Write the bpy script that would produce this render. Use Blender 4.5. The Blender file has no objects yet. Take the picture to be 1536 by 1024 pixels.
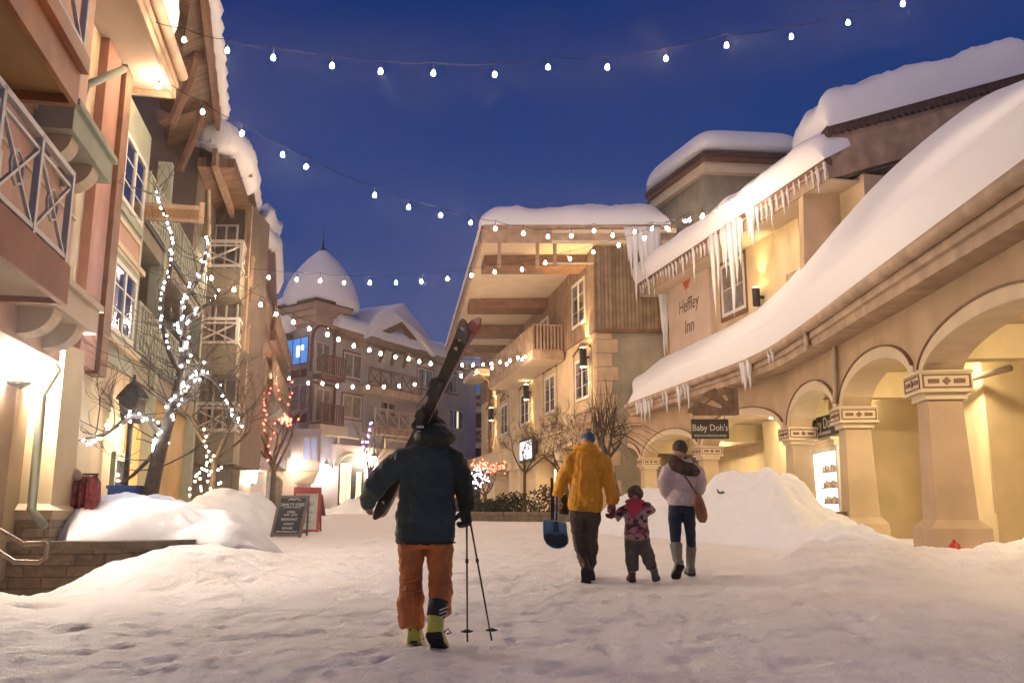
SUN_E=.85; FEST=640; HAZE=.0011; BIG=750; EXPO=.1
import bpy, bmesh, math, random
import numpy as np
from mathutils import Vector, Matrix
random.seed(7); RNG=np.random.default_rng(7)
R=math.radians
scene=bpy.context.scene; COL=scene.collection
# ---------------------------------------------------------------- camera
F=1300.0; PITCH=R(11.0); CZ=1.15
cam=bpy.data.cameras.new('camera'); cam.sensor_width=36; cam.lens=F/1536*36; cam.clip_end=3000; cam.clip_start=.05
camo=bpy.data.objects.new('camera',cam); COL.objects.link(camo); camo.location=(0,0,CZ); camo.rotation_euler=(R(90)+PITCH,0,0)
scene.camera=camo
# measuring tools: a photo pixel seen at a known distance or on a known wall gives a place in metres
def ray(px,py):
    u=(px-768)/F; v=(512-py)/F; c,s=math.cos(PITCH),math.sin(PITCH)
    return Vector((u,c-v*s,s+v*c))
def P(px,py,Y):
    d=ray(px,py); t=Y/d.y
    return Vector((d.x*t,Y,CZ+d.z*t))
def Pz(px,py,z):
    d=ray(px,py); t=(z-CZ)/d.z
    return Vector((d.x*t,d.y*t,z))
class Frame:
    """a vertical wall plane: u along it, n out of it"""
    def __init__(s,x0,y0,dx,dy,side):
        l=math.hypot(dx,dy); s.o=Vector((x0,y0,0)); s.d=Vector((dx/l,dy/l,0)); s.n=Vector((s.d.y,-s.d.x,0))*side
    def pt(s,u,z,n=0):
        p=s.o+s.d*u+s.n*n; return Vector((p.x,p.y,z))
    def uz(s,px,py,n=0):
        d=ray(px,py); o=s.o+s.n*n; t=(o.x*s.n.x+o.y*s.n.y)/(d.x*s.n.x+d.y*s.n.y)
        p=Vector((0,0,CZ))+d*t; return ((p-o).dot(s.d),p.z)
    def rot(s): return math.atan2(s.d.y,s.d.x)
# ---------------------------------------------------------------- mesh builder
class MB:
    def __init__(s): s.v=[]; s.f=[]; s.m=[]
    def add(s,vs,fs,m=0):
        k=len(s.v); s.v+= [tuple(p) for p in vs]; s.f+=[tuple(i+k for i in f) for f in fs]; s.m+=[m]*len(fs); return s
    def hexa(s,p,m=0):   # p: 4 bottom ring, 4 top ring
        return s.add(p,[(3,2,1,0),(4,5,6,7),(0,1,5,4),(1,2,6,5),(2,3,7,6),(3,0,4,7)],m)
    def box(s,c,sz,rz=0,m=0):
        cx,cy,cz=c; a,b,h=sz[0]/2,sz[1]/2,sz[2]/2; C,S=math.cos(rz),math.sin(rz)
        q=[(-a,-b),(a,-b),(a,b),(-a,b)]
        ps=[(cx+x*C-y*S,cy+x*S+y*C,cz-h) for x,y in q]+[(cx+x*C-y*S,cy+x*S+y*C,cz+h) for x,y in q]
        return s.hexa(ps,m)
    def frust(s,c,b,t,h,rz=0,m=0):
        C,S=math.cos(rz),math.sin(rz); ps=[]
        for (a,d),z in ((b,0),(t,h)):
            for x,y in ((-a/2,-d/2),(a/2,-d/2),(a/2,d/2),(-a/2,d/2)): ps.append((c[0]+x*C-y*S,c[1]+x*S+y*C,c[2]+z))
        return s.hexa(ps,m)
    def fbox(s,fr,u0,u1,z0,z1,n0,n1,m=0):
        u0,u1=min(u0,u1),max(u0,u1); n0,n1=min(n0,n1),max(n0,n1)
        b=[fr.pt(u0,z0,n0),fr.pt(u1,z0,n0),fr.pt(u1,z0,n1),fr.pt(u0,z0,n1)]
        t=[fr.pt(u0,z1,n0),fr.pt(u1,z1,n0),fr.pt(u1,z1,n1),fr.pt(u0,z1,n1)]
        return s.hexa(b+t,m)
    def extr(s,poly,off,m=0):
        n=len(poly); off=Vector(off); a=[Vector(p) for p in poly]; b=[p+off for p in a]
        return s.add(a+b,[tuple(range(n))[::-1],tuple(range(n,2*n))]+[(i,(i+1)%n,(i+1)%n+n,i+n) for i in range(n)],m)
    def bar(s,a,b,w,h=None,m=0,up=(0,0,1)):
        a=Vector(a);b=Vector(b); h=h or w; d=(b-a).normalized(); up=Vector(up)
        x=d.cross(up)
        if x.length<1e-3: x=d.cross(Vector((1,0,0)))
        x.normalize(); y=x.cross(d); x=x*w/2; y=y*h/2
        return s.hexa([a-x-y,a+x-y,a+x+y,a-x+y,b-x-y,b+x-y,b+x+y,b-x+y],m)
    def tube(s,pts,r,n=8,m=0,cap=True):
        pts=[Vector(p) for p in pts]; N=len(pts)
        if not hasattr(r,'__len__'): r=[r]*N
        vs=[]; px=None
        for i,p in enumerate(pts):
            d=(pts[min(i+1,N-1)]-pts[max(i-1,0)]).normalized()
            if px is None:
                px=d.cross(Vector((0,0,1)))
                if px.length<1e-2: px=d.cross(Vector((1,0,0)))
            px=(px-d*px.dot(d)).normalized(); py=d.cross(px)
            for k in range(n):
                a=2*math.pi*k/n; vs.append(p+px*math.cos(a)*r[i]+py*math.sin(a)*r[i])
        fs=[]
        for i in range(N-1):
            for k in range(n): fs.append((i*n+k,i*n+(k+1)%n,(i+1)*n+(k+1)%n,(i+1)*n+k))
        if cap: fs+= [tuple(range(n))[::-1],tuple(range((N-1)*n,N*n))]
        return s.add(vs,fs,m)
    def loft(s,rings,m=0,cap=True):  # rings of equal vertex count
        n=len(rings[0]); vs=[p for r in rings for p in r]; fs=[]
        for i in range(len(rings)-1):
            for k in range(n): fs.append((i*n+k,i*n+(k+1)%n,(i+1)*n+(k+1)%n,(i+1)*n+k))
        if cap: fs+=[tuple(range(n))[::-1],tuple(range((len(rings)-1)*n,len(rings)*n))]
        return s.add(vs,fs,m)
    def ell(s,pts,ab,side=(1,0,0),n=14,m=0):  # elliptical tube; ab = (half width along side, half depth)
        pts=[Vector(p) for p in pts]; N=len(pts); side=Vector(side); rings=[]
        for i,p in enumerate(pts):
            d=(pts[min(i+1,N-1)]-pts[max(i-1,0)]).normalized()
            x=(side-d*side.dot(d)).normalized(); y=d.cross(x); a,b=ab[i] if hasattr(ab[i],'__len__') else (ab[i],ab[i])
            rings.append([p+x*math.cos(2*math.pi*k/n)*a+y*math.sin(2*math.pi*k/n)*b for k in range(n)])
        return s.loft(rings,m)
    def ball(s,c,r,nu=14,nv=10,m=0):
        r=r if hasattr(r,'__len__') else (r,r,r); vs=[(c[0],c[1],c[2]-r[2])]
        for j in range(1,nv):
            t=math.pi*j/nv
            for i in range(nu):
                a=2*math.pi*i/nu; vs.append((c[0]+r[0]*math.sin(t)*math.cos(a),c[1]+r[1]*math.sin(t)*math.sin(a),c[2]-r[2]*math.cos(t)))
        vs.append((c[0],c[1],c[2]+r[2])); fs=[]; L=len(vs)-1
        for i in range(nu):
            fs.append((0,1+(i+1)%nu,1+i)); fs.append((L,L-nu+i,L-nu+(i+1)%nu))
        for j in range(nv-2):
            for i in range(nu):
                a=1+j*nu; fs.append((a+i,a+(i+1)%nu,a+nu+(i+1)%nu,a+nu+i))
        return s.add(vs,fs,m)
    def lathe(s,c,prof,n=16,m=0):
        rings=[[(c[0]+r*math.cos(2*math.pi*k/n),c[1]+r*math.sin(2*math.pi*k/n),c[2]+z) for k in range(n)] for r,z in prof]
        return s.loft(rings,m)
    def grid(s,G,m=0):  # G[i][j] -> point
        nu,nv=len(G),len(G[0]); vs=[p for r in G for p in r]
        return s.add(vs,[(i*nv+j,(i+1)*nv+j,(i+1)*nv+j+1,i*nv+j+1) for i in range(nu-1) for j in range(nv-1)],m)
def wloc(o):
    v=Vector((0,0,0))
    while o: v+=o.location; o=o.parent
    return v
def link(name,me,mats,parent,smooth,loc):
    for m in (mats if isinstance(mats,(list,tuple)) else [mats]): me.materials.append(m)
    o=bpy.data.objects.new(name,me); COL.objects.link(o)
    if parent: o.parent=parent
    else: o.location=loc
    if smooth: me.polygons.foreach_set('use_smooth',[True]*len(me.polygons))
    return o
def obj(name,mb,mats,parent=None,smooth=False,flip=True):
    V=np.array(mb.v,dtype=float)
    if parent: loc=wloc(parent)
    else:
        lo,hi=V.min(0),V.max(0); loc=Vector(((lo[0]+hi[0])/2,(lo[1]+hi[1])/2,lo[2]))
    V=V-np.array(loc); me=bpy.data.meshes.new(name); me.from_pydata([tuple(p) for p in V],[],mb.f)
    if max(mb.m)>0: me.polygons.foreach_set('material_index',mb.m)
    if flip:
        bm=bmesh.new(); bm.from_mesh(me); bmesh.ops.recalc_face_normals(bm,faces=bm.faces); bm.to_mesh(me); bm.free()
    me.update(); return link(name,me,mats,parent,smooth,loc)
def tag(o,label=None,cat=None,group=None,kind=None):
    if label: o['label']=label
    if cat: o['category']=cat
    if group: o['group']=group
    if kind: o['kind']=kind
    return o
def thing(name,label,cat,loc,group=None):
    o=bpy.data.objects.new(name,None); COL.objects.link(o); o.location=loc; o.empty_display_size=.2
    return tag(o,label,cat,group)
def copy_tree(o,parent=None):
    c=o.copy(); COL.objects.link(c); c.parent=parent
    for ch in list(o.children): copy_tree(ch,c)
    return c
# ---------------------------------------------------------------- noise
def _h(i,j,seed): 
    n=(i*374761393+j*668265263+seed*1442695041)&0xffffffff; n=((n^(n>>13))*1274126177)&0xffffffff
    return ((n^(n>>16))&0xffff)/65535.0
def vnoise(x,y,seed=0):
    x=np.asarray(x,float); y=np.asarray(y,float); i=np.floor(x).astype(np.int64); j=np.floor(y).astype(np.int64); fx=x-i; fy=y-j
    fx=fx*fx*fx*(fx*(fx*6-15)+10); fy=fy*fy*fy*(fy*(fy*6-15)+10)
    return (_h(i,j,seed)*(1-fx)+_h(i+1,j,seed)*fx)*(1-fy)+(_h(i,j+1,seed)*(1-fx)+_h(i+1,j+1,seed)*fx)*fy
def fbm(x,y,o=4,seed=0,g=.5):
    a=1;t=0;w=0
    for k in range(o): t=t+a*vnoise(x*2**k+k*17.3,y*2**k-k*9.1,seed+k); w+=a; a*=g
    return t/w*2-1
def worley(x,y,seed=0):
    x=np.asarray(x,float); y=np.asarray(y,float); i=np.floor(x).astype(np.int64); j=np.floor(y).astype(np.int64); best=np.full(x.shape,9.)
    for a in (-1,0,1):
        for b in (-1,0,1):
            cx=i+a+_h(i+a,j+b,seed); cy=j+b+_h(i+a,j+b,seed+77); best=np.minimum(best,(x-cx)**2+(y-cy)**2)
    return np.sqrt(best)
def chunks(x,y,seed=0):
    """broken ploughed lumps, 0..1"""
    wx=x+.25*fbm(x*1.5,y*1.5,2,seed+3); wy=y+.25*fbm(x*1.5+9,y*1.5,2,seed+4)
    return np.clip(1-worley(wx,wy,seed)**2*1.6,0,1)
def sstep(a,b,x): t=np.clip((x-a)/(b-a),0,1); return t*t*(3-2*t)
# ---------------------------------------------------------------- materials
def mat(name,col,rough=.7,metal=0,var=0,vscale=3,bump=0,bscale=30,emit=None,es=0,spec=.5,trans=0,col2=None,detail=6,stain=0,coat=0):
    m=bpy.data.materials.new(name); m.use_nodes=True; nt=m.node_tree; N=nt.nodes; L=nt.links; b=N['Principled BSDF']
    b.inputs['Base Color'].default_value=(*col,1); b.inputs['Roughness'].default_value=rough; b.inputs['Metallic'].default_value=metal
    b.inputs['Specular IOR Level'].default_value=spec
    if trans: b.inputs['Transmission Weight'].default_value=trans
    if coat: b.inputs['Coat Weight'].default_value=coat
    tc=N.new('ShaderNodeTexCoord')
    if var or col2:
        nz=N.new('ShaderNodeTexNoise'); nz.inputs['Scale'].default_value=vscale; nz.inputs['Detail'].default_value=detail; L.new(tc.outputs['Object'],nz.inputs['Vector'])
        r=N.new('ShaderNodeValToRGB'); c2=col2 or tuple(c*(1-var) for c in col); c1=col if col2 else tuple(min(1,c*(1+var*.6)) for c in col)
        r.color_ramp.elements[0].position=.35; r.color_ramp.elements[1].position=.65
        r.color_ramp.elements[0].color=(*c2,1); r.color_ramp.elements[1].color=(*c1,1); L.new(nz.outputs['Fac'],r.inputs['Fac'])
        last=r.outputs['Color']
        if stain:
            mp=N.new('ShaderNodeMapping'); mp.inputs['Scale'].default_value=(1.1,1.1,.35); L.new(tc.outputs['Object'],mp.inputs['Vector'])
            n2=N.new('ShaderNodeTexNoise'); n2.inputs['Scale'].default_value=1.6; n2.inputs['Detail'].default_value=7; L.new(mp.outputs['Vector'],n2.inputs['Vector'])
            r2=N.new('ShaderNodeValToRGB'); r2.color_ramp.elements[0].position=.42; r2.color_ramp.elements[0].color=(1-stain*.6,1-stain*.65,1-stain*.7,1); r2.color_ramp.elements[1].position=.6; r2.color_ramp.elements[1].color=(1,1,1,1)
            L.new(n2.outputs['Fac'],r2.inputs['Fac']); mx=N.new('ShaderNodeMixRGB'); mx.blend_type='MULTIPLY'; mx.inputs[0].default_value=1
            L.new(last,mx.inputs[1]); L.new(r2.outputs['Color'],mx.inputs[2]); last=mx.outputs[0]
        L.new(last,b.inputs['Base Color'])
    if bump:
        n3=N.new('ShaderNodeTexNoise'); n3.inputs['Scale'].default_value=bscale; n3.inputs['Detail'].default_value=8; n3.inputs['Roughness'].default_value=.6; L.new(tc.outputs['Object'],n3.inputs['Vector'])
        bp=N.new('ShaderNodeBump'); bp.inputs['Strength'].default_value=bump; bp.inputs['Distance'].default_value=.02; L.new(n3.outputs['Fac'],bp.inputs['Height']); L.new(bp.outputs['Normal'],b.inputs['Normal'])
    if emit: b.inputs['Emission Color'].default_value=(*emit,1); b.inputs['Emission Strength'].default_value=es
    return m
def boards(name,col,axis='X',pitch=.15,depth=.5,rough=.7,rot=0):
    """timber boards: dark joints every pitch metres along one object axis"""
    m=mat(name,col,rough,var=.25,vscale=2.2); nt=m.node_tree; N=nt.nodes; L=nt.links; b=N['Principled BSDF']
    tc=N.new('ShaderNodeTexCoord'); mp=N.new('ShaderNodeMapping'); mp.inputs['Rotation'].default_value=(0,0,rot); L.new(tc.outputs['Object'],mp.inputs['Vector'])
    sx=N.new('ShaderNodeSeparateXYZ'); L.new(mp.outputs['Vector'],sx.inputs[0])
    d=N.new('ShaderNodeMath'); d.operation='DIVIDE'; d.inputs[1].default_value=pitch; L.new(sx.outputs[axis],d.inputs[0])
    fr=N.new('ShaderNodeMath'); fr.operation='FRACT'; L.new(d.outputs[0],fr.inputs[0])
    rp=N.new('ShaderNodeValToRGB'); e=rp.color_ramp.elements; e[0].position=0; e[0].color=(.18,.18,.18,1); e[1].position=.14; e[1].color=(1,1,1,1)
    x=e.new(.9); x.color=(1,1,1,1); x=e.new(1); x.color=(.4,.4,.4,1); L.new(fr.outputs[0],rp.inputs['Fac'])
    old=b.inputs['Base Color'].links[0].from_socket; mx=N.new('ShaderNodeMixRGB'); mx.blend_type='MULTIPLY'; mx.inputs[0].default_value=1; L.new(old,mx.inputs[1]); L.new(rp.outputs['Color'],mx.inputs[2]); L.new(mx.outputs[0],b.inputs['Base Color'])
    fl=N.new('ShaderNodeMath'); fl.operation='FLOOR'; L.new(d.outputs[0],fl.inputs[0]); wn=N.new('ShaderNodeTexWhiteNoise'); wn.noise_dimensions='1D'; L.new(fl.outputs[0],wn.inputs['W'])
    hs=N.new('ShaderNodeHueSaturation'); mr=N.new('ShaderNodeMapRange'); mr.inputs['To Min'].default_value=.75; mr.inputs['To Max'].default_value=1.15; L.new(wn.outputs['Value'],mr.inputs['Value']); L.new(mr.outputs[0],hs.inputs['Value']); L.new(mx.outputs[0],hs.inputs['Color']); L.new(hs.outputs['Color'],b.inputs['Base Color'])
    bp=N.new('ShaderNodeBump'); bp.inputs['Strength'].default_value=depth; bp.inputs['Distance'].default_value=.02; L.new(rp.outputs['Color'],bp.inputs['Height']); L.new(bp.outputs['Normal'],b.inputs['Normal'])
    return m
def stonework(name,c1,c2,mortar,bw=.42,bh=.14):
    m=mat(name,c1,.85); nt=m.node_tree; N=nt.nodes; L=nt.links; b=N['Principled BSDF']
    tc=N.new('ShaderNodeTexCoord'); sp=N.new('ShaderNodeSeparateXYZ'); L.new(tc.outputs['Object'],sp.inputs[0])
    ad=N.new('ShaderNodeMath'); ad.operation='ADD'; L.new(sp.outputs['X'],ad.inputs[0]); L.new(sp.outputs['Y'],ad.inputs[1])
    nz=N.new('ShaderNodeTexNoise'); nz.inputs['Scale'].default_value=4; L.new(tc.outputs['Object'],nz.inputs['Vector'])
    cb=N.new('ShaderNodeCombineXYZ'); L.new(ad.outputs[0],cb.inputs['X']); L.new(sp.outputs['Z'],cb.inputs['Y'])
    va=N.new('ShaderNodeVectorMath'); va.operation='MULTIPLY_ADD'; va.inputs[1].default_value=(.03,.03,0); L.new(nz.outputs['Color'],va.inputs[0]); L.new(cb.outputs[0],va.inputs[2])
    br=N.new('ShaderNodeTexBrick'); br.inputs['Scale'].default_value=1; br.inputs['Brick Width'].default_value=bw; br.inputs['Row Height'].default_value=bh; br.inputs['Mortar Size'].default_value=.008; br.inputs['Mortar Smooth'].default_value=.3; br.inputs['Bias'].default_value=0
    br.offset=.43; br.squash=1.35; br.squash_frequency=3
    br.inputs['Color1'].default_value=(*c1,1); br.inputs['Color2'].default_value=(*c2,1); br.inputs['Mortar'].default_value=(*mortar,1); L.new(va.outputs[0],br.inputs['Vector'])
    n2=N.new('ShaderNodeTexNoise'); n2.inputs['Scale'].default_value=14; n2.inputs['Detail'].default_value=8; L.new(tc.outputs['Object'],n2.inputs['Vector'])
    mx=N.new('ShaderNodeMixRGB'); mx.blend_type='OVERLAY'; mx.inputs[0].default_value=.6; L.new(br.outputs['Color'],mx.inputs[1]); L.new(n2.outputs['Fac'],mx.inputs[2]); L.new(mx.outputs[0],b.inputs['Base Color'])
    s2=N.new('ShaderNodeMath'); s2.operation='MULTIPLY_ADD'; s2.inputs[1].default_value=-1.2; L.new(br.outputs['Fac'],s2.inputs[0]); L.new(n2.outputs['Fac'],s2.inputs[2])
    bp=N.new('ShaderNodeBump'); bp.inputs['Strength'].default_value=.9; bp.inputs['Distance'].default_value=.03; L.new(s2.outputs[0],bp.inputs['Height']); L.new(bp.outputs['Normal'],b.inputs['Normal'])
    return m
def fieldstone(name):
    m=mat(name,(.2,.18,.15),.85); nt=m.node_tree; N=nt.nodes; L=nt.links; b=N['Principled BSDF']
    tc=N.new('ShaderNodeTexCoord'); v=N.new('ShaderNodeTexVoronoi'); v.feature='DISTANCE_TO_EDGE'; v.inputs['Scale'].default_value=3.2; L.new(tc.outputs['Object'],v.inputs['Vector'])
    r=N.new('ShaderNodeValToRGB'); r.color_ramp.elements[0].position=.03; r.color_ramp.elements[0].color=(.05,.04,.03,1); r.color_ramp.elements[1].position=.09; r.color_ramp.elements[1].color=(.3,.27,.22,1); L.new(v.outputs['Distance'],r.inputs['Fac'])
    L.new(r.outputs['Color'],b.inputs['Base Color']); bp=N.new('ShaderNodeBump'); bp.inputs['Distance'].default_value=.05; L.new(r.outputs['Color'],bp.inputs['Height']); L.new(bp.outputs['Normal'],b.inputs['Normal'])
    return m
def snowmat(name,col=(.86,.87,.9),bs=18,bump=.35,fine=90,dirt=.0):
    m=mat(name,col,.62,spec=.25); nt=m.node_tree; N=nt.nodes; L=nt.links; b=N['Principled BSDF']
    b.inputs['Subsurface Weight'].default_value=0
    tc=N.new('ShaderNodeTexCoord'); a=N.new('ShaderNodeTexNoise'); a.inputs['Scale'].default_value=bs; a.inputs['Detail'].default_value=7; a.inputs['Roughness'].default_value=.65; L.new(tc.outputs['Object'],a.inputs['Vector'])
    c=N.new('ShaderNodeTexNoise'); c.inputs['Scale'].default_value=fine; c.inputs['Detail'].default_value=3; L.new(tc.outputs['Object'],c.inputs['Vector'])
    s=N.new('ShaderNodeMath'); s.operation='MULTIPLY_ADD'; s.inputs[1].default_value=.35; L.new(c.outputs['Fac'],s.inputs[0]); L.new(a.outputs['Fac'],s.inputs[2])
    bp=N.new('ShaderNodeBump'); bp.inputs['Strength'].default_value=bump; bp.inputs['Distance'].default_value=.03; L.new(s.outputs[0],bp.inputs['Height']); L.new(bp.outputs['Normal'],b.inputs['Normal'])
    if dirt:
        d=N.new('ShaderNodeTexNoise'); d.inputs['Scale'].default_value=1.3; d.inputs['Detail'].default_value=10; d.inputs['Roughness'].default_value=.7; L.new(tc.outputs['Object'],d.inputs['Vector'])
        r=N.new('ShaderNodeValToRGB'); r.color_ramp.elements[0].position=.36; r.color_ramp.elements[0].color=(*[x*(1-dirt) for x in (col[0],col[1]*.97,col[2]*.93)],1); r.color_ramp.elements[1].position=.6; r.color_ramp.elements[1].color=(*col,1)
        L.new(d.outputs['Fac'],r.inputs['Fac']); L.new(r.outputs['Color'],b.inputs['Base Color'])
    return m
M={}
M['snow']=snowmat('snow',bs=14,bump=.6); M['trod']=snowmat('trodden_snow',(.87,.85,.85),16,1.0,60,dirt=.06); M['roofsnow']=snowmat('roof_snow',(.86,.87,.9),6,.55,45)
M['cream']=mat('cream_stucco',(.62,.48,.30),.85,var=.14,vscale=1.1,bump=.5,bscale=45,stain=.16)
M['paleyellow']=mat('pale_yellow_stucco',(.80,.65,.38),.85,var=.12,vscale=.9,bump=.3,bscale=60,stain=.14)
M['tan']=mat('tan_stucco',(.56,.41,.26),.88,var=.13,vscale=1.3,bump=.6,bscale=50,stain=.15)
M['salmon']=mat('salmon_stucco',(.62,.40,.28),.85,var=.12,vscale=1,bump=.3,bscale=60,stain=.15)
M['rose']=mat('rose_stucco',(.44,.22,.15),.85,var=.15,vscale=1.5,bump=.3,bscale=60,stain=.2)
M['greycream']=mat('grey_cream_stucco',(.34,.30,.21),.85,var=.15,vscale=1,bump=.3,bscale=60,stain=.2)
M['lilacwall']=mat('mauve_stucco',(.42,.38,.41),.85,var=.12,vscale=.7,bump=.25,bscale=50,stain=.14)
M['trim']=mat('cream_trim',(.68,.56,.38),.8,var=.08,vscale=2,bump=.15,bscale=50)
M['browntrim']=mat('brown_painted_trim',(.20,.10,.055),.65,var=.25,vscale=3,bump=.25,bscale=25)
M['darkwood']=boards('dark_soffit_boards',(.23,.13,.075),'Y',.14,.5,.65)
M['fascia']=mat('tan_fascia_board',(.44,.31,.21),.6,var=.22,vscale=2.5,bump=.25,bscale=18,stain=.3)
M['siding']=boards('vertical_board_siding',(.27,.19,.11),'X',.17,.9,.7)
M['sidingside']=boards('vertical_board_siding_side',(.34,.22,.14),'Y',.17,.6,.7)
M['soffit']=mat('cream_soffit',(.62,.50,.36),.8,var=.08,vscale=1.2)
M['amberlitsoffit']=mat('amberlit_soffit',(.62,.36,.14),.75,var=.12,vscale=1)  # amber light on the soffit is put into its base colour
M['white']=mat('white_paint',(.72,.70,.66),.5,var=.06,vscale=5)
M['offwhite']=mat('window_frame_white',(.70,.66,.58),.5)
M['glass']=mat('dark_window_glass',(.035,.04,.055),.06,spec=.8,coat=.5)
M['curtain']=mat('curtained_glass',(.22,.19,.17),.15,var=.35,vscale=2.5,spec=.8,coat=.6)
M['metal']=mat('dark_metal',(.05,.045,.04),.45,metal=.6)
M['pipe']=mat('painted_downpipe',(.46,.36,.25),.45,var=.12,vscale=4)
M['stone']=stonework('coursed_stone',(.30,.22,.15),(.19,.13,.09),(.10,.08,.06))
M['stonelt']=stonework('pale_coursed_stone',(.42,.34,.25),(.30,.23,.16),(.2,.16,.12),.3,.12)
M['field']=fieldstone('fieldstone')
M['cap']=mat('stone_coping',(.22,.17,.12),.8,var=.3,vscale=5,bump=.5,bscale=20)
M['tile']=mat('brown_roof_tile',(.10,.06,.045),.7,var=.3,vscale=8,bump=.5,bscale=12)
M['pave']=mat('brown_paving',(.26,.16,.11),.8,var=.25,vscale=6,bump=.3,bscale=30)
M['ice']=mat('ice',(.93,.93,.94),.15,trans=.22,spec=.6,bump=.3,bscale=14)
M['bark']=mat('bark',(.11,.075,.05),.9,var=.35,vscale=12,bump=.8,bscale=35)
M['black']=mat('matt_black',(.014,.014,.014),.6); M['cable']=mat('black_cable',(.004,.004,.004),.9,spec=.05)
def em(name,col,s): return mat(name,col,.4,emit=col,es=s)
# ================================================================ ground and snow
def ground_z(X,Y,fine=True):
    X=np.asarray(X,float); Y=np.asarray(Y,float)
    z=np.interp(Y,[-8,4,6.8,8.5,10.35,10.7,14,17.6,19.6,26,36,60,200],[-.5,.0,.15,.235,.335,.39,.50,.64,.69,.80,.92,1.05,1.08])-.2*sstep(4.9,6.0,X)*sstep(12.5,13.8,Y)*sstep(40,30,Y)
    # the way down beside the planter, and the bank ploughed up against its corner
    z=z-.50*sstep(-4.9,-5.6,X)*sstep(8.9,10.2,Y)*sstep(11.9,11.3,Y)
    bank=sstep(-5.45,-4.45,X+.12*fbm(X*2,Y*2,2,5))*sstep(9.4,11.15,Y)*sstep(-2.6,-4.2,X)*sstep(13.8,12.2,Y)
    z=z+bank*(.28+.07*fbm(X*1.7,Y*1.7,3,9))
    z=z+.26*np.exp(-((X+5.9)/.75)**2-((Y-8.7)/.8)**2)
    # ploughed lumps along the lower right
    w=sstep(2.6,4.2,X)*np.exp(-((Y-11.7+.12*(X-4))/1.15)**2)
    z=z+w*(.10+.26*np.abs(fbm(X*1.05,Y*1.2,3,21))+.10*chunks(X*1.5,Y*1.7,5)+.05*chunks(X*3.3,Y*3.5,6))
    w2=sstep(2.2,5,X)*sstep(7,9.5,Y)*sstep(13.5,12,Y)
    z=z+w2*.07*fbm(X*2.1,Y*2.1,4,33)
    z=z+.03*fbm(X*.35,Y*.35,3,2)*sstep(60,20,Y)
    if fine:
        near=sstep(26,9,Y)
        tr=fbm(X*3.2,Y*3.8,4,11)                       # trampled hollows
        z=z-near*.030*np.clip(tr-.08,0,1)*2.2+near*.016*fbm(X*10,Y*13,4,12,.62)
        lf=sstep(-1.5,-3.5,X)
        z=z-near*lf*.05*np.clip(fbm(X*2.4,Y*2.9,2,45),0,1)
    return z
def gz(x,y): return float(ground_z(np.array([x]),np.array([y]),False)[0])
def heightfield(name,xs,ys,zf,m,smooth=True,parent=None):
    XX,YY=np.meshgrid(xs,ys,indexing='ij'); ZZ=zf(XX,YY); nx,ny=XX.shape
    me=bpy.data.meshes.new(name); V=np.stack([XX.ravel(),YY.ravel(),ZZ.ravel()],1)
    i=np.arange(nx-1)[:,None]*ny+np.arange(ny-1)[None,:]; fa=np.stack([i,i+ny,i+ny+1,i+1],-1).reshape(-1,4)
    me.vertices.add(len(V)); me.vertices.foreach_set('co',V.astype(np.float32).ravel())
    me.loops.add(fa.size); me.loops.foreach_set('vertex_index',fa.ravel().astype(np.int32))
    me.polygons.add(len(fa)); me.polygons.foreach_set('loop_start',np.arange(0,fa.size,4,dtype=np.int32)); me.polygons.foreach_set('loop_total',np.full(len(fa),4,dtype=np.int32))
    me.update(calc_edges=True); me.validate(); return link(name,me,m,parent,smooth,Vector((0,0,0)))
ys=np.concatenate([np.arange(-6,4.2,.3),np.arange(4.2,14,.04),np.arange(14,30,.14),np.arange(30,80,1.0),[90,120,160,200]])
xs=np.concatenate([[-150,-90,-60,-40,-25,-16,-12],np.arange(-8,8.6,.045),[9.3,10,12,16,25,40,60,90,150]])
def ground_full(XX,YY):
    Z=ground_z(XX,YY); rng=np.random.default_rng(4); x=XX[:,0]; y=YY[0,:]
    N=1500; px=rng.uniform(-5.5,6.5,N); py=4.4+rng.random(N)**1.6*14; an=rng.normal(1.45,.55,N)
    for k in range(N):
        L=rng.uniform(.07,.14); W_=rng.uniform(.035,.06); i0,i1=np.searchsorted(x,[px[k]-.28,px[k]+.28]); j0,j1=np.searchsorted(y,[py[k]-.28,py[k]+.28])
        if i1-i0<2 or j1-j0<2: continue
        dx=XX[i0:i1,j0:j1]-px[k]; dy=YY[i0:i1,j0:j1]-py[k]; c,s=math.cos(an[k]),math.sin(an[k]); a=(dx*c+dy*s)/L; b=(-dx*s+dy*c)/W_; r=np.sqrt(a*a+b*b)
        Z[i0:i1,j0:j1]+= (-.022*sstep(1.25,.55,r)+.006*np.exp(-((r-1.35)/.25)**2))*rng.uniform(.35,1.1)
    return Z
g=heightfield('ground',xs,ys,ground_full,M['trod']); tag(g,'trodden snow over the village square','ground',kind='structure')
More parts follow.
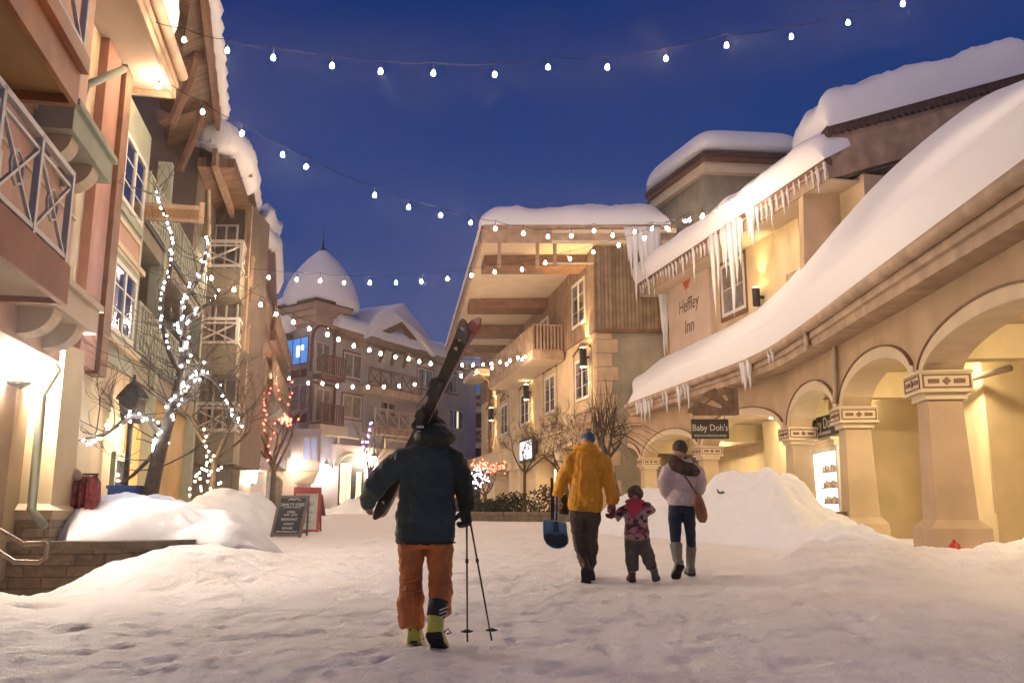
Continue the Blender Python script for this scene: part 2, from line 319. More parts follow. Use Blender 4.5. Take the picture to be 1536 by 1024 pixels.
def mound(name,label,cx,cy,rx,ry,h,zb,seed,step=.07,rough=.16,p=1.0,skew=0,m='snow',base=-.75,group=None):
    a=np.arange(-rx*1.35,rx*1.35,step); b=np.arange(-ry*1.35,ry*1.35,step)
    def zf(X,Y):
        x=X-cx; y=Y-cy; ang=fbm(X*.9,Y*.9,2,seed)*.22
        r=np.sqrt((x/rx)**2+(y/ry)**2)*(1+ang); q=np.clip(1-r**2,0,1)**p
        lump=np.abs(fbm(X*.95+3,Y*.95,3,seed+4)); z=h*q*(1+skew*x/rx)+rough*h*sstep(0,.25,q)*(fbm(X*1.3,Y*1.3,4,seed+1)+.8*lump-.2)+.03*fbm(X*7,Y*7,3,seed+2)*sstep(0,.2,q)
        z=z+sstep(0,.2,q)*h*(.15*chunks(X*1.7,Y*1.7,seed+8)*sstep(-.15,.3,fbm(X*.8,Y*.8,2,seed+31))+.07*chunks(X*4.1,Y*4.1,seed+9)*sstep(0,.3,fbm(X*1.1+5,Y*1.1,2,seed+33)))
        zb_=zb(X,Y) if callable(zb) else zb
        return np.where(q>0,zb_+z,zb_+base)-.02
    o=heightfield(name,cx+a,cy+b,zf,M[m]); return tag(o,label,'snow pile',group)
gb=lambda X,Y: ground_z(X,Y,False)
mound('snow_pile','big white snow pile heaped on the stone planter below the lit tree',-5.75,13.35,2.35,1.8,.66,lambda X,Y: (lambda g: g+(.70-g)*sstep(-3.7,-4.9,X))(ground_z(X,Y,False)),3,.05,rough=.24)
mound('snow_pile','smaller snow heap behind the planter pile, left of the chalkboard signs',-6.35,19.3,1.5,1.6,.85,gb,17,.07)
mound('snow_pile','tallest ploughed snow pile between the woman and the arcade pillars',5.15,18.4,1.95,4.0,1.15,gb,41,.05,rough=.2,p=1.15,skew=.1)
mound('snow_pile','low snow shoulder behind the child and woman before the arcade',3.3,20.5,1.7,3.0,.85,gb,57,.08)
mound('snow_pile','rounded grey snow mound at the foot of the near arcade pillars',4.75,12.7,1.0,.75,.36,gb,71,.05)
mound('snow_pile','far small snow pile before the dark arched doorway',-7.4,46,2.6,1.5,.95,gb,83,.12,rough=.3)
# arcade pavement
# ================================================================ the arcade on the right
AR=[Vector(p) for p in [(5.75,8.6),(6.4,13.5),(6.9,18.2),(7.2,22.7),(6.34,29.4),(5.36,36.0),(4.45,42)]]
ZS=3.22; ZC=3.92; AT=5.35; TH=.55
arcade=thing('arcade_building','cream arcade of rounded arches under a thick swooping snow roof','arcade',(6.4,13.5,0))
pv=MB()
for k in range(6):
    a,b=AR[k],AR[k+1]; n=Vector((b.y-a.y,-(b.x-a.x))).normalized()
    o_=-.5 if k else .3; p=[a-n*o_*-1,b-n*o_*-1,b+n*3.2,a+n*3.2]; pv.hexa([(q.x,q.y,.0) for q in p]+[(q.x,q.y,.33+.001*k) for q in p])
tag(obj('pavement',pv,M['pave']),'brown paved arcade walk',None,kind='structure')
def ring2(pts,off):  # offset polyline to the building side (+x)
    out=[]
    for i,p in enumerate(pts):
        a=pts[max(i-1,0)]; b=pts[min(i+1,len(pts)-1)]; n=Vector((b.y-a.y,-(b.x-a.x))).normalized(); out.append(p+n*off)
    return out
bays=[]
def ezf(y): return float(np.interp(y,[6,8.8,11.8,17.4,23,28,34,42],[4.55,4.68,4.82,5.05,5.22,5.36,5.48,5.5]))
for k in range(6):
    a,b=AR[k],AR[k+1]; L=(b-a).length; fr=Frame(a.x,a.y,(b-a).x,(b-a).y,-1)   # n towards the square
    if fr.n.x>0: fr.n=-fr.n
    bays.append((fr,L))
    g=.30; A=(L-2*g)/2; mid=L/2; rise=[.42,.62,.70,.70,.70,.70][k]; NS=26
    w=MB(); ss=[g+2*A*i/NS for i in range(NS+1)]; za=[ZS+rise*math.sqrt(max(0,1-((s-mid)/A)**2)) for s in ss]
    ss=[-.02]+ss+[L+.02]; za=[ZS]+za+[ZS]
    for i in range(len(ss)-1):
        if ss[i+1]-ss[i]<1e-4: continue
        b4=[fr.pt(ss[i],za[i],0),fr.pt(ss[i+1],za[i+1],0),fr.pt(ss[i+1],za[i+1],-TH),fr.pt(ss[i],za[i],-TH)]
        T0=ezf(fr.pt(ss[i],0).y)-.3; T1=ezf(fr.pt(ss[i+1],0).y)-.3; t4=[fr.pt(ss[i],T0,0),fr.pt(ss[i+1],T1,0),fr.pt(ss[i+1],T1,-TH),fr.pt(ss[i],T0,-TH)]
        w.hexa(b4+t4)
    obj('wall',w,M['tan'],arcade)
    t=MB(); oi=[];  # arch surround, proud of the wall and lining the soffit
    for i in range(NS+1):
        th=math.pi*i/NS; s0=mid-A*math.cos(th); z0=ZS+rise*math.sin(th); s1=mid-(A+.20)*math.cos(th); z1=ZS+(rise+.20)*math.sin(th)
        oi.append((s0,z0,s1,z1))
    for i in range(NS):
        a0,b0=oi[i],oi[i+1]
        t.hexa([fr.pt(a0[0],a0[1]-.012,-TH-.01),fr.pt(b0[0],b0[1]-.012,-TH-.01),fr.pt(b0[0],b0[1]-.012,.035),fr.pt(a0[0],a0[1]-.012,.035),
                fr.pt(a0[0],a0[1]+.006,-TH-.01),fr.pt(b0[0],b0[1]+.006,-TH-.01),fr.pt(b0[0],b0[1]+.006,.035),fr.pt(a0[0],a0[1]+.006,.035)])
        t.hexa([fr.pt(a0[0],a0[1],.002),fr.pt(b0[0],b0[1],.002),fr.pt(b0[0],b0[1],.035),fr.pt(a0[0],a0[1],.035),
                fr.pt(a0[2],a0[3],.002),fr.pt(b0[2],b0[3],.002),fr.pt(b0[2],b0[3],.035),fr.pt(a0[2],a0[3],.035)])
    obj('arch_trim',t,M['trim'],arcade)
    e=MB()
    for i in range(2,NS-1):
        a0,b0=oi[i],oi[i+1]; e.bar(fr.pt(a0[2],a0[3]+.012,.03),fr.pt(b0[2],b0[3]+.012,.03),.06,.03)
    obj('arch_edging',e,M['browntrim'],arcade)
def pillar(k,c,rot,yellow):
    r=thing('pillar','x','pillar',(c.x,c.y,.3)); sh=MB(); sh.frust((c.x,c.y,.95),(.60,.60),(.50,.50),1.87,rot); obj('shaft',sh,M[yellow],r)
    b=MB(); b.box((c.x,c.y,.5),(.86,.86,.76),rot); b.frust((c.x,c.y,.88),(.86,.86),(.60,.60),.13,rot); obj('plinth',b,M[yellow],r)
    n=MB(); n.box((c.x,c.y,2.88),(.62,.62,.13),rot); obj('necking',n,M['trim'],r)
    cp=MB(); cp.box((c.x,c.y,3.08),(.76,.76,.27),rot); cp.box((c.x,c.y,3.235),(.80,.80,.035),rot); cp.box((c.x,c.y,2.935),(.80,.80,.035),rot); ca=obj('capital',cp,M['trim'],r)
    o=MB(); C,S=math.cos(rot),math.sin(rot)
    for q in range(4):
        a=rot+q*math.pi/2; f=Vector((math.sin(a),-math.cos(a),0)); s=Vector((math.cos(a),math.sin(a),0)); cc=Vector((c.x,c.y,3.085))+f*.383
        for z0,z1,x0,x1 in ((.085,.105,-.33,.33),(-.105,-.085,-.33,.33),(-.105,.105,-.35,-.33),(-.105,.105,.33,.35),(-.032,.032,-.27,-.11),(-.032,.032,.11,.27)):
            p=[cc+s*x0,cc+s*x1,cc+s*x1+f*.012,cc+s*x0+f*.012]; o.hexa([v+Vector((0,0,z0)) for v in p]+[v+Vector((0,0,z1)) for v in p])
        o.extr([cc+s*-.065,cc-Vector((0,0,.06)),cc+s*.065,cc+Vector((0,0,.06))],f*.014)
    obj('capital_pattern',o,M['browntrim'],ca)
    return r
PL=['second_nearest','nearest']
labs={0:'arcade pillar nearest the camera at the right edge',1:'broad brown-shadowed arcade pillar beside the red hydrant',2:'yellow arcade pillar with plinth just left of the brown one',
 3:'arcade pillar left of the glowing doughnut shop door',4:'arcade pillar right below the hanging black sign',5:'arcade pillar behind and left of the woman',6:'farthest arcade pillar beside the bare tree trunk'}
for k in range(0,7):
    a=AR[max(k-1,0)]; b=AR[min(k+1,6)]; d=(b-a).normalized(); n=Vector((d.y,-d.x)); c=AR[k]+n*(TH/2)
    r=pillar(k,c,math.atan2(d.y,d.x)-math.pi/2,'cream' if k not in(1,) else 'tan'); r['label']=labs[k]; r['group']='arcade pillars'  # the shadowed pillar gets darker stucco, its shade put into the colour
# back wall, ceiling, beams
IN=ring2(AR,3.1); IN2=ring2(AR,.55)
bw=MB(); ce=MB()
for k in range(6):
    a,b=IN[k],IN[k+1]; n=Vector((b.y-a.y,-(b.x-a.x))).normalized()
    bw.hexa([(a.x,a.y,.2),(b.x,b.y,.2),(b.x+n.x*.3,b.y+n.y*.3,.2),(a.x+n.x*.3,a.y+n.y*.3,.2),(a.x,a.y,4.2),(b.x,b.y,4.2),(b.x+n.x*.3,b.y+n.y*.3,4.2),(a.x+n.x*.3,a.y+n.y*.3,4.2)])
    c,d=IN2[k],IN2[k+1]; ce.hexa([(c.x,c.y,4.0),(d.x,d.y,4.0),(b.x,b.y,4.0),(a.x,a.y,4.0),(c.x,c.y,4.15),(d.x,d.y,4.15),(b.x,b.y,4.15),(a.x,a.y,4.15)])
obj('back_wall',bw,M['paleyellow'],arcade); obj('ceiling',ce,M['trim'],arcade)
for k in range(1,6):
    a,b=IN2[k],IN[k]; bm_=MB(); bm_.bar((a.x-.02,a.y,3.72),(b.x,b.y,3.72),.34,.54); obj('cross_beam',bm_,M['paleyellow'],arcade)
# a projecting yellow wall pier seen through the near arch
pr=MB(); q=(IN[1]+IN[2])/2; pr.box((q.x-.45,q.y+1.2,2.1),(1.0,1.9,3.75),R(-6)); obj('wall_pier',pr,M['paleyellow'],arcade)
q3=(IN[3]+IN[4])/2; pr=MB(); pr.box((q3.x-.75,q3.y+.6,2.1),(1.6,2.6,3.7),R(8)); obj('wall_pier',pr,M['paleyellow'],arcade)
# heating pipes under the near arch
pp=MB(); a=IN[1]; pp.tube([(a.x-.55,a.y-2.6,3.62),(a.x-.45,a.y+1.2,3.62)],.09,12); pp.tube([(a.x-.9,a.y+1.6,3.55),(a.x-1.2,a.y+3.4,3.5),(a.x-1.25,a.y+3.7,3.5),(a.x-1.25,a.y+3.7,3.0)],.06,10)
pp.tube([(q.x-1.02,q.y+.35,3.2),(q.x-1.02,q.y+.35,1.1)],.03,8); obj('service_pipes',pp,M['pipe'],arcade,True)
# shop window on the near back wall
def window(parent,fr,u0,u1,z0,z1,n,mull=1,rows=2,fw=.07,glass='glass',frame='offwhite',surround=None,sw=.12,name='window'):
    f=MB(); u0,u1=min(u0,u1),max(u0,u1); d=.05
    for a,b,c,e in ((u0,u0+fw,z0,z1),(u1-fw,u1,z0,z1),(u0+fw,u1-fw,z0,z0+fw),(u0+fw,u1-fw,z1-fw,z1)): f.fbox(fr,a,b,c,e,n,n+d)
    for k in range(1,mull+1):
        m_=u0+(u1-u0)*k/(mull+1); f.fbox(fr,m_-fw*.55,m_+fw*.55,z0+fw,z1-fw,n,n+d-.004)
    for k in range(1,rows):
        m_=z0+(z1-z0)*k/rows; f.fbox(fr,u0+fw,u1-fw,m_-.012,m_+.012,n,n+d-.02)
    w=obj(name,f,M[frame],parent)
    rw=random.Random(int(abs(u0*37+z0*91+n*13)*10))
    if glass=='glass' and rw.random()<.75:
        for a,b in ((u0+fw,u0+fw+(u1-u0)*rw.uniform(.10,.24)),(u1-fw-(u1-u0)*rw.uniform(.10,.24),u1-fw)):
            q=MB(); q.fbox(fr,a,b,z0+fw+(z1-z0)*(0 if rw.random()<.7 else .3),z1-fw,n+.021,n+.026); obj('curtain',q,M['curtain'],w)
    g=MB(); g.fbox(fr,u0+fw*.5,u1-fw*.5,z0+fw*.5,z1-fw*.5,n+.004,n+.02); obj('pane',g,M[glass] if isinstance(glass,str) else glass,w)
    if surround:
        s=MB()
        for a,b,c,e in ((u0-sw,u0,z0-sw,z1+sw),(u1,u1+sw,z0-sw,z1+sw),(u0,u1,z0-sw,z0),(u0,u1,z1,z1+sw)): s.fbox(fr,a,b,c,e,n-.01,n+.03)
        obj('surround',s,M[surround],w)
    return w
fb=Frame(IN[0].x,IN[0].y,(IN[1]-IN[0]).x,(IN[1]-IN[0]).y,-1); 
if fb.n.x>0: fb.n=-fb.n
u,z=fb.uz(1530,600,0)
window(arcade,fb,u-1.0,u+.35,1.75,3.25,.0,1,2,surround='trim')
sl=MB(); sl.fbox(fb,u-1.15,u+.5,1.5,1.6,0,.12); obj('window_sill',sl,M['trim'],arcade)
# glowing doughnut shop: door and bright display window between the second and third pillars
M['shoplight']=em('lit_shop_interior',(1.0,.86,.66),4.0); M['tube']=em('shop_light_tube',(1.0,.93,.8),14.0); M['doorwood']=mat('orange_door_wood',(.42,.20,.08),.5,var=.2,vscale=6)
sp_=MB(); sp_.hexa([(8.28,20.3,.2),(10.4,20.3,.2),(10.0,27,.2),(8.28,27,.2),(8.28,20.3,3.95),(10.4,20.3,3.95),(10.0,27,3.95),(8.28,27,3.95)]); obj('shop_wall',sp_,M['paleyellow'],arcade)
fs=Frame(8.28,20.3,0,1,-1)
if fs.n.x>0: fs.n=-fs.n
u0,_=fs.uz(1247,680,.05); u1,_=fs.uz(1222,680,.05); u2,_=fs.uz(1196,680,.05)
sd=MB(); sd.fbox(fs,u1+.05,u2,.34,2.55,.02,.09); dr=obj('shop_door',sd,M['doorwood'],arcade)
gl=MB(); gl.fbox(fs,u1+.3,u2-.3,.9,2.25,.092,.11); obj('door_glass',gl,M['shoplight'],dr)
pap=MB(); pap.fbox(fs,u1+.42,u2-.5,1.75,2.0,.112,.118); obj('door_notice',pap,mat('blue_notice',(.12,.28,.55),.6),dr)
pap=MB(); pap.fbox(fs,u1+.38,u2-.42,1.1,1.5,.112,.118); obj('door_poster',pap,mat('pink_poster',(.75,.45,.42),.6),dr)
hd=MB(); hd.tube([fs.pt(u1+.18,1.2,.16),fs.pt(u1+.18,1.6,.16)],.02); obj('door_handle',hd,M['metal'],dr,True)
sw_=MB(); 
for a,b,c,e in ((u0-.62,u0-.5,.34,2.75),(u1-.16,u1+.02,.34,2.75),(u0-.5,u1-.16,2.62,2.75),(u0-.5,u1-.16,.34,.5)): sw_.fbox(fs,a,b,c,e,.02,.14)
sw2=obj('display_window',sw_,M['offwhite'],arcade)
g=MB(); g.fbox(fs,u0-.5,u1-.16,.5,2.62,.03,.05); obj('display_glass',g,em('lit_display',(.9,.84,.74),2.2),sw2)
tb=MB(); tb.fbox(fs,u1-.30,u1-.18,.5,2.6,.06,.12); tb.fbox(fs,u0-.45,u1-.3,2.48,2.6,.06,.12); obj('light_tube',tb,M['tube'],sw2)
shf=MB()
for zz in (.9,1.3,1.7,2.1):
    shf.fbox(fs,u0-.45,u1-.42,zz,zz+.03,.055,.16)
    for q_ in range(5): shf.fbox(fs,u0-.4+.2*q_,u0-.3+.2*q_,zz+.03,zz+.16+.04*(q_%2),.07,.14)
obj('display_shelves',shf,mat('shelf_goods',(.42,.33,.25),.6,var=.6,vscale=9),sw2)
co=MB(); co.fbox(fs,u0-.65,u2+.3,2.75,2.9,.0,.2); co.fbox(fs,u0-.65,u2+.3,2.9,2.97,.0,.28); obj('shopfront_cornice',co,M['trim'],arcade)
# ceiling lamps under the arcade
M['arclamp']=em('arcade_lamp_glow',(1.0,.78,.48),480.0)
for k in range(0,6):
    c=(AR[k]+AR[k+1])/2; n=(IN[k]-AR[k]).normalized(); c=c+n*1.15
    r=thing('ceiling_lamp','x','lamp',(c.x,c.y,3.9),'round lamps under the arcade ceiling'); r['label']='round glowing lamp under the arcade ceiling behind the '+['nearest','brown','second','third','fourth','farthest'][k]+' arch'
    b=MB(); b.lathe((c.x,c.y,3.93),[(.16,0),(.17,.02),(.17,.07)],20); obj('mount',b,M['metal'],r,True)
    b=MB(); b.ball((c.x,c.y,3.92),(.14,.14,.07)); obj('diffuser',b,M['arclamp'],r,True)
# ---- roof of the arcade: eave curve below, crest against the inn above
inn=Frame(6.8,38,.24,-1,1)
if inn.n.x>0: inn.n=-inn.n
EV=ring2(AR,-.55)
def resamp(pts,N):
    pts=[Vector(p) for p in pts]; d=[0]
    for i in range(1,len(pts)): d.append(d[-1]+(pts[i]-pts[i-1]).length)
    out=[]
    for k in range(N):
        t=d[-1]*k/(N-1); i=1
        while i<len(d)-1 and d[i]<t: i+=1
        a=(t-d[i-1])/max(1e-9,d[i]-d[i-1]); out.append(pts[i-1].lerp(pts[i],a))
    return out
def smoothpl(pts,it=3):
    pts=[Vector(p) for p in pts]
    for _ in range(it):
        q=[pts[0]]
        for i in range(len(pts)-1): q+= [pts[i].lerp(pts[i+1],.25),pts[i].lerp(pts[i+1],.75)]
        pts=q+[pts[-1]]
    return pts
ev=[Vector((p.x,p.y,ezf(p.y))) for p in EV[:6]]; ev[0]=Vector((ev[0].x-.1,6.5,ezf(6.5)))
cpx=[(1536,96),(1482,124),(1403,190),(1325,262),(1259,332),(1208,387),(1153,445),(1102,478),(1042,507),(995,528),(960,552)]
cr=[]
for px,py in cpx:
    uu,zz=inn.uz(px,py,0); cr.append(inn.pt(uu,zz-.72-.35*max(0,(px-1380)/156),0))
d0=cr[0]-cr[1]; cr=[cr[0]+Vector((1.0,-5.5,-.5)),cr[0]+Vector((.6,-2.5,-.15))]+cr+[ (cr[-1]+ev[-1])/2+Vector((-.1,.6,.3)), ev[-1]+Vector((.35,.5,.15))]
NE=90; evs=resamp(smoothpl(ev),NE); crs=resamp(smoothpl(cr),NE)
# pair them by distance from the camera so that sections run square to the eave
def pairing():
    out=[]
    for i,e in enumerate(evs): out.append((e,crs[i]))
    return out
PR=pairing()
rs=MB(); NV=26; G=[]; G2=[]
for i,(e,c) in enumerate(PR):
    row=[]; dv=(c-e); hz=Vector((dv.x,dv.y,0)); hl=max(hz.length,.01); hd=hz/hl
    endf=1-max(0,(i-(NE-14))/13.0)**2; T=.62*math.sqrt(max(.02,endf))
    for j in range(NV+1):
        t=j/NV; dist=t*dv.length; lip=math.sqrt(max(0,1-(1-min(1,dist/.55))**2)); h=T*lip
        nz=.06*float(fbm(i*.16,t*5,3,91)); nrm=(Vector((0,0,1))*.8-hd*.6)
        row.append(e-hd*.05+dv*t+nrm*(h+nz*lip)+Vector((0,0,-.03)))
    G.append(row)
rs.grid(G)
bot=[[e-hd*0+Vector((0,0,-.05)),c+Vector((0,0,-.05))] for e,c in PR]
rs.grid([[G[i][0],PR[i][0]+Vector((.25,0,-.06))] for i in range(NE)])
obj('roof_snow',rs,M['roofsnow'],arcade,True,flip=True)
rf=MB(); rf.grid([[e+(c-e)*t+Vector((0,0,-.08)) for t in (0,.5,1)] for e,c in PR]); rf.grid([[e+(c-e)*t+Vector((0,0,-.3)) for t in (0,.5,1)] for e,c in PR]); obj('roof',rf,M['tile'],arcade)
fa=MB(); gt=MB(); so=MB()
def sweep(mb,pts,prof):
    rows=[]
    for i,p in enumerate(pts):
        a=pts[max(i-1,0)]; b=pts[min(i+1,len(pts)-1)]; t=(b-a); n=Vector((-t.y,t.x,0)).normalized(); 
        if n.x>0: n=-n
        rows.append([p+n*x+Vector((0,0,z)) for x,z in prof])
    mb.loft(rows)
sweep(fa,evs,[(-.03,-.1),(.0,-.1),(.0,-.34),(-.06,-.36),(-.06,-.52),(-.6,-.52),(-.6,-.45),(-.12,-.4)]); obj('fascia',fa,M['fascia'],arcade)
sweep(gt,evs,[(.0,-.03),(.13,-.03),(.15,-.1),(.13,-.19),(.04,-.22),(.0,-.2)]); obj('gutter',gt,M['fascia'],arcade,True)
b=MB(); q_=P(1517,243,9.2); b.ball((q_.x+.05,9.2,q_.z),(.12,.16,.10)); b.ball((q_.x-.02,9.15,q_.z-.07),(.07,.1,.07)); obj('rain_head',b,M['metal'],arcade,True)
# downpipe between second and third arch
dp=MB(); k=min(range(NE),key=lambda i:(evs[i]-Vector((AR[2].x,AR[2].y-.35,5.5))).length); e=evs[k]; fr,L=bays[1]
dp.tube([e+Vector((-.06,0,-.2)),e+Vector((-.06,0,-.55)),Vector((e.x+.1,e.y+.25,4.75)),fr.pt(L-.35,4.6,.08),fr.pt(L-.25,4.45,.08),fr.pt(L-.12,3.6,.08),fr.pt(L-.05,3.35,.10)],.055,10); obj('downpipe',dp,M['pipe'],arcade,True)
# icicles
def icicle(root,p,l,r,seed,dx=0):
    rnd=random.Random(seed); b=MB(); n=6; pts=[]; rr=[]
    for i in range(n+1):
        t=i/n; pts.append(Vector(p)+Vector((dx*t+rnd.uniform(-.012,.012),rnd.uniform(-.01,.01),-l*t))); rr.append(r*(1-t)**.75*(1+rnd.uniform(-.14,.14))+.003)
    b.tube(pts,rr,7); return obj('icicle',b,M['ice'],root,True,flip=False)
rnd=random.Random(5)
for k in (50,51,52,66,67,68,69,73,74,78,79,80,81,82,83,84):
    e=evs[min(k,NE-1)]; icicle(arcade,e+Vector((-.1,rnd.uniform(-.1,.1),-.1)),rnd.uniform(.35,.95),rnd.uniform(.05,.1),k)
for k in (44,45): icicle(arcade,evs[k]+Vector((-.1,0,-.1)),.35,.06,k)
# ================================================================ the inn behind the arcade roof
u1243,z1243=inn.uz(1243,262,1.0); u1050,z1050=inn.uz(1052,395,1.0)
EZ=(z1243*.5+z1050*.5)
innb=thing('inn_building','ochre inn with icicle-hung eave above the arcade roof','inn',(7.5,34,1))
w=MB(); w.fbox(inn,-2.5,u1243+.2,3.5,EZ+.2,-4,0); obj('wall',w,M['cream'],innb)
ypan=MB(); a,_=inn.uz(1121,400,.0); b_,_=inn.uz(1204,400,0); ypan.fbox(inn,a,b_,6,EZ+.1,0.004,.05); obj('yellow_panel',ypan,M['paleyellow'],innb)
u0s,_=inn.uz(1003,440,.25); u1s,_=inn.uz(1064,440,.25); sp=MB(); sp.fbox(inn,u0s,u1s,5.5,inn.uz(1040,392,.25)[1],0,.25); obj('sign_panel',sp,mat('pale_sign_render',(.56,.44,.34),.85,var=.1,vscale=1,bump=.3,bscale=50),innb)
# windows
def winpx(parent,fr,px0,px1,py0,py1,pyref,n,**k):
    """window whose edges were measured at px0/px1; heights measured on the px0 edge"""
    u0,_=fr.uz(px0,pyref,n); u1,_=fr.uz(px1,pyref,n); pm=(px0+px1)/2
    z1=fr.uz(pm,py0,n)[1]; z0=fr.uz(pm,py1,n)[1]; return window(parent,fr,u0,u1,z0,z1,n,**k)
winpx(innb,inn,1083,1119,389,470,430,.02,fw=.13,mull=1,rows=2,surround='browntrim',sw=.16,glass='curtain')
sl=MB(); u,z=inn.uz(1185,410,.05); sl.fbox(inn,u-.2,u+1.2,z-2.2,z,0.05,.08); sl.fbox(inn,u-.05,u+1.05,z-2.2,z-.15,.05,.1); obj('shutter_panel',sl,M['fascia'],innb)
# painted name
def text(name,body,size,fr,u,z,n,m,parent=None,align='CENTER',ext=.004,lean=0,rotz=None,sx=1,shear=0):
    c=bpy.data.curves.new(name,'FONT'); c.body=body; c.size=size; c.extrude=ext; c.align_x=align; c.align_y='CENTER'; c.shear=shear
    o=bpy.data.objects.new(name,c); COL.objects.link(o); o.data.materials.append(m)
    right=fr.n.cross(Vector((0,0,1))) *-1; right=Vector((0,0,1)).cross(fr.n)  # reader's right for a wall facing n
    up=Vector((0,0,1)); 
    if lean: up=(up-fr.n*math.tan(lean)).normalized()
    nn=right.cross(up).normalized(); Mx=Matrix((right*sx,up,nn)).transposed().to_4x4(); Mx.translation=fr.pt(u,z,n)
    dg=bpy.context.evaluated_depsgraph_get(); me=bpy.data.meshes.new_from_object(o.evaluated_get(dg)); me.transform(Mx)
    bpy.data.objects.remove(o); me.materials.clear(); me.materials.append(m)
    r=bpy.data.objects.new(name,me); COL.objects.link(r)
    if parent: me.transform(Matrix.Translation(-wloc(parent))); r.parent=parent
    return r
M['paint']=mat('dark_painted_lettering',(.10,.05,.035),.8); M['leaf']=mat('maple_leaf_red',(.48,.09,.03),.8)
us=(u0s+u1s)/2; hs=abs(u1s-u0s)
zt=inn.uz(1036,455,.25)[1]; text('lettering','Heffley',.80,inn,us,zt,.252,M['paint'],innb,sx=.84,shear=.15)
zt2=inn.uz(1036,488,.25)[1]; text('lettering','Inn',.80,inn,us,zt2,.252,M['paint'],innb,sx=.9,shear=.15)
# maple leaf emblem
lz=inn.uz(1032,423,.25)[1]; right=Vector((0,0,1)).cross(inn.n)
half=[(0,-.5),(.03,-.2),(.26,-.24),(.22,-.14),(.45,.06),(.38,.1),(.43,.26),(.29,.23),(.25,.3),(.13,.15),(.18,.42),(.09,.37),(0,.55)]
pts=[(x,y) for x,y in half]+[(-x,y) for x,y in half[::-1][1:-1]]
lf=MB(); base=inn.pt(us-.1,lz,.252); lf.extr([base+right*x*.85+Vector((0,0,y*1.05)) for x,y in pts],inn.n*.006); obj('maple_leaf',lf,M['leaf'],innb)
# scroll ornament
sc=MB(); u,z=inn.uz(1215,345,.05); sc.tube([inn.pt(u+.2*math.cos(a)*(1-a/9)-.0,z+.2*math.sin(a)*(1-a/9),.08) for a in [i*.5 for i in range(13)]]+[inn.pt(u+.5,z+.1,.08),inn.pt(u+.9,z+.7,.08),inn.pt(u+1.8,z+.8,.08)],.035,6); obj('scroll_ornament',sc,M['browntrim'],innb,True)
# eave: soffit, two fascia bands, snow fringe
uA=-.6; uB=u1243
e=MB(); e.fbox(inn,uA,uB,EZ,EZ+.06,0,1.0); obj('soffit',e,M['soffit'],innb)
e=MB(); e.fbox(inn,uA,uB+.06,EZ+.0,EZ+.34,1.0,1.06); e.fbox(inn,uA,uB+.06,EZ+.34,EZ+.44,.98,1.12); obj('fascia',e,M['fascia'],innb)
e=MB(); e.fbox(inn,uA,uB+.06,EZ+.44,EZ+.62,.9,1.16); obj('roof_edge',e,M['browntrim'],innb)
def snowslab(parent,c00,c10,c11,c01,T=.6,lip=.5,nx=40,ny=24,seed=0,name='roof_snow',amp=.06,edges=(1,1,1,1),over=.12):
    """thick rounded snow on a quad; edges: which sides are rounded (u0,u1,v0,v1)"""
    c00,c10,c11,c01=[Vector(c) for c in (c00,c10,c11,c01)]; Lu=((c10-c00).length+(c11-c01).length)/2; Lv=((c01-c00).length+(c11-c10).length)/2
    nrm=(c10-c00).cross(c01-c00).normalized(); nrm=nrm if nrm.z>0 else -nrm; G=[]
    def sp(n): return [.5-.5*math.cos(math.pi*i/n) if True else i/n for i in range(n+1)]
    for i,u in enumerate(sp(nx)):
        row=[]
        for j,v in enumerate(sp(ny)):
            p=(c00*(1-u)+c10*u)*(1-v)+(c01*(1-u)+c11*u)*v
            ds=[u*Lu if edges[0] else 9,(1-u)*Lu if edges[1] else 9,v*Lv if edges[2] else 9,(1-v)*Lv if edges[3] else 9]
            f=1
            for d in ds:
                q=min(1,max(0,d/lip)); f*=math.sqrt(max(0,1-(1-q)**2))**.8
            nz=float(fbm(p.x*1.1+seed,p.y*1.1+p.z,3,seed+5))
            row.append(p+nrm*(T*f*(1+.18*nz)+amp*nz*f)+Vector((0,0,.02)))
        G.append(row)
    b=MB(); b.grid(G); bt=[c00,c10,c11,c01]; b.add([p-nrm*.03 for p in bt],[(0,1,2,3)])
    edge=[G[i][0] for i in range(nx+1)]+[G[nx][j] for j in range(1,ny+1)]+[G[i][ny] for i in range(nx-1,-1,-1)]+[G[0][j] for j in range(ny-1,0,-1)]
    b.grid([[p,p-nrm*.06] for p in edge+[edge[0]]])
    return obj(name,b,M['roofsnow'],parent,True)
zr=EZ+.62
snowslab(innb,inn.pt(uA-.2,zr-.02,1.22),inn.pt(uB+.12,zr-.02,1.22),inn.pt(uB+.12,zr+2.2,-2.8),inn.pt(uA-.2,zr+2.2,-2.8),.75,.6,60,24,3)
rnd=random.Random(12)
us_=[uA+.1+i*(uB-uA-.1)/46 for i in range(47)]
for i,u in enumerate(us_):
    t=(u-uA)/(uB-uA); big=math.exp(-((u-inn.uz(1106,340,1.1)[0])/1.6)**2); l=.25+rnd.random()*.6+big*rnd.random()**1.4*2.0
    icicle(innb,inn.pt(u+rnd.uniform(-.06,.06),EZ+.5,1.13),l,.035+l*.035,100+i)
for i,(px_,py_,r_) in enumerate(((1074,478,.13),(1079,440,.10),(1090,418,.10),(1102,476,.16),(1107,430,.12),(1112,402,.10),(1127,352,.17),(1131,366,.14),(1042,425,.08),(1086,400,.08))):
    u_,z_=inn.uz(px_,py_,1.15); icicle(innb,inn.pt(u_,EZ+.55,1.15),max(.5,EZ+.55-z_),r_,200+i)
# ice column at the junction with the lodge
for i in range(8): icicle(innb,P(988+i*2.2,392+i*3,37.4)+Vector((0,0,.2)),[2.4,3.4,4.6,3.9,4.2,2.6,2.9,1.9][i],.16-.008*i,300+i)
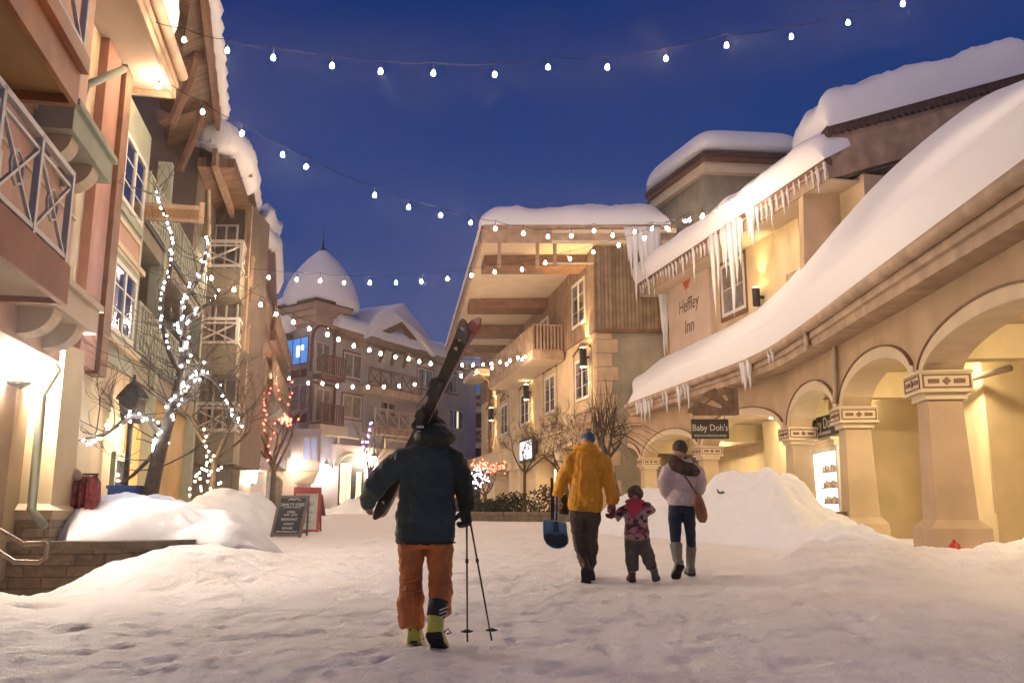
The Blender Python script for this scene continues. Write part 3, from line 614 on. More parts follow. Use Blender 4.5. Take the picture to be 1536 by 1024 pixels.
# gable end facing the camera
Yc=inn.pt(uB,0,1.0).y; 
g1=MB(); tl,tr=P(1243,203,Yc),P(1560,116,Yc+.5); bl,br=P(1243,268,Yc),P(1560,182,Yc+.5)
def slabv(a,b,c,d,off): mb=MB(); return mb.extr([a,b,c,d],off)
obj('rake_fascia',slabv(bl,br,tr,tl,(.05,.35,0)),M['fascia'],innb)
t2=[P(1239,190,Yc),P(1560,103,Yc+.5),P(1560,118,Yc+.5),P(1239,205,Yc)]; mb=MB(); mb.extr([p+Vector((0,-.08,0)) for p in t2],(0,.5,0))
for i in range(34):
    t=(i+.5)/34; a=t2[3].lerp(t2[2],t)+Vector((0,-.05,.05)); mb.tube([a+Vector((0,-.08,0)),a+Vector((0,.3,0))],.10,8)
obj('roof_tiles',mb,M['tile'],innb)
a_,b2=P(1243,268,Yc)+Vector((.1,.3,0)),P(1560,182,Yc+.5)+Vector((0,.3,0)); c_=b2+Vector((0,1.6,0)); d_=a_+Vector((0,1.6,0)); so=MB(); so.extr([a_,b2,c_,d_],(0,0,.08)); obj('rake_soffit',so,M['soffit'],innb)
pw=[P(1204,470,Yc+1.2),P(1600,470,Yc+1.2),P(1600,170,Yc+1.2),P(1204,272,Yc+1.2)]; 
gw=MB(); gw.extr([Vector((pw[0].x,pw[0].y,5)),Vector((pw[1].x,pw[1].y,5)),pw[2],pw[3]],(0,.4,0)); obj('gable_wall',gw,M['tan'],innb)
sA,sB=P(1241,188,Yc-.1),P(1580,96,Yc+.4); snowslab(innb,sA,sB,sB+Vector((1,6,1.5)),sA+Vector((1,6,1.5)),1.15,.9,50,20,9)
# small dormer tower on the inn roof
dm=thing('roof_dormer','snow-capped turret rising behind the inn roof','dormer',(7,38,9))
Yd=35.5
f0,f1,f2=P(985,300,Yd+5),P(1057,244,Yd),P(1200,250,Yd+1)
b0,b1,b2_=P(985,480,Yd+5),P(1057,420,Yd),P(1200,420,Yd+1)
mb=MB(); back=Vector((2,6,0)); mb.loft([[b0,b1,b2_,b2_+back,b0+back],[f0,f1,f2,f2+back,f0+back]]); obj('wall',mb,M['greycream'],dm)
for k,(o,h0,h1,mm) in enumerate(((.35,-.55,-.1,'trim'),(.5,-.1,.12,'browntrim'),(.6,.12,.3,'tile'))):
    mb=MB(); x=[f0+Vector((-o,-o*.2,0)),f1+Vector((-o*.3,-o,0)),f2+Vector((0,-o,0)),f2+back,f0+back]; mb.loft([[p+Vector((0,0,h0)) for p in x],[p+Vector((0,0,h1)) for p in x]]); obj(['cornice','fascia','roof_tiles'][k],mb,M[mm],dm)
x=[f0+Vector((-.6,-.1,.3)),f1+Vector((-.2,-.6,.3)),f2+Vector((0,-.6,.3)),f2+back+Vector((0,0,.3)),f0+back+Vector((0,0,.3))]; ctr=sum(x,Vector())/5
rings=[]
for h,s in ((0,1.0),(.35,1.03),(.8,1.0),(1.15,.93),(1.4,.8),(1.55,.6),(1.62,.3),(1.65,.02)):
    rg=[]
    for q in range(5):
        for w_ in (0,.25,.5,.75): rg.append(ctr+(x[q].lerp(x[(q+1)%5],w_)-ctr)*s+Vector((0,0,h)))
    rings.append(rg)
mb=MB(); mb.loft(rings); sn=obj('snow_cap',mb,M['roofsnow'],dm,True)
md=sn.modifiers.new('soft','SUBSURF'); md.levels=1; md.render_levels=2
# up-and-down wall lamp helper
M['lampglow']=em('wall_lamp_glow',(1.0,.66,.26),60.0)
def wall_lamp(fr,px,py,n,label,down=True,up=True,s=1.0,power=60):
    u,z=fr.uz(px,py,n); c=fr.pt(u,z,n+.3); r=thing('wall_lamp',label,'lamp',c,'up-and-down wall lamps')
    b=MB(); b.lathe((c.x,c.y,c.z-.32*s),[(.12*s,0),(.13*s,.01),(.13*s,.63*s),(.12*s,.64*s)],16); obj('housing',b,M['black'],r,True)
    b=MB(); b.bar(fr.pt(u,z,n),fr.pt(u,z,n+.22),.06,.1); obj('bracket',b,M['metal'],r)
    for on,dz,rx in ((up,.34*s,math.pi),(down,-.34*s,0)):
        if on:
            l=bpy.data.lights.new('lamp_light','SPOT'); l.energy=power; l.color=(1,.70,.30); l.spot_size=R(70); l.spot_blend=.6; l.shadow_soft_size=.06
            lo=bpy.data.objects.new('lamp_light',l); COL.objects.link(lo); lo.parent=r; lo.location=(0,0,dz); lo.rotation_euler=(rx,0,0)
            b=MB(); b.lathe((c.x,c.y,c.z+dz-.012),[(.1*s,0),(.1*s,.012)],12); obj('lens',b,M['lampglow'],r)
wall_lamp(inn,1146,446,.05,'black wall lamp throwing light up the yellow inn wall',down=False,power=420)
# ================================================================ the lodge in the middle
Cx=P(898,600,38.0).x; mf=Frame(Cx,38,-.22,1,1)
if mf.n.x>0: mf.n=-mf.n
ff=Frame(Cx,38,1,0,1)     # wall facing the camera
if ff.n.y>0: ff.n=-ff.n
lodge=thing('lodge_building','timber and cream lodge with deep overhanging snowy roof and long balcony','lodge',(Cx,45,1))
zb=ff.uz(898,496,0)[1]; ztop=ff.uz(898,372,0)[1]; UL=mf.uz(722,650,0)[0]; W2=4.6
w=MB(); w.fbox(mf,0,UL,.5,zb,-6,0); obj('wall',w,M['cream'],lodge)
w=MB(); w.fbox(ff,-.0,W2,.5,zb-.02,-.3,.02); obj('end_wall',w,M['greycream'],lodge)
w=MB(); w.fbox(mf,-.02,UL-.0,zb,ztop+.6,-6,.10); obj('timber_side',w,M['sidingside'],lodge)
w=MB(); w.fbox(ff,-.1,W2,zb,ztop+.5,-.2,.14); obj('timber_end',w,M['siding'],lodge)
w=MB(); w.fbox(ff,-.12,W2,zb-.10,zb+.05,.02,.2); obj('band',w,M['browntrim'],lodge)
cb=MB(); cb.fbox(mf,-.03,.75,zb+.05,ztop,.1,.16); obj('corner_board',cb,M['fascia'],lodge)
# quoins
q=MB(); z=1.2; i=0
while z<zb-.2:
    h=.62; a=.62 if i%2 else .9; b=.9 if i%2 else .62
    q.fbox(ff,-.05,b,z,min(z+h-.03,zb-.12),.02,.07); q.fbox(mf,-.05,a*.6,z,min(z+h-.03,zb-.12),0,.05); z+=h; i+=1
obj('quoins',q,M['tan'],lodge)
# second-floor windows on the square side: px edges, top and bottom at their centre
WN=[(863.6,885,537,600),(817.7,833.5,563,620),(781.5,794,589,637),(752,762,606,652),(731,739,618,661)]
def lodgewin(a,b,t,bt,n,deco=True):
    u0,_=mf.uz(a,(t+bt)/2,n); u1,_=mf.uz(b,(t+bt)/2,n); z1=mf.uz((a+b)/2,t,n)[1]; z0=mf.uz((a+b)/2,bt,n)[1]
    w=window(lodge,mf,u0,u1,z0,z1,n,mull=1,rows=3,fw=.14,glass='glass')
    if deco:
        uu0,uu1=min(u0,u1),max(u0,u1); s=MB()
        for x in (uu0-.32,uu1+.24): s.fbox(mf,x,x+.08,z0-.5,z1+.5,0,.03)
        s.fbox(mf,uu0-.3,uu1+.3,z0-.62,z0-.5,0,.12); s.fbox(mf,uu0-.2,uu1+.2,z0-1.25,z0-.62,0,.05)
        m_=(uu0+uu1)/2; s.extr([mf.pt(m_-.6,z0-.66,.05),mf.pt(m_,z0-1.5,.05),mf.pt(m_+.6,z0-.66,.05)],mf.n*.04)
        obj('surround',s,M['fascia'],w)
        t_=MB(); t_.tube([mf.pt(uu0-.25,z1+.32,.06),mf.pt(uu0,z1+.42,.06),mf.pt(m_-.2,z1+.62,.06),mf.pt(m_,z1+.72,.06),mf.pt(m_+.2,z1+.62,.06),mf.pt(uu1,z1+.42,.06),mf.pt(uu1+.25,z1+.32,.06)],.05,6)
        t_.tube([mf.pt(m_-.35,z1+.3,.06),mf.pt(m_,z1+.42,.06),mf.pt(m_+.35,z1+.3,.06)],.035,6); obj('scroll',t_,M['browntrim'],w,True)
    return w
for x in WN: lodgewin(*x,0.01)
lodgewin(858.5,878.5,421,489,.11,False)
u0,_=mf.uz(811,520,.12); u1,_=mf.uz(823,520,.12); zf=mf.uz(845,528,0.1)[1]
window(lodge,mf,u0,u1,zf,zf+2.5,.12,1,1,fw=.12,name='balcony_door')
u0,_=mf.uz(757,560,.12); u1,_=mf.uz(765,560,.12); window(lodge,mf,u0,u1,zf,zf+2.4,.12,1,1,fw=.12,name='balcony_door')
# balcony
def railing(parent,a,b,h,step=.14,style='bars',m='browntrim',panel=1.4,name='railing',th=.05,post=.09):
    a=Vector(a);b=Vector(b);L=(b-a).length; d=(b-a)/L; mb=MB(); up=Vector((0,0,1))
    mb.bar(a+up*h,b+up*h,th*1.5,th*1.4); mb.bar(a+up*.08,b+up*.08,th*1.2,th*1.2)
    n=max(1,round(L/panel))
    for i in range(n+1): p=a+d*L*i/n; mb.bar(p,p+up*(h+.03),post,post,up=d)
    if style=='bars':
        k=int(L/step)
        for i in range(1,k): p=a+d*L*i/k; mb.bar(p+up*.1,p+up*h,step*.55,.03,up=d.cross(up))
    else:
        mb.bar(a+up*(h-.14),b+up*(h-.14),th*.8,th*.8)
        for i in range(n):
            p=a+d*L*i/n; q=a+d*L*(i+1)/n; e=d*.04
            mb.bar(p+up*.1+e,q+up*(h-.16)-e,th*.8,th*.7); mb.bar(q+up*.1-e,p+up*(h-.16)+e,th*.8,th*.68)
            c=(p+q)/2; c=c+up*(h/2-.02); hh=(q-p).length*.16
            if style=='xo':
                rg=[c+d*hh*math.cos(t)+up*hh*math.sin(t) for t in [k_*math.pi/4 for k_ in range(9)]]; mb.tube(rg,th*.4,6)
    return obj(name,mb,M[m],parent)
ub0,_=mf.uz(845.5,535,.1); BW=1.55; Yb=mf.pt(ub0,0,0).y
while P(800,535,mf.pt(ub0,0,BW).y).x < mf.pt(ub0,0,BW).x-.02 and BW<3: BW+=.02
ub1,_=mf.uz(735,595,BW); ub1=min(max(ub1,ub0+8),UL-.5)
bl=MB(); bl.fbox(mf,ub0,ub1,zf-.42,zf,.1,BW); bo=obj('balcony',bl,M['trim'],lodge)
f_=MB(); f_.fbox(mf,ub0-.06,ub1,zf-.40,zf+.04,BW,BW+.06); f_.fbox(mf,ub0-.08,ub0,zf-.40,zf+.03,.1,BW+.06); obj('balcony_fascia',f_,M['fascia'],bo)
railing(bo,mf.pt(ub0,zf,.2),mf.pt(ub0,zf,BW-.02),1.35,.17,'bars','fascia'); railing(bo,mf.pt(ub0,zf,BW-.02),mf.pt(ub1,zf,BW-.02),1.35,.19,'bars','fascia',2.0)
# roof: horizontal eave towards the camera, rake descending along the square side
A=P(727,356,36.6); B=P(828,346,36.6); Cc=P(992,372,36.6); zE=(A.z+B.z)/2
D=P(671,534,60.0); 
n1=Vector((mf.d.x,mf.d.y,0)); 
innerA=mf.pt(0.2,zE,-2); innerD=Vector((mf.pt(UL-1,0,-2).x,D.y,D.z))
so=MB(); A2=Vector((A.x,A.y,A.z)); B2=Vector((7.2,36.6,A.z+.1))
so.extr([A2,B2,Vector((B2.x-4,D.y,D.z)),D],(0,0,.10)); obj('soffit',so,M['soffit'],lodge)
# cross beams carrying the overhang
for k,(t0,t1) in enumerate(((.10,.155),(.40,.46),(.64,.70),(.86,.91))):
    b=MB(); a0=A2.lerp(D,t0); a1=A2.lerp(D,t1); X=mf.pt((a0.y-38)/mf.d.y,0,-.3).x
    b.hexa([a0+Vector((.25,0,-.5)),Vector((X,a0.y,a0.z-.5)),Vector((X,a1.y,a1.z-.5)),a1+Vector((.25,0,-.5)),a0+Vector((.25,0,.02)),Vector((X,a0.y,a0.z+.02)),Vector((X,a1.y,a1.z+.02)),a1+Vector((.25,0,.02))]); obj('roof_beam',b,M['browntrim'],lodge)
b=MB(); b.extr([A2+Vector((0,0,-.05)),D+Vector((0,0,-.05)),D+Vector((0,0,.42)),A2+Vector((0,0,.42))],(-.1,-.02,0)); obj('rake_fascia',b,M['fascia'],lodge)
b=MB(); b.extr([A2+Vector((-.14,0,.42)),D+Vector((-.14,0,.42)),D+Vector((-.14,0,.6)),A2+Vector((-.14,0,.6))],(.3,0,0)); obj('roof_edge',b,M['browntrim'],lodge)
e=MB(); e.box(((A.x+B2.x)/2,36.58,A.z+.05),(B2.x-A.x,.1,.62)); e.box(((A.x+B2.x)/2,36.52,A.z+.44),(B2.x-A.x+.1,.2,.16)); obj('front_fascia',e,M['fascia'],lodge)
e=MB(); xg=B.x; e.box(((xg+B2.x)/2,36.46,A.z+.22),(B2.x-xg,.16,.14)); e.box(((xg+B2.x)/2,36.5,A.z-.25),(B2.x-xg,.14,.12)); obj('gutter',e,M['trim'],lodge)
for x_,y_ in ((749,352),(806,350),(832,350)):
    pz=MB(); p=P(x_,y_,36.75); pz.box((p.x,p.y+.1,A.z-.75),(.16,.16,1.1)); obj('hanging_post',pz,M['fascia'],lodge)
ln=MB(); ln.box(((P(815,395,37.4).x+P(890,395,37.4).x)/2,37.4,P(850,395,37.4).z),(P(890,395,37.4).x-P(815,395,37.4).x,.08,.08)); obj('tie_rail',ln,M['trim'],lodge)
snowslab(lodge,Vector((A.x-.25,36.45,A.z+.55)),Vector((B2.x-.2,36.45,A.z+.60)),Vector((B2.x-1.5,45,A.z+1.2)),Vector((A.x-.9,45,A.z-.3)),1.25,1.3,50,30,21)
snowslab(lodge,Vector((A.x-.22,36.8,A.z+.5)),Vector((A.x+2.6,36.8,A.z+.7)),Vector((D.x+2.6,D.y,D.z+.7)),Vector((D.x-.2,D.y,D.z+.5)),.55,.5,30,60,22)
for i in range(26):
    t=i/25; x=P(938+ t*52,380,36.5); h=[.6,1.2,2.2,3.3,2.9,1.4,2.4,4.2][i%8]*random.uniform(.45,1.0)*(.5+.5*min(1,t*5)); icicle(lodge,Vector((x.x,36.42,A.z+.4)),h+.3,.05+.035*h,400+i)
# far lower eave and downpipe at the end
p=mf.pt(UL,0,.1); dz=mf.uz(722,575,.2)[1]
e=MB(); e.fbox(mf,UL-5,UL+.2,dz+.1,dz+.5,0,1.4); obj('lower_eave',e,M['trim'],lodge)
d_=MB(); d_.tube([mf.pt(UL-5,dz+.1,1.3),mf.pt(UL-4.4,dz-.3,.3),mf.pt(UL-4.4,1.2,.12)],.08,8); obj('downpipe',d_,M['browntrim'],lodge,True)
# lamps on the lodge
wall_lamp(mf,884,536,.02,'black wall lamp beside the lodge corner quoins',s=1.3,power=2600)
wall_lamp(mf,797,588,.02,'black wall lamp under the lodge balcony',s=1.3,power=2200)
wall_lamp(mf,743,621,.02,'farthest black wall lamp on the lodge front',s=1.3,power=2200)
# ground-floor columns, lit recess
for i,(x0,x1,yt) in enumerate(((726,741,719),(745,759,722),(771,785,720),(786,795,716),(805,824,708),(845,862,700))):
    u0,_=mf.uz(x0,735,.4); u1,_=mf.uz(x1,735,.4); um=(u0+u1)/2; zt=mf.uz((x0+x1)/2,yt,.6)[1]; zt=3.5; wd=.95
    c=mf.pt(um,0,.45); r=thing('pillar','x','pillar',(c.x,c.y,1.0),'cream pillars along the lodge ground floor'); r['label']='cream pillar of the lodge ground floor, '+['leftmost beside the red-lit shrub','second from left','third from left by the bare sapling','fourth from left','fifth from left below the poster board','hidden partly behind the yellow jacket'][i]
    b=MB(); b.frust((c.x,c.y,.9),(wd,wd),(wd*.9,wd*.9),zt-.9,mf.rot()); obj('shaft',b,M['trim'],r)
    b=MB(); b.box((c.x,c.y,zt+.0),(wd*1.25,wd*1.25,.16),mf.rot()); b.box((c.x,c.y,zt+.24),(wd*1.15,wd*1.15,.3),mf.rot()); b.box((c.x,c.y,zt+.46),(wd*1.3,wd*1.3,.12),mf.rot()); obj('capital',b,M['trim'],r)
w=MB(); w.fbox(mf,1,UL,3.98,4.7,0,.95); w.fbox(mf,1,UL,4.7,4.8,0,1.05); obj('arcade_lintel',w,M['cream'],lodge)
M['recessglow']=em('lit_recess_glow',(1.0,.72,.38),2.6)
for k,x in enumerate((752,800,838)):
    u,_=mf.uz(x,735,.02); w=MB(); w.fbox(mf,u-.7,u+.7,1.3,3.2,.01,.05); obj('recess_glow_panel',w,M['recessglow'],lodge)  # glowing panels stand in for the lit recess wall
# poster board: black frame, white lit face
u0,_=mf.uz(779,675,1.3); u1,_=mf.uz(799,675,1.3); z1=mf.uz(790,661,1.3)[1]; z0=mf.uz(790,688,1.3)[1]; pb=MB(); pb.fbox(mf,u0,u1,z0-.15,z1+.15,1.15,1.3); pbo=obj('poster_board',pb,M['black']); tag(pbo,'black-framed lit poster board on the lodge front above the pillars','poster board')
M['posterface']=em('lit_poster_face',(.9,.93,1.0),1.3); lo,hi=min(u0,u1),max(u0,u1)
pf=MB(); pf.fbox(mf,lo+.2,hi-.2,z0,z1,1.3,1.32); pfo=obj('poster_face',pf,M['posterface'],pbo)
pk=MB(); rnd=random.Random(3)
for i in range(14):
    uu=rnd.uniform(lo+.3,hi-.5); zz=rnd.uniform(z0+.05,z1-.15); pk.fbox(mf,uu,uu+rnd.uniform(.1,.35),zz,zz+.06,1.32,1.33)
obj('poster_print',pk,M['black'],pfo)
# planter kerb, shrubs, snow in front of the lodge
kb=MB(); kp=[P(700,771,27.5),P(760,772,27),P(830,766,26.6),P(875,758,26.5),P(960,750,27)]; kp=[Vector((p.x,p.y,0)) for p in kp]
for a,b in zip(kp,kp[1:]):
    kb.bar((a.x,a.y,.76),(b.x,b.y,.76),.5,.55); kb.bar((a.x,a.y,1.05),(b.x,b.y,1.05),.6,.09)
kbo=obj('planter_wall',kb,M['cap']); tag(kbo,'low curved grey planter kerb before the lodge shrubs','planter')
def bedz(X,Y): return .98+.12*fbm(X*.8,Y*.8,3,61)
sb=heightfield('planter_snow',np.arange(-4.2,5.6,.12),np.arange(27.2,36,.15),lambda X,Y: .98+.22*fbm(X*.7,Y*.7,3,61)*sstep(27,28.5,Y)-.5*sstep(27.35,27.15,Y+.0*X),M['snow']); tag(sb,'snow lying on the planter bed before the lodge','snow',kind='structure')
# ================================================================ the far hotel with the corner tower
ht=thing('hotel_building','far mauve hotel with a snow-domed corner tower','hotel',(-10,56,1.1))
T0,T1,T2,T3=P(383,700,57),P(425,700,56),P(465,700,54.2),P(501,700,56.2); 
def fr2(a,b):
    f=Frame(a.x,a.y,b.x-a.x,b.y-a.y,1)
    if f.n.y>0: f.n=-f.n
    return f,(Vector((b.x-a.x,b.y-a.y))).length
fA,LA=fr2(T0,T1); fB,LB=fr2(T1,T2); fC,LC=fr2(T2,T3)
R0=T3; R1=P(713,700,72); fR,LR=fr2(R0,R1)
zc=fB.uz(445,487,0)[1]; zr=fR.uz(520,508,0)[1]
w=MB(); w.fbox(fA,-3,LA,1,fA.uz(400,500,0)[1],-3,0); obj('wall',w,M['lilacwall'],ht)
tp=[T1,T2,T3,Vector((T3.x-.6,T3.y+2,0)),Vector((T1.x+.6,T3.y+2.4,0))]; w=MB(); w.loft([[Vector((p.x,p.y,4.4)) for p in tp],[Vector((p.x,p.y,zc)) for p in tp]]); obj('tower_wall',w,M['lilacwall'],ht)
w=MB(); w.loft([[Vector((p.x,p.y,1)) for p in tp],[Vector((p.x,p.y,4.4)) for p in tp]]); 
w=MB(); w.fbox(fR,-.3,LR,1,zr,-5,0); obj('wall',w,M['lilacwall'],ht)
gm=mat('ground_floor_pink_render',(.56,.44,.36),.85,var=.1,vscale=.8,bump=.2,bscale=40,stain=.12)
zg=fR.uz(520,672,0)[1]
w=MB(); w.fbox(fR,-.3,LR,1,zg,0,.25); w.fbox(fR,-.3,LR,zg,zg+.18,0,.4); obj('ground_floor',w,gm,ht)
w=MB(); w.fbox(fB,-2.5,LB+.3,1,3.9,-2,.1); w.fbox(fC,-.2,LC+.2,1,4.4,-2,.1); obj('ground_floor',w,gm,ht)
# cornice of the tower
tc_=sum((Vector((p.x,p.y,0)) for p in tp),Vector())/5
def ringz(off,z): 
    out=[]
    for p in tp:
        d=Vector((p.x,p.y,0))-tc_; d=d.normalized()*(d.length+off); out.append(Vector((tc_.x+d.x,tc_.y+d.y,z)))
    return out
mb=MB(); mb.loft([ringz(.1,zc-.3),ringz(.35,zc-.1),ringz(.35,zc+.3),ringz(.6,zc+.35),ringz(.6,zc+.75),ringz(.85,zc+.8),ringz(.85,zc+1.1)]); obj('cornice',mb,mat('mauve_trim',(.40,.26,.20),.7,var=.1,vscale=2),ht)
mb=MB(); mb.loft([ringz(1.0,zc+1.1),ringz(1.0,zc+1.3)]); obj('roof_edge',mb,M['tile'],ht)
dc=(tc_.x+.1,tc_.y,zc+1.25)
mb=MB(); mb.lathe(dc,[(2.5,-.1),(2.56,.4),(2.45,1.0),(2.22,1.65),(1.86,2.3),(1.42,2.9),(.95,3.45),(.55,3.85),(.28,4.08),(.02,4.12)],28); obj('dome_snow',mb,M['roofsnow'],ht,True)
mb=MB(); mb.lathe((dc[0],dc[1],dc[2]+4.04),[(.28,0),(.22,.12),(.08,.3),(.06,.45),(.13,.58),(.05,.72),(.035,1.0),(.01,1.75)],12); obj('finial',mb,M['metal'],ht,True)
dk=mat('burgundy_wood',(.16,.055,.045),.6,var=.2,vscale=4); M['dk']=dk
M['bluewin']=em('blue_lit_window',(.06,.22,.62),1.0); M['reflectglow']=em('reflection_glow',(.75,.88,1.0),2.2); M['dimwarm']=em('dim_warm_window',(.35,.28,.2),.35); M['lit']=em('lit_curtain',(1.0,.78,.5),1.1)
def fwin(fr,x0,x1,y0,y1,n=.02,glass='curtain',frame='dk',mull=1,rows=1,fw=.12,sur=None,name='window',parent=None):
    ym=(y0+y1)/2; u0,_=fr.uz(x0,ym,n); u1,_=fr.uz(x1,ym,n); z1=fr.uz((x0+x1)/2,y0,n)[1]; z0=fr.uz((x0+x1)/2,y1,n)[1]
    return window(parent or ht,fr,u0,u1,z0,z1,n,mull=mull,rows=rows,fw=fw,glass=glass,frame=frame,surround=sur),(min(u0,u1),max(u0,u1),z0,z1)
M['mtrim']=mat('mauve_window_trim',(.50,.42,.38),.6)
wb,(a,b,c,d)=fwin(fB,428,463,507,547,glass='bluewin',rows=2,mull=2,fw=.06)
g=MB(); g.fbox(fB,a+(b-a)*.5,a+(b-a)*.66,c+.5,d-.55,.045,.055); g.fbox(fB,a+(b-a)*.7,a+(b-a)*.8,c+.9,d-.55,.045,.055); obj('painted_reflection',g,M['reflectglow'],wb)  # glowing slabs imitate a bright reflection in the pane
fwin(fB,424,462,577,618,glass='curtain',frame='mtrim',mull=2,rows=2)
for y0,y1 in ((555,567),(622,634)):
    pn=MB(); u0,_=fB.uz(429,y0,.02); u1,_=fB.uz(460,y0,.02); pn.fbox(fB,min(u0,u1),max(u0,u1),fB.uz(445,y1,.02)[1],fB.uz(445,y0,.02)[1],0,.06); obj('spandrel_panel',pn,dk,ht)
for (y0,y1,yr0) in ((513,552,546),(582,625,618)):
    w_,(a,b,c,d)=fwin(fC,472,495,y0,y1+8,glass='curtain',frame='mtrim',mull=1)
    s=MB(); m_=(a+b)/2; r_=(b-a)/2+.35; pts=[fC.pt(m_-r_*math.cos(t),d+.1+ (r_*.9)*math.sin(t) if y0<540 else d+.25,.08) for t in [math.pi*i/12 for i in range(13)]]
    s.tube([fC.pt(m_-r_,c,.08)]+pts+[fC.pt(m_+r_,c,.08)],.09,6); obj('surround',s,dk,w_)
    zfl=fC.uz(483,y1+9,.5)[1]; bb=MB(); bb.fbox(fC,-.1,LC-.2,zfl-.3,zfl,0,.8); bo=obj('balcony',bb,dk,ht); railing(bo,fC.pt(-.1,zfl,.78),fC.pt(LC-.2,zfl,.78),1.2,.2,'bars','dk',1.2)
bb=MB(); bb.fbox(fC,-.3,LC+.1,fC.uz(483,640,.5)[1]-.5,fC.uz(483,637,.5)[1],0,.95); obj('bay_underside',bb,M['trim'],ht)
# windows on the long wall
for x0,x1,y0,y1,gl in ((515,543,530,568,'curtain'),(513,542,592,628,'curtain'),(626,649,553,583,'glass'),(673,686,561,590,'glass')):
    fwin(fR,x0,x1,y0,y1,glass=gl,frame='mtrim',mull=1,rows=1,sur='dk')
fwin(fR,672,695,614,645,glass='glass',frame='mtrim',mull=2); 
w_,(a,b,c,d)=fwin(fR,569,594,602,625,glass='glass',frame='mtrim')
w_,(a,b,c,d)=fwin(fR,571,594,545,577,glass='glass',frame='mtrim',name='balcony_door'); g=MB(); g.fbox(fR,a+.1,a+(b-a)*.3,c+.1,d-.1,.03,.05); obj('lit_pane',g,M['lit'],w_)
u,_=fR.uz(686,630,.02); g=MB(); g.fbox(fR,u-.12,u+.12,fR.uz(684,642,0)[1],fR.uz(684,617,0)[1],.03,.06); obj('lit_pane',g,M['lit'],ht)
for (x0,x1,yt,yb,mm,st) in ((553,632,562,586,'dk','x'),(562,632,621,644,'mtrim','xo')):
    n=1.1; u0,_=fR.uz(x0,yb,n); u1,_=fR.uz(x1,yb,n); z=fR.uz((x0+x1)/2,yb,n)[1]; b_=MB(); b_.fbox(fR,u0,u1,z-.45,z,.0,n+.1); bo=obj('balcony',b_,M['fascia'],ht); railing(bo,fR.pt(u0,z,n),fR.pt(u1,z,n),1.25,.2,'x',mm,1.35,th=.07)
# gable dormer
gl_,gp,gr=fR.uz(551,503,.9),fR.uz(602,482,.9),fR.uz(643,523,.9)
zbase=min(gl_[1],gr[1])-1.2; gu0,gu1=gl_[0],gr[0]; gm_=(gu0+gu1)/2; pk_=gp[1]; ez=(gl_[1]+gr[1])/2
g=MB(); g.extr([fR.pt(gu0+.5,zbase-2,.1),fR.pt(gu1-.5,zbase-2,.1),fR.pt(gu1-.5,ez-.3,.1),fR.pt(gm_,pk_-.5,.1),fR.pt(gu0+.5,ez-.3,.1)],fR.n*-3); obj('gable_wall',g,M['lilacwall'],ht)
g=MB()
for s_,e_ in (((gu0-.2,ez-.4),(gm_,pk_)),((gm_,pk_),(gu1+.2,ez-.4))):
    g.extr([fR.pt(s_[0],s_[1]-.55,1.0),fR.pt(e_[0],e_[1]-.55,1.0),fR.pt(e_[0],e_[1],1.0),fR.pt(s_[0],s_[1],1.0)],fR.n*-4)
obj('gable_roof',g,M['browntrim'],ht)
g=MB()
for uu in (gm_-1.4,gm_,gm_+1.4): g.bar(fR.pt(uu,ez-1.6,.25),fR.pt(uu,pk_-.9-abs(uu-gm_)*.5,.8),.18)
obj('brackets',g,M['browntrim'],ht)
g=MB(); rings=[]
for n_ in (1.25,1.2,.9,0,-2,-4):
    rg=[]; k=.8 if n_==1.25 else 1
    for i in range(17):
        t=i/16; u=gu0-.4+(gu1-gu0+.8)*t; base=(ez-.4)+(pk_-ez+.4)*(1-abs(2*t-1)); top=base+1.35*k*math.sqrt(max(0,1-(2*t-1)**4))*(1+.12*math.sin(t*7)); rg.append(fR.pt(u,top,n_))
    for i in range(16,-1,-1):
        t=i/16; u=gu0-.4+(gu1-gu0+.8)*t; rg.append(fR.pt(u,(ez-.4)+(pk_-ez+.4)*(1-abs(2*t-1))-.0,n_))
    rings.append(rg)
g.loft(rings); obj('gable_snow',g,M['roofsnow'],ht,True)
e=MB(); e.fbox(fR,-.5,LR+.5,zr-.1,zr+.35,0,.9); obj('eave',e,M['browntrim'],ht)
snowslab(ht,fR.pt(-1,zr+.35,1.0),fR.pt(LR+.8,zr+.35,1.0),fR.pt(LR+.8,zr+2.6,-5),fR.pt(-1,zr+2.6,-5),.8,.8,50,14,31)
ea=fA.uz(400,503,.8)[1]; e=MB(); e.fbox(fA,-5,LA+.3,ea-.3,ea,0,.9); obj('eave',e,M['browntrim'],ht); snowslab(ht,fA.pt(-5,ea,1.0),fA.pt(LA+.8,ea,1.0),fA.pt(LA+.8,ea+2.4,-3),fA.pt(-5,ea+2.4,-3),.8,.7,20,12,33)
# ground floor: arched doorway, bay window, arches
dkg=mat('dark_doorway_paint',(.05,.055,.06),.6)
def archpoly(fr,x0,x1,yt,yb,n,k=12):
    u0,_=fr.uz(x0,yb,n); u1,_=fr.uz(x1,yb,n); u0,u1=min(u0,u1),max(u0,u1); xm=(x0+x1)/2; zt=fr.uz(xm,yt,n)[1]; r_=(u1-u0)/2; zs=zt-r_*.75
    return [fr.pt(u0,1.0,n),fr.pt(u1,1.0,n)]+[fr.pt((u0+u1)/2+r_*math.cos(t),zs+r_*.75*math.sin(t),n) for t in [math.pi*i/k for i in range(k+1)]],(u0,u1,zs,zt)
pl,(a,b,c,d)=archpoly(fR,503,543,683,757,.26); g=MB(); g.extr(pl,fR.n*.05); dw=obj('arched_doorway',g,dkg,ht)
M['yelglass']=em('yellow_lit_glass',(1.0,.78,.34),1.6)
g=MB()
for s0,s1 in ((.12,.32),(.36,.5),(.72,.9)): g.fbox(fR,a+(b-a)*s0,a+(b-a)*s1,1.6,c+.5-(.5 if s0>.6 else 0),.31,.33)
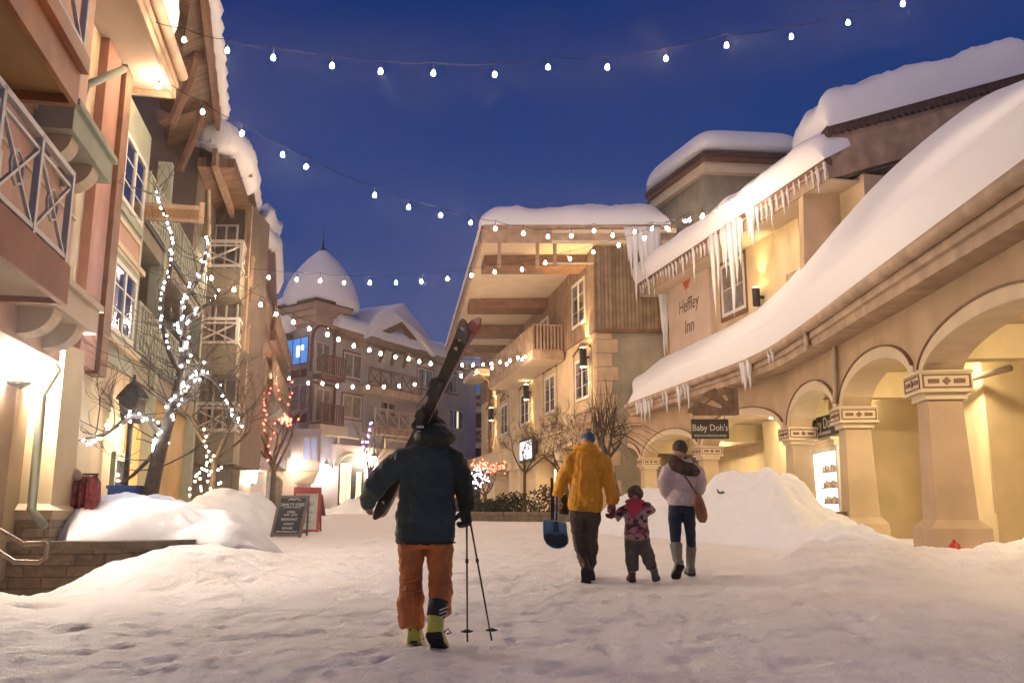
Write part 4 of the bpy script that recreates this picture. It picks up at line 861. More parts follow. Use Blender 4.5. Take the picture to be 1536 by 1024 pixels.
obj('lit_panes',g,M['yelglass'],dw)
g=MB(); r_=(b-a)/2; m_=(a+b)/2; g.tube([fR.pt(a-.12,1.1,.3)]+[fR.pt(m_-(r_+.12)*math.cos(t),c+(r_*.75+.12)*math.sin(t),.3) for t in [math.pi*i/14 for i in range(15)]]+[fR.pt(b+.12,1.1,.3)],.13,6); obj('surround',g,M['trim'],dw)
for x0,x1,y0,y1 in ((507,545,655,671),(577,625,660,678)):
    u0,_=fR.uz(x0,y0,.3); u1,_=fR.uz(x1,y0,.3); z0=fR.uz((x0+x1)/2,y1,.3)[1]; z1=fR.uz((x0+x1)/2,y0,.3)[1]; s=MB()
    for q in ((u0,u1,z0,z0+.12),(u0,u1,z1-.12,z1),(u0,u0+.12,z0,z1),(u1-.12,u1,z0,z1)): s.fbox(fR,q[0],q[1],q[2],q[3],.25,.34)
    obj('wall_panel',s,M['trim'],ht)
pl,(a,b,c,d)=archpoly(fB,386,432,714,762,.12); g=MB(); g.extr(pl,fB.n*.04); dw=obj('passage_arch',g,mat('passage_ochre',(.30,.22,.12),.8,var=.3,vscale=2),ht)
g=MB(); r_=(b-a)/2; m_=(a+b)/2; g.tube([fB.pt(m_-(r_+.2)*math.cos(t),c+(r_*.75+.2)*math.sin(t),.25) for t in [math.pi*i/14 for i in range(15)]],.22,6); obj('surround',g,M['trim'],dw)
g=MB(); g.fbox(fB,a+.2,a+1.2,1,3.0,.16,.2); obj('dark_door',g,dkg,dw)
u0,_=fC.uz(449,690,.9); z0=fC.uz(470,693,.9)[1]; z1=fC.uz(470,652,.9)[1]
by=MB(); q0,q1=P(436,690,53.6),P(480,690,53.4)
def bx(mb,p,q,z0,z1,d): mb.hexa([(p.x,p.y,z0),(q.x,q.y,z0),(q.x,q.y+d,z0),(p.x,p.y+d,z0),(p.x,p.y,z1),(q.x,q.y,z1),(q.x,q.y+d,z1),(p.x,p.y+d,z1)])
fq,Lq=fr2(q0,q1); zz0=P(460,692,53.5).z; zz1=P(460,650,53.5).z
bx(by,q0,q1,zz0,zz1+.3,2.5); bay=obj('bay_window',by,M['lilacwall'],ht)
b2=MB(); r0=P(441,720,53.9); r1=P(470,720,53.9); b2.hexa([(r0.x,r0.y,zz0-1.3),(r1.x,r1.y,zz0-1.3),(r1.x,r1.y+2,zz0-1.3),(r0.x,r0.y+2,zz0-1.3),(q0.x,q0.y,zz0-.55),(q1.x,q1.y,zz0-.55),(q1.x,q1.y+2.5,zz0-.55),(q0.x,q0.y+2.5,zz0-.55)]); obj('corbel',b2,M['trim'],bay)
b2=MB(); bx(b2,q0-Vector((.05,.05,0)),q1-Vector((-.05,.05,0)),zz0-.55,zz0,2.5); obj('apron',b2,M['mtrim'],bay)
M['tvglow']=em('bluish_lit_window',(.25,.3,.55),.5)
fwin(fq,453,477,654,692,.01,glass='tvglow',frame='mtrim',mull=1,parent=bay)
# wall lanterns with bright glow
M['lantern']=em('bright_lantern_glow',(1.0,.80,.58),190.0); M['lanternc']=em('cool_lantern_glow',(.92,.95,1.0),170.0)
def lantern(p,label,s=1.0,m='lantern',fr=None):
    r=thing('wall_lantern',label,'lantern',p,'lit wall lanterns')
    b=MB(); b.lathe((p.x,p.y,p.z-.22*s),[(.10*s,0),(.14*s,.06*s),(.15*s,.36*s),(.11*s,.42*s)],8); obj('lamp_glass',b,M[m],r)
    b=MB(); b.lathe((p.x,p.y,p.z+.2*s),[(.2*s,0),(.17*s,.06*s),(.06*s,.16*s),(.02*s,.22*s)],8)
    b.lathe((p.x,p.y,p.z-.3*s),[(.03*s,0),(.12*s,.05*s),(.12*s,.08*s)],8)
    b.tube([p+Vector((0,0,.42*s)),p+Vector((0,.12*s,.5*s)),p+Vector((0,.35*s,.35*s)),p+Vector((0,.4*s,0))],.02*s,6); obj('lamp_bracket',b,M['metal'],r)
    return r
lantern(P(425,697,53.0),'glaring wall lantern above the passage arch, left of the hotel bay window',1.3)
lantern(P(489,703,53.6),'cool white wall lantern beside the arched hotel doorway',1.2,'lanternc')
lantern(P(498,707,54.4),'small cool lantern right next to the doorway lantern',.8,'lanternc')
lantern(P(561,691,58.2),'bright wall lantern on the hotel just left of the skier',1.4)
for i,(x,y,s) in enumerate(((368,703,1.5),(379,715,1.3),(353,696,1.0))): lantern(P(x,y,41+i),['largest of three glaring lanterns at the end of the left row','lowest of three glaring lanterns at the end of the left row','leftmost of three glaring lanterns at the end of the left row'][i],s)
# yellow box stand, little bench hints
y=P(676,735,50); b=MB(); b.box((y.x,y.y,y.z+.1),(1.0,.5,1.0)); o=obj('ticket_kiosk',b,mat('yellow_cabinet',(.75,.42,.03),.5,emit=(1.0,.55,.05),es=.15)); tag(o,'yellow lit cabinet on a post seen under the skier arm','cabinet')
b=MB(); b.box((y.x+.1,y.y,y.z-.85),(.2,.2,.9)); obj('post',b,M['black'],o)
# sliver of building in the gap
s0,s1=P(706,600,84),P(726,600,84); sl_=thing('apartment_building','dark red apartment block glimpsed in the gap beside the lodge','building',(s0.x,84,1))
f5=Frame(s0.x-2,84,1,0,1); f5.n=Vector((0,-1,0)); w=MB(); w.fbox(f5,0,7,1,P(715,592,84).z,-3,0); obj('wall',w,dk,sl_)
for yb in (612,665):
    z=P(715,yb,83).z; b=MB(); b.fbox(f5,.2,3.6,z-.4,z,0,1.2); bo=obj('balcony',b,M['mtrim'],sl_); railing(bo,f5.pt(.2,z,1.2),f5.pt(3.6,z,1.2),1.4,.2,'x','mtrim',1.6,th=.09)
# ================================================================ left row of buildings
fl=Frame(-5.7,10.5,-.2,1,1)
if fl.n.x<0: fl.n=-fl.n
def U(px,py,n=0): return fl.uz(px,py,n)[0]
def Z(px,py,n=0): return fl.uz(px,py,n)[1]
def fend(u):      # frame on a wall end facing the camera at distance u along the row
    p=fl.pt(u,0,0); f=Frame(p.x,p.y,1,0,1)
    f.d=fl.n.copy(); f.n=-fl.d.copy(); return f
# ---- A: near building with white-railed balconies
na=thing('near_apartment_building','nearest salmon and cream building with lattice balconies and amber eave at the left edge','building',(-6.5,8,0))
w=MB(); w.fbox(fl,-9,.45,3.0,12,-5,0); obj('wall',w,M['salmon'],na)
w=MB(); w.fbox(fl,-9,.4,.3,3.0,-5,-1.7); w.hexa([(-10,12.3,.3),(-7.0,12.3,.3),(-7.0,12.6,.3),(-10,12.6,.3),(-10,12.3,3.2),(-7.0,12.3,3.2),(-7.0,12.6,3.2),(-10,12.6,3.2)]); obj('ground_wall',w,M['cream'],na)
dkr=MB(); dkr.fbox(fl,-7.5,-2.2,3.2,4.75,.004,.03); obj('balcony_doors',dkr,M['glass'],na)
fr_=MB()
for u in (-7,-6,-5,-4,-3.2,-2.3): fr_.fbox(fl,u,u+.08,3.2,4.75,.03,.06)
obj('balcony_door_frames',fr_,M['offwhite'],na)
uL=U(97,430,.8); zL=Z(90,452,.8); b=MB(); b.fbox(fl,-9,uL,zL+.06,zL+.36,0,.75); bo=obj('balcony',b,M['soffit'],na)
b=MB(); b.fbox(fl,-9,uL+.06,zL,zL+.40,.75,.82); b.fbox(fl,uL,uL+.07,zL,zL+.40,0,.75); obj('balcony_fascia',b,M['rose'],bo)
railing(bo,fl.pt(uL,zL+.40,.76),fl.pt(-9,zL+.40,.76),.95,.2,'xo','offwhite',1.02,th=.04,post=.06)
uU=U(116,128,1.0); zU=Z(103,140,1.0); b=MB(); b.fbox(fl,-9,uU,zU+.09,zU+.44,0,.95); bo=obj('balcony',b,M['amberlitsoffit'],na)
b=MB(); b.fbox(fl,-9,uU+.06,zU,zU+.34,.95,1.0); b.fbox(fl,-9,uU+.08,zU+.34,zU+.5,.95,1.07); b.fbox(fl,uU,uU+.08,zU,zU+.5,0,.95); obj('balcony_fascia',b,mat('orange_brown_fascia',(.46,.17,.055),.55,var=.25,vscale=2,bump=.2,bscale=20),bo)
railing(bo,fl.pt(uU,zU+.5,1.0),fl.pt(-9,zU+.5,1.0),1.1,.2,'xo','offwhite',1.1,th=.045,post=.06)
# corbelled brackets at the building end
for zc_,nm in ((5.0,0),(2.95,1)):
    b=MB(); b.fbox(fl,-1.35,.40,zc_+.42,zc_+.72,0,.42); b.fbox(fl,-1.35,.45,zc_+.72,zc_+.8,0,.47)
    co_=obj('corbel_shelf',b,mat('green_grey_trim',(.36,.38,.28),.75,var=.1,vscale=3) if nm==0 else M['trim'],na); M['ggt']=bpy.data.materials.get('green_grey_trim')
    for u in (-1.0,-.1):
        b=MB(); a=fl.pt(u-.14,zc_+.42,0); rings=[]
        for uu in (u-.15,u+.15): rings.append([fl.pt(uu,zc_+.42,.002),fl.pt(uu,zc_+.42,.36)]+[fl.pt(uu,zc_+.42-.3*math.sin(t),.02+.34*math.cos(t)) for t in [math.pi/2*i/7 for i in range(8)]]+[fl.pt(uu,zc_+.1,.002)])
        b.loft(rings); obj('corbel',b,M['trim'],co_)
m_=MB(); m_.fbox(fl,-9,.46,5.62,5.68,0,.04); m_.fbox(fl,-9,.46,4.9,4.94,0,.03); obj('string_mould',m_,M['trim'],na)
# big ground-floor column on a stone base
ccol=P(58,700,11.75); col_=thing('pillar','big cream corner column on a coursed stone base at the left edge','pillar',(ccol.x,11.75,.7))
fc=Frame(ccol.x,10.05,1,.12,1); 
if fc.n.y>0: fc.n=-fc.n
b=MB(); b.frust((ccol.x,11.75,1.15),(.72,.66),(.66,.60),2.2,R(3)); obj('shaft',b,M['paleyellow'],col_)
b=MB(); b.frust((ccol.x,11.75,1.03),(.82,.82),(.90,.9),.12,R(3)); b.frust((ccol.x,11.75,1.15),(.90,.9),(.68,.68),.08,R(3)); obj('base_mould',b,M['trim'],col_)
b=MB(); b.box((ccol.x,11.75,.8),(.80,.80,.46),R(3)); obj('stone_base',b,M['stonelt'],col_)
# ground opening: dark door and lit strip at the left edge
b=MB(); q=P(6,700,12.2); b.box((q.x-.35,12.2,1.9),(.75,.1,2.2)); dd=obj('glazed_door',b,M['glass'],na)
b=MB(); q=P(16,690,12.0); b.box((q.x,12.05,1.85),(.05,.05,.75)); obj('door_light',b,em('door_strip_glow',(1,.85,.7),9),dd)
# downpipes in the corner
dp=MB(); p0=P(124,72,11.0); dp.tube([P(186,104,11.9)+Vector((.0,0,0)),P(130,128,11.05),P(124,145,11.0),fl.pt(.62,4.0,-.30),fl.pt(.62,3.3,-.30),fl.pt(.8,2.95,-.12),fl.pt(.62,2.6,-.22),fl.pt(.60,1.15,-.2),fl.pt(.5,.95,0)],.055,10); obj('downpipe',dp,M['ggt'],na,True)
# ---- B: framed window bay and pilaster
nb=thing('bay_apartment_building','rose and cream building with tall framed windows beside the lit tree','building',(-7.6,14,0))
NB=-.5; uB0,uB1=.55,U(207,420,NB); zEv=8.7
w=MB(); w.fbox(fl,uB0,uB1,.3,zEv,-5,NB); obj('wall',w,M['cream'],nb)
w=MB(); a=U(126,420,NB+.1); b_=U(150,420,NB+.1); w.fbox(fl,a,b_,3.35,zEv,NB,NB+.14); obj('pilaster',w,M['rose'],nb)
w=MB(); c=U(161,420,NB+.1); w.fbox(fl,b_,c,3.3,zEv,NB,NB+.22); obj('dark_pilaster',w,M['browntrim'],nb)
pn=MB(); x0=c+.02; x1=uB1-.05
pn.fbox(fl,x0,x1,3.7,zEv-.05,NB,NB+.04); obj('bay_panel',pn,M['ggt'],nb)
for (py0,py1) in ((182,300),(395,508)):
    pm=181; u0=x0+.45; u1=x1-.35; z1=Z(pm,py0,NB+.05); z0=Z(pm,py1,NB+.05)
    window(nb,fl,u0,u1,z0,z1,NB+.045,mull=1,rows=3,fw=.09,surround='ggt',sw=.16)
zA,zB_=Z(178,382,NB+.05),Z(178,322,NB+.05); s=MB()
for q in ((x0+.3,x1-.3,zA,zA+.09),(x0+.3,x1-.3,zB_-.09,zB_),(x0+.3,x0+.39,zA+.09,zB_-.09),(x1-.39,x1-.3,zA+.09,zB_-.09)): s.fbox(fl,q[0],q[1],q[2],q[3],NB+.04,NB+.09)
so_=obj('framed_panel',s,M['trim'],nb); s=MB(); s.fbox(fl,x0+.39,x1-.39,zA+.09,zB_-.09,NB+.042,NB+.06); obj('panel_field',s,M['salmon'],so_)
s=MB(); s.fbox(fl,x0-.05,x1+.1,Z(180,520,NB)-.12,Z(180,520,NB),NB,NB+.16); obj('sill_mould',s,M['trim'],nb); s=MB(); s.fbox(fl,x0-.05,x1+.1,5.72,5.82,NB,NB+.12); obj('string_mould',s,M['trim'],nb)
# ground floor: arched niche and dark door
pl=[fl.pt(u_,z_,NB+.03) for u_,z_ in [(1.7,.5),(2.5,.5),(2.5,2.1),(2.4,2.35),(2.1,2.45),(1.8,2.35),(1.7,2.1)]]; g=MB(); g.extr(pl,fl.n*.03); nd=obj('arched_window',g,M['glass'],nb)
g=MB(); g.tube([p+fl.n*.04 for p in [pl[0]]+pl[:0]+pl[::-1][:5]+[pl[1]]],.05,6); obj('surround',g,M['trim'],nd)
u0=U(168,700,NB); g=MB(); g.fbox(fl,u0,u0+1.1,.5,Z(170,690,NB),NB,NB+.05); dd=obj('door',g,M['glass'],nb); g=MB(); g.fbox(fl,u0-.12,u0+1.22,Z(170,690,NB),Z(170,690,NB)+.15,NB,NB+.08); g.fbox(fl,u0-.12,u0,.5,Z(170,690,NB),NB,NB+.08); obj('door_frame',g,M['ggt'],dd)
# eave with gutter and snow
e0,e1=.1,U(256,221,.35)
e=MB(); e.fbox(fl,e0,e1,zEv,zEv+.1,NB,.30); obj('soffit',e,M['soffit'],nb)
e=MB(); e.fbox(fl,e0,e1+.03,zEv-.12,zEv+.30,.30,.36); e.fbox(fl,e1,e1+.06,zEv-.12,zEv+.3,NB-.5,.3); e.fbox(fl,e0,e1,zEv+.05,zEv+.16,.36,.40); obj('fascia',e,M['fascia'],nb)
e=MB(); e.tube([fl.pt(e0,zEv+.34,.45),fl.pt(e1+.05,zEv+.34,.45)],.10,10); obj('gutter',e,M['fascia'],nb,True)
snowslab(nb,fl.pt(e0,zEv+.42,.55),fl.pt(e1-1.2,zEv+.42,.5),fl.pt(e1-1.0,zEv+2.3,-2),fl.pt(e0,zEv+2.3,-2),.6,.5,40,16,55)
# ---- C: recessed dark balconies with amber-lit soffit
nc=thing('recessed_apartment_building','building with dark recessed balconies and amber-lit soffit behind the lit tree','building',(-8.2,18,0))
NC=-1.9; uC0,uC1=uB1,U(300,420,-.6)
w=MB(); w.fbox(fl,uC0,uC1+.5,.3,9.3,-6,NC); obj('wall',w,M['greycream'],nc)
w=MB(); w.fbox(fl,uC0,uC1+.2,.3,Z(240,600,-.6),-6,-.7); obj('ground_wall',w,mat('ochre_stucco',(.60,.40,.17),.85,var=.15,vscale=1,bump=.3,bscale=60,stain=.1),nc)
for (yt,yb,ys) in ((300,368,392),(478,562,592)):
    zb_=Z(238,ys,-.5); zt_=Z(238,yb-0,-.5); zr_=Z(238,yt,-.5); b=MB(); b.fbox(fl,uC0-.05,uC1,zb_,zt_,NC,-.5); bo=obj('balcony',b,M['greycream'],nc)
    b=MB(); b.fbox(fl,uC0-.05,uC1,zt_,zt_+.06,-.58,-.44); b.fbox(fl,uC0,uC1,zt_,zt_+1.0,-.56,-.52); obj('balustrade',b,mat('dark_grey_balustrade',(.10,.10,.09),.7,var=.3,vscale=5),bo)
    railing(bo,fl.pt(uC0,zt_+.05,-.46),fl.pt(uC1,zt_+.05,-.46),1.0,.26,'bars','ggt',2.0)
    window(nc,fl,uC0+.6,uC0+1.9,zt_,zt_+2.2,NC+.02,mull=1,rows=2,fw=.09); window(nc,fl,uC0+2.4,uC0+3.7,zt_,zt_+2.2,NC+.02,mull=1,rows=2,fw=.09)
for u in (uC0+2.1,uC1-.15):
    b=MB(); b.fbox(fl,u,u+.28,.3,9,-.75,-.45); obj('post',b,M['ggt'],nc)
# soffit slab, its amber light put into the colour (eave over the top balcony)
zS=Z(270,290,.5); b=MB(); b.fbox(fl,uC0-.2,U(300,290,.6),zS,zS+.2,NC,.6); obj('amberlit_soffit',b,M['amberlitsoffit'],nc)
b=MB(); b.fbox(fl,uC0-.2,U(300,290,.6)+.06,zS-.06,zS+.4,.6,.7); b.fbox(fl,U(300,290,.6),U(300,290,.6)+.08,zS-.06,zS+.3,NC,.6); obj('fascia',b,M['fascia'],nc)
# arched shop entry, lit warm
pl=[fl.pt(u_,z_,-.68) for u_,z_ in [(uC0+.9,.6),(uC0+2.4,.6),(uC0+2.4,2.5),(uC0+2.2,2.8),(uC0+1.65,2.95),(uC0+1.1,2.8),(uC0+.9,2.5)]]; g=MB(); g.extr(pl,fl.n*.03); obj('shop_entry',g,em('lit_entry',(1.0,.52,.16),.55),nc)
g=MB(); g.fbox(fl,uC0+2.9,uC0+3.9,.6,2.6,-.7,-.65); obj('dark_door',g,M['glass'],nc)
# ---- big gable overhang above
rg=thing('gable_roof','big dark boarded gable roof overhanging the left row, with snow along its rim','roof',(-8,18,10))
def pxslab(parent,pts,th,m,name):
    b=MB(); b.extr([P(*p) for p in pts],(0,0,th)); return obj(name,b,m,parent)
G0=[(205,-60,16.5),(296,-60,15.5),(326,193,24.5),(250,222,24.5)]
pxslab(rg,G0,.3,M['darkwood'],'boarded_soffit')
a,b_=P(296,-60,15.5),P(326,193,24.5); fb_=MB(); fb_.extr([a+Vector((0,0,-.28)),b_+Vector((0,0,-.28)),b_+Vector((0,0,.32)),a+Vector((0,0,.32))],(.12,0,0)); obj('fascia',fb_,M['browntrim'],rg)
mb=MB(); mb.tube([a.lerp(b_,i/30)+Vector((.12,0,.42+.05*math.sin(i*1.7)))for i in range(31)],[.22+.05*math.sin(i*2.3) for i in range(31)],10); obj('snow_rim',mb,M['roofsnow'],rg,True)
for t in (.42,.75):
    p=a.lerp(b_,t); q=P(*G0[0]).lerp(P(*G0[3]),t); mb=MB(); mb.bar(p+Vector((-.2,0,-.2)),q+Vector((0,0,-.2)),.3,.34); 
    mb.tube([p+Vector((-.3,0,-.3)),p.lerp(q,.3)+Vector((0,0,-.9)),p.lerp(q,.55)+Vector((0,0,-1.9))],.12,6); obj('bracket',mb,M['browntrim'],rg)
# ---- D: stepped balcony blocks further along
nd_=thing('stepped_apartment_building','farther building stepping down the row with white lattice balconies','building',(-9.5,30,0))
ND=-.9; uD0=uC1; uD1=U(372,500,ND)
w=MB(); w.fbox(fl,uD0+.2,uD1+.5,.3,Z(345,330,ND)+1.5,-7,ND); obj('wall',w,mat('brown_grey_render',(.17,.13,.10),.85,var=.15,vscale=1,bump=.3,bscale=50,stain=.15),nd_)
LAT=[(304,361,362,402,1),(304,355,478,517,1),(300,352,605,648,1)]
Yd=27.5
for i,(x0,x1,yt,yb,_) in enumerate(LAT):
    pA=P(x0-12,yb,Yd); pB=P(x1,yb,Yd); zt=P(x1,yt,Yd).z; dv=fl.d*4.6; b=MB(); s=[pA,pB,pB+dv,pA+dv]
    b.hexa([v+Vector((0,0,-.95)) for v in s]+s); bo=obj('balcony',b,M['greycream'],nd_)
    h=zt-pB.z; railing(bo,pA,pB,h,.2,'x','offwhite',1.25,th=.07); railing(bo,pB,pB+dv,h,.2,'x','offwhite',1.5,th=.07)
    fe=Frame(pA.x,Yd+1.2,1,0,1); fe.n=Vector((0,-1,0)); window(nd_,fe,.15,.95,pB.z+.1,pB.z+1.9,-.05,1,1,fw=.06,glass='curtain')
    ew=MB(); ew.fbox(fe,-1.5,pB.x-pA.x-.35,pB.z-1,pB.z+2.9,-3,-.06); obj('end_wall',ew,bpy.data.materials['brown_grey_render'],nd_)
    for xx in (.02,pB.x-pA.x-.1): 
        pp_=MB(); pp_.bar((pA.x+xx,Yd+1.0,pB.z),(pA.x+xx,Yd+1.0,pB.z+2.5),.12); obj('post',pp_,M['fascia'],nd_)
# balconies along the side of D, facing the square
dwal=mat('brown_grey_stucco',(.30,.22,.16),.85,var=.15,vscale=1,bump=.3,bscale=50,stain=.15)
u0_=U(366,520,.2); u1_=uD1
for yy in (432,545,672):
    z_=Z(372,yy,.2); b=MB(); b.fbox(fl,u0_,u1_+.4,z_-.5,z_,ND,.35); bo=obj('balcony',b,M['browntrim'],nd_); railing(bo,fl.pt(u0_,z_,.32),fl.pt(u1_+.4,z_,.32),1.1,.2,'bars','fascia',1.8)
    g=MB(); g.fbox(fl,u0_+.5,u1_-.3,z_,z_+2.2,ND,ND+.03); obj('recess_shade_sheet',g,M['glass'],nd_)  # flat dark glass sheet on the wall stands in for a shaded recess
# eaves of D
for pts,th,m in (([(296,250,24),(352,252,25),(384,345,31),(330,345,31)],.3,'darkwood'),([(330,262,26.5),(378,262,27.5),(384,340,34),(345,345,34)],.25,'darkwood')):
    pxslab(nd_,pts,th,M[m],'roof_soffit')
def rimsnow(parent,pts,r0,name='snow_rim',seed=0):
    q=[P(*p) for p in pts]; q=resamp(q,24); mb=MB(); mb.tube(q,[r0*(1+.25*float(fbm(i*.6,seed,2,7)))*(1 if 0<i<23 else .4) for i in range(24)],10); return obj(name,mb,M['roofsnow'],parent,True)
def snowpx(parent,pts,T,lip,seed):
    q=[P(*p) for p in pts]; return snowslab(parent,q[0],q[1],q[2],q[3],T,lip,30,16,seed)
snowpx(nd_,[(318,212,24),(352,262,27),(300,262,27.5),(280,215,24.5)],1.0,.8,61)
rimsnow(nd_,[(318,200,24),(345,215,25.5),(362,245,27.5),(368,280,29)],.55,seed=2)
e=MB(); a,b_=P(366,238,27.5),P(384,345,36); e.extr([a+Vector((0,0,-.5)),b_+Vector((0,0,-.5)),b_+Vector((0,0,.3)),a+Vector((0,0,.3))],(.14,0,0)); obj('fascia',e,M['browntrim'],nd_)
rimsnow(nd_,[(370,228,27.5),(376,262,30),(384,325,36)],.32,seed=4)
e=MB(); a,b_=P(318,232,24),P(352,330,30); e.extr([a+Vector((0,0,-.35)),b_+Vector((0,0,-.35)),b_+Vector((0,0,.2)),a+Vector((0,0,.2))],(.14,0,0)); obj('fascia',e,M['fascia'],nd_)
dp=MB(); dp.tube([P(326,238,26),P(318,252,26),P(312,256,26.3),P(313,400,26.3)],.08,8); obj('downpipe',dp,M['pipe'],nd_,True)
# ---- E: far end of the row
ne=thing('end_apartment_building','last brown-gabled building at the far end of the left row','building',(-12,42,0))
uE0,uE1=U(372,500,-.6),U(411,500,-.6); uE1=min(uE1,44)
w=MB(); w.fbox(fl,uE0,uE1,.5,Z(398,420,-.6),-7,-.6); obj('wall',w,M['fascia'],ne)
for ys in (440,540,660):
    z=Z(388,ys,.4); b=MB(); b.fbox(fl,uE0,uE1-1,z-.5,z,-.6,.6); bo=obj('balcony',b,M['browntrim'],ne); railing(bo,fl.pt(uE0,z,.55),fl.pt(uE1-1,z,.55),1.1,.2,'bars','fascia',1.6)
    window(ne,fl,uE0+1.5,uE0+3.2,z,z+2.2,-.58,1,1); window(ne,fl,uE0+5,uE0+6.7,z,z+2.2,-.58,1,1)
a,b_,c_=P(380,372,34),P(411,470,46),P(413,352,44)
pxslab(ne,[(352,372,33),(388,372,34),(411,425,46),(384,440,46)],.3,M['darkwood'],'roof_soffit')
e=MB(); a,b_=P(388,392,34),P(412,470,46); p1,p2=P(388,385,34),P(412,372,46); e.extr([a,b_,p2,p1+Vector((0,0,0))],(.15,0,0)); obj('fascia',e,M['browntrim'],ne)
snowpx(ne,[(384,350,33),(411,372,44),(392,360,46),(366,340,36)],1.2,1.0,71); rimsnow(ne,[(378,345,33),(396,356,38),(409,366,44),(412,400,45),(413,440,45.5)],.5,seed=8)
# ================================================================ stone planter wall and handrail
pw_=[(-9,11.2),(-7,11.2),(-5.6,11.22),(-4.95,11.38),(-4.5,11.75),(-4.3,12.2),(-4.35,12.8)]
pw_=[Vector((x,y,0)) for x,y in pw_]; st=MB(); cp=MB()
def thickpl(mb,pts,w0,w1,z0,z1):
    rows=[]
    for i,p in enumerate(pts):
        a=pts[max(i-1,0)]; b=pts[min(i+1,len(pts)-1)]; t=(b-a).normalized(); n=Vector((t.y,-t.x,0)); rows.append([p+n*w0+Vector((0,0,z0)),p+n*w1+Vector((0,0,z0)),p+n*w1+Vector((0,0,z1)),p+n*w0+Vector((0,0,z1))])
    mb.loft(rows)
thickpl(st,smoothpl(pw_,2),-.35,0,-.5,.66); thickpl(cp,smoothpl(pw_,2),-.4,.06,.66,.76)
so_=obj('stone_wall',st,M['stone']); tag(so_,'brown coursed stone planter wall under the big left snow pile','planter wall'); obj('coping',cp,M['cap'],so_)
hr=MB(); Yh=9.6; hr.tube([P(-60,775,Yh),P(0,795,Yh),P(30,812,Yh),P(34,815,Yh)],.026,8); hr.tube([P(-60,808,Yh),P(0,828,Yh),P(22,842,Yh),P(58,843,Yh),P(68,836,Yh),P(70,820,Yh),P(69,814,Yh)],.026,8); hr.tube([P(34,815,Yh),P(69,814,Yh)],.026,8); hr.tube([P(-20,822,Yh),P(-20,1000,Yh)],.026,8)
tag(obj('handrail',hr,M['pipe'],None,True),'bent tubular handrail at the steps by the left edge','handrail')
# things behind the pile: jackets on a rack, blue box, red item
rk=thing('clothes_rack','rack of red plaid coats outside the shop behind the planter pile','clothes rack',(P(115,735,12.2).x,12.2,.8))
cx_=P(115,735,12.2); b=MB(); b.tube([cx_+Vector((-.28,0,.22)),cx_+Vector((.28,0,.22))],.015,6); b.tube([cx_+Vector((-.26,0,.22)),(cx_.x-.26,12.2,.7)],.015,6); b.tube([cx_+Vector((.26,0,.22)),(cx_.x+.26,12.2,.7)],.015,6); obj('frame',b,M['metal'],rk)
M['plaid']=mat('red_plaid_wool',(.34,.05,.05),.9,col2=(.10,.02,.02),vscale=14,detail=2)
for i in range(6):
    b=MB(); x=cx_.x-.22+i*.09; ww=.2; b.ell([(x,12.2,cx_.z+.2),(x,12.2,cx_.z+.12),(x+.01,12.2,cx_.z-.15),(x,12.2,cx_.z-.42)],[(.02,.06),(.035,.2),(.045,.22),(.05,.24)],n=10); obj('coat',b,M['plaid'],rk,True)
b=MB(); b.ball((cx_.x-.02,12.08,cx_.z+.2),(.14,.08,.1)); obj('wool_hat',b,mat('cream_knit',(.55,.45,.35),.9,bump=.6,bscale=60),rk,True)
p=P(189,737,13.9); b=MB(); b.box((p.x,13.9,p.z-.32),(.42,.36,.75)); b.box((p.x,13.9,p.z+.07),(.46,.4,.05)); nb_=obj('newspaper_box',b,mat('blue_enamel',(.05,.13,.34),.45,var=.15,vscale=5)); tag(nb_,'blue newspaper box half buried behind the left snow pile','newspaper box')
b=MB(); b.box((p.x+.02,13.71,p.z-.12),(.2,.02,.18)); obj('paper_window',b,M['offwhite'],nb_)
p=P(6,742,11.9); b=MB(); b.lathe((p.x,11.9,p.z-.35),[(.1,0),(.12,.1),(.12,.5),(.06,.62),(.03,.66)],10); tag(obj('fire_extinguisher',b,mat('red_enamel',(.45,.03,.02),.4),None,True),'small red cylinder beside the door at the far left edge','fire extinguisher')
# the big near lamp and the lantern in the tree
M['biglamp']=em('dazzling_lantern_glow',(1.0,.83,.66),BIG); LAMP=P(33,540,11.0)
r=lantern(LAMP,'dazzling wall lantern on the nearest left building above the column',1.25,'biglamp'); 
lt=MB(); p=P(198,612,15.6); r=thing('lantern','black roofed street lantern among the left tree branches','lantern',(p.x,15.6,p.z))
lt.lathe((p.x,15.6,p.z+.16),[(.30,0),(.28,.05),(.12,.26),(.04,.32),(.02,.45)],8); obj('roof',lt,M['black'],r); lt=MB(); lt.frust((p.x,15.6,p.z-.28),(.24,.24),(.36,.36),.44); obj('glass',lt,M['glass'],r)
lt=MB(); lt.tube([(p.x,15.6,p.z-.28),(p.x,15.6,.4)],.05,8); obj('post',lt,M['black'],r)
lantern(P(246,655,16.2),'bright lantern on the ochre wall right behind the lit tree trunk',.75)
lantern(P(226,668,19.5),'amber-lit lantern over the arched shop entry left of the tree trunk',.8)
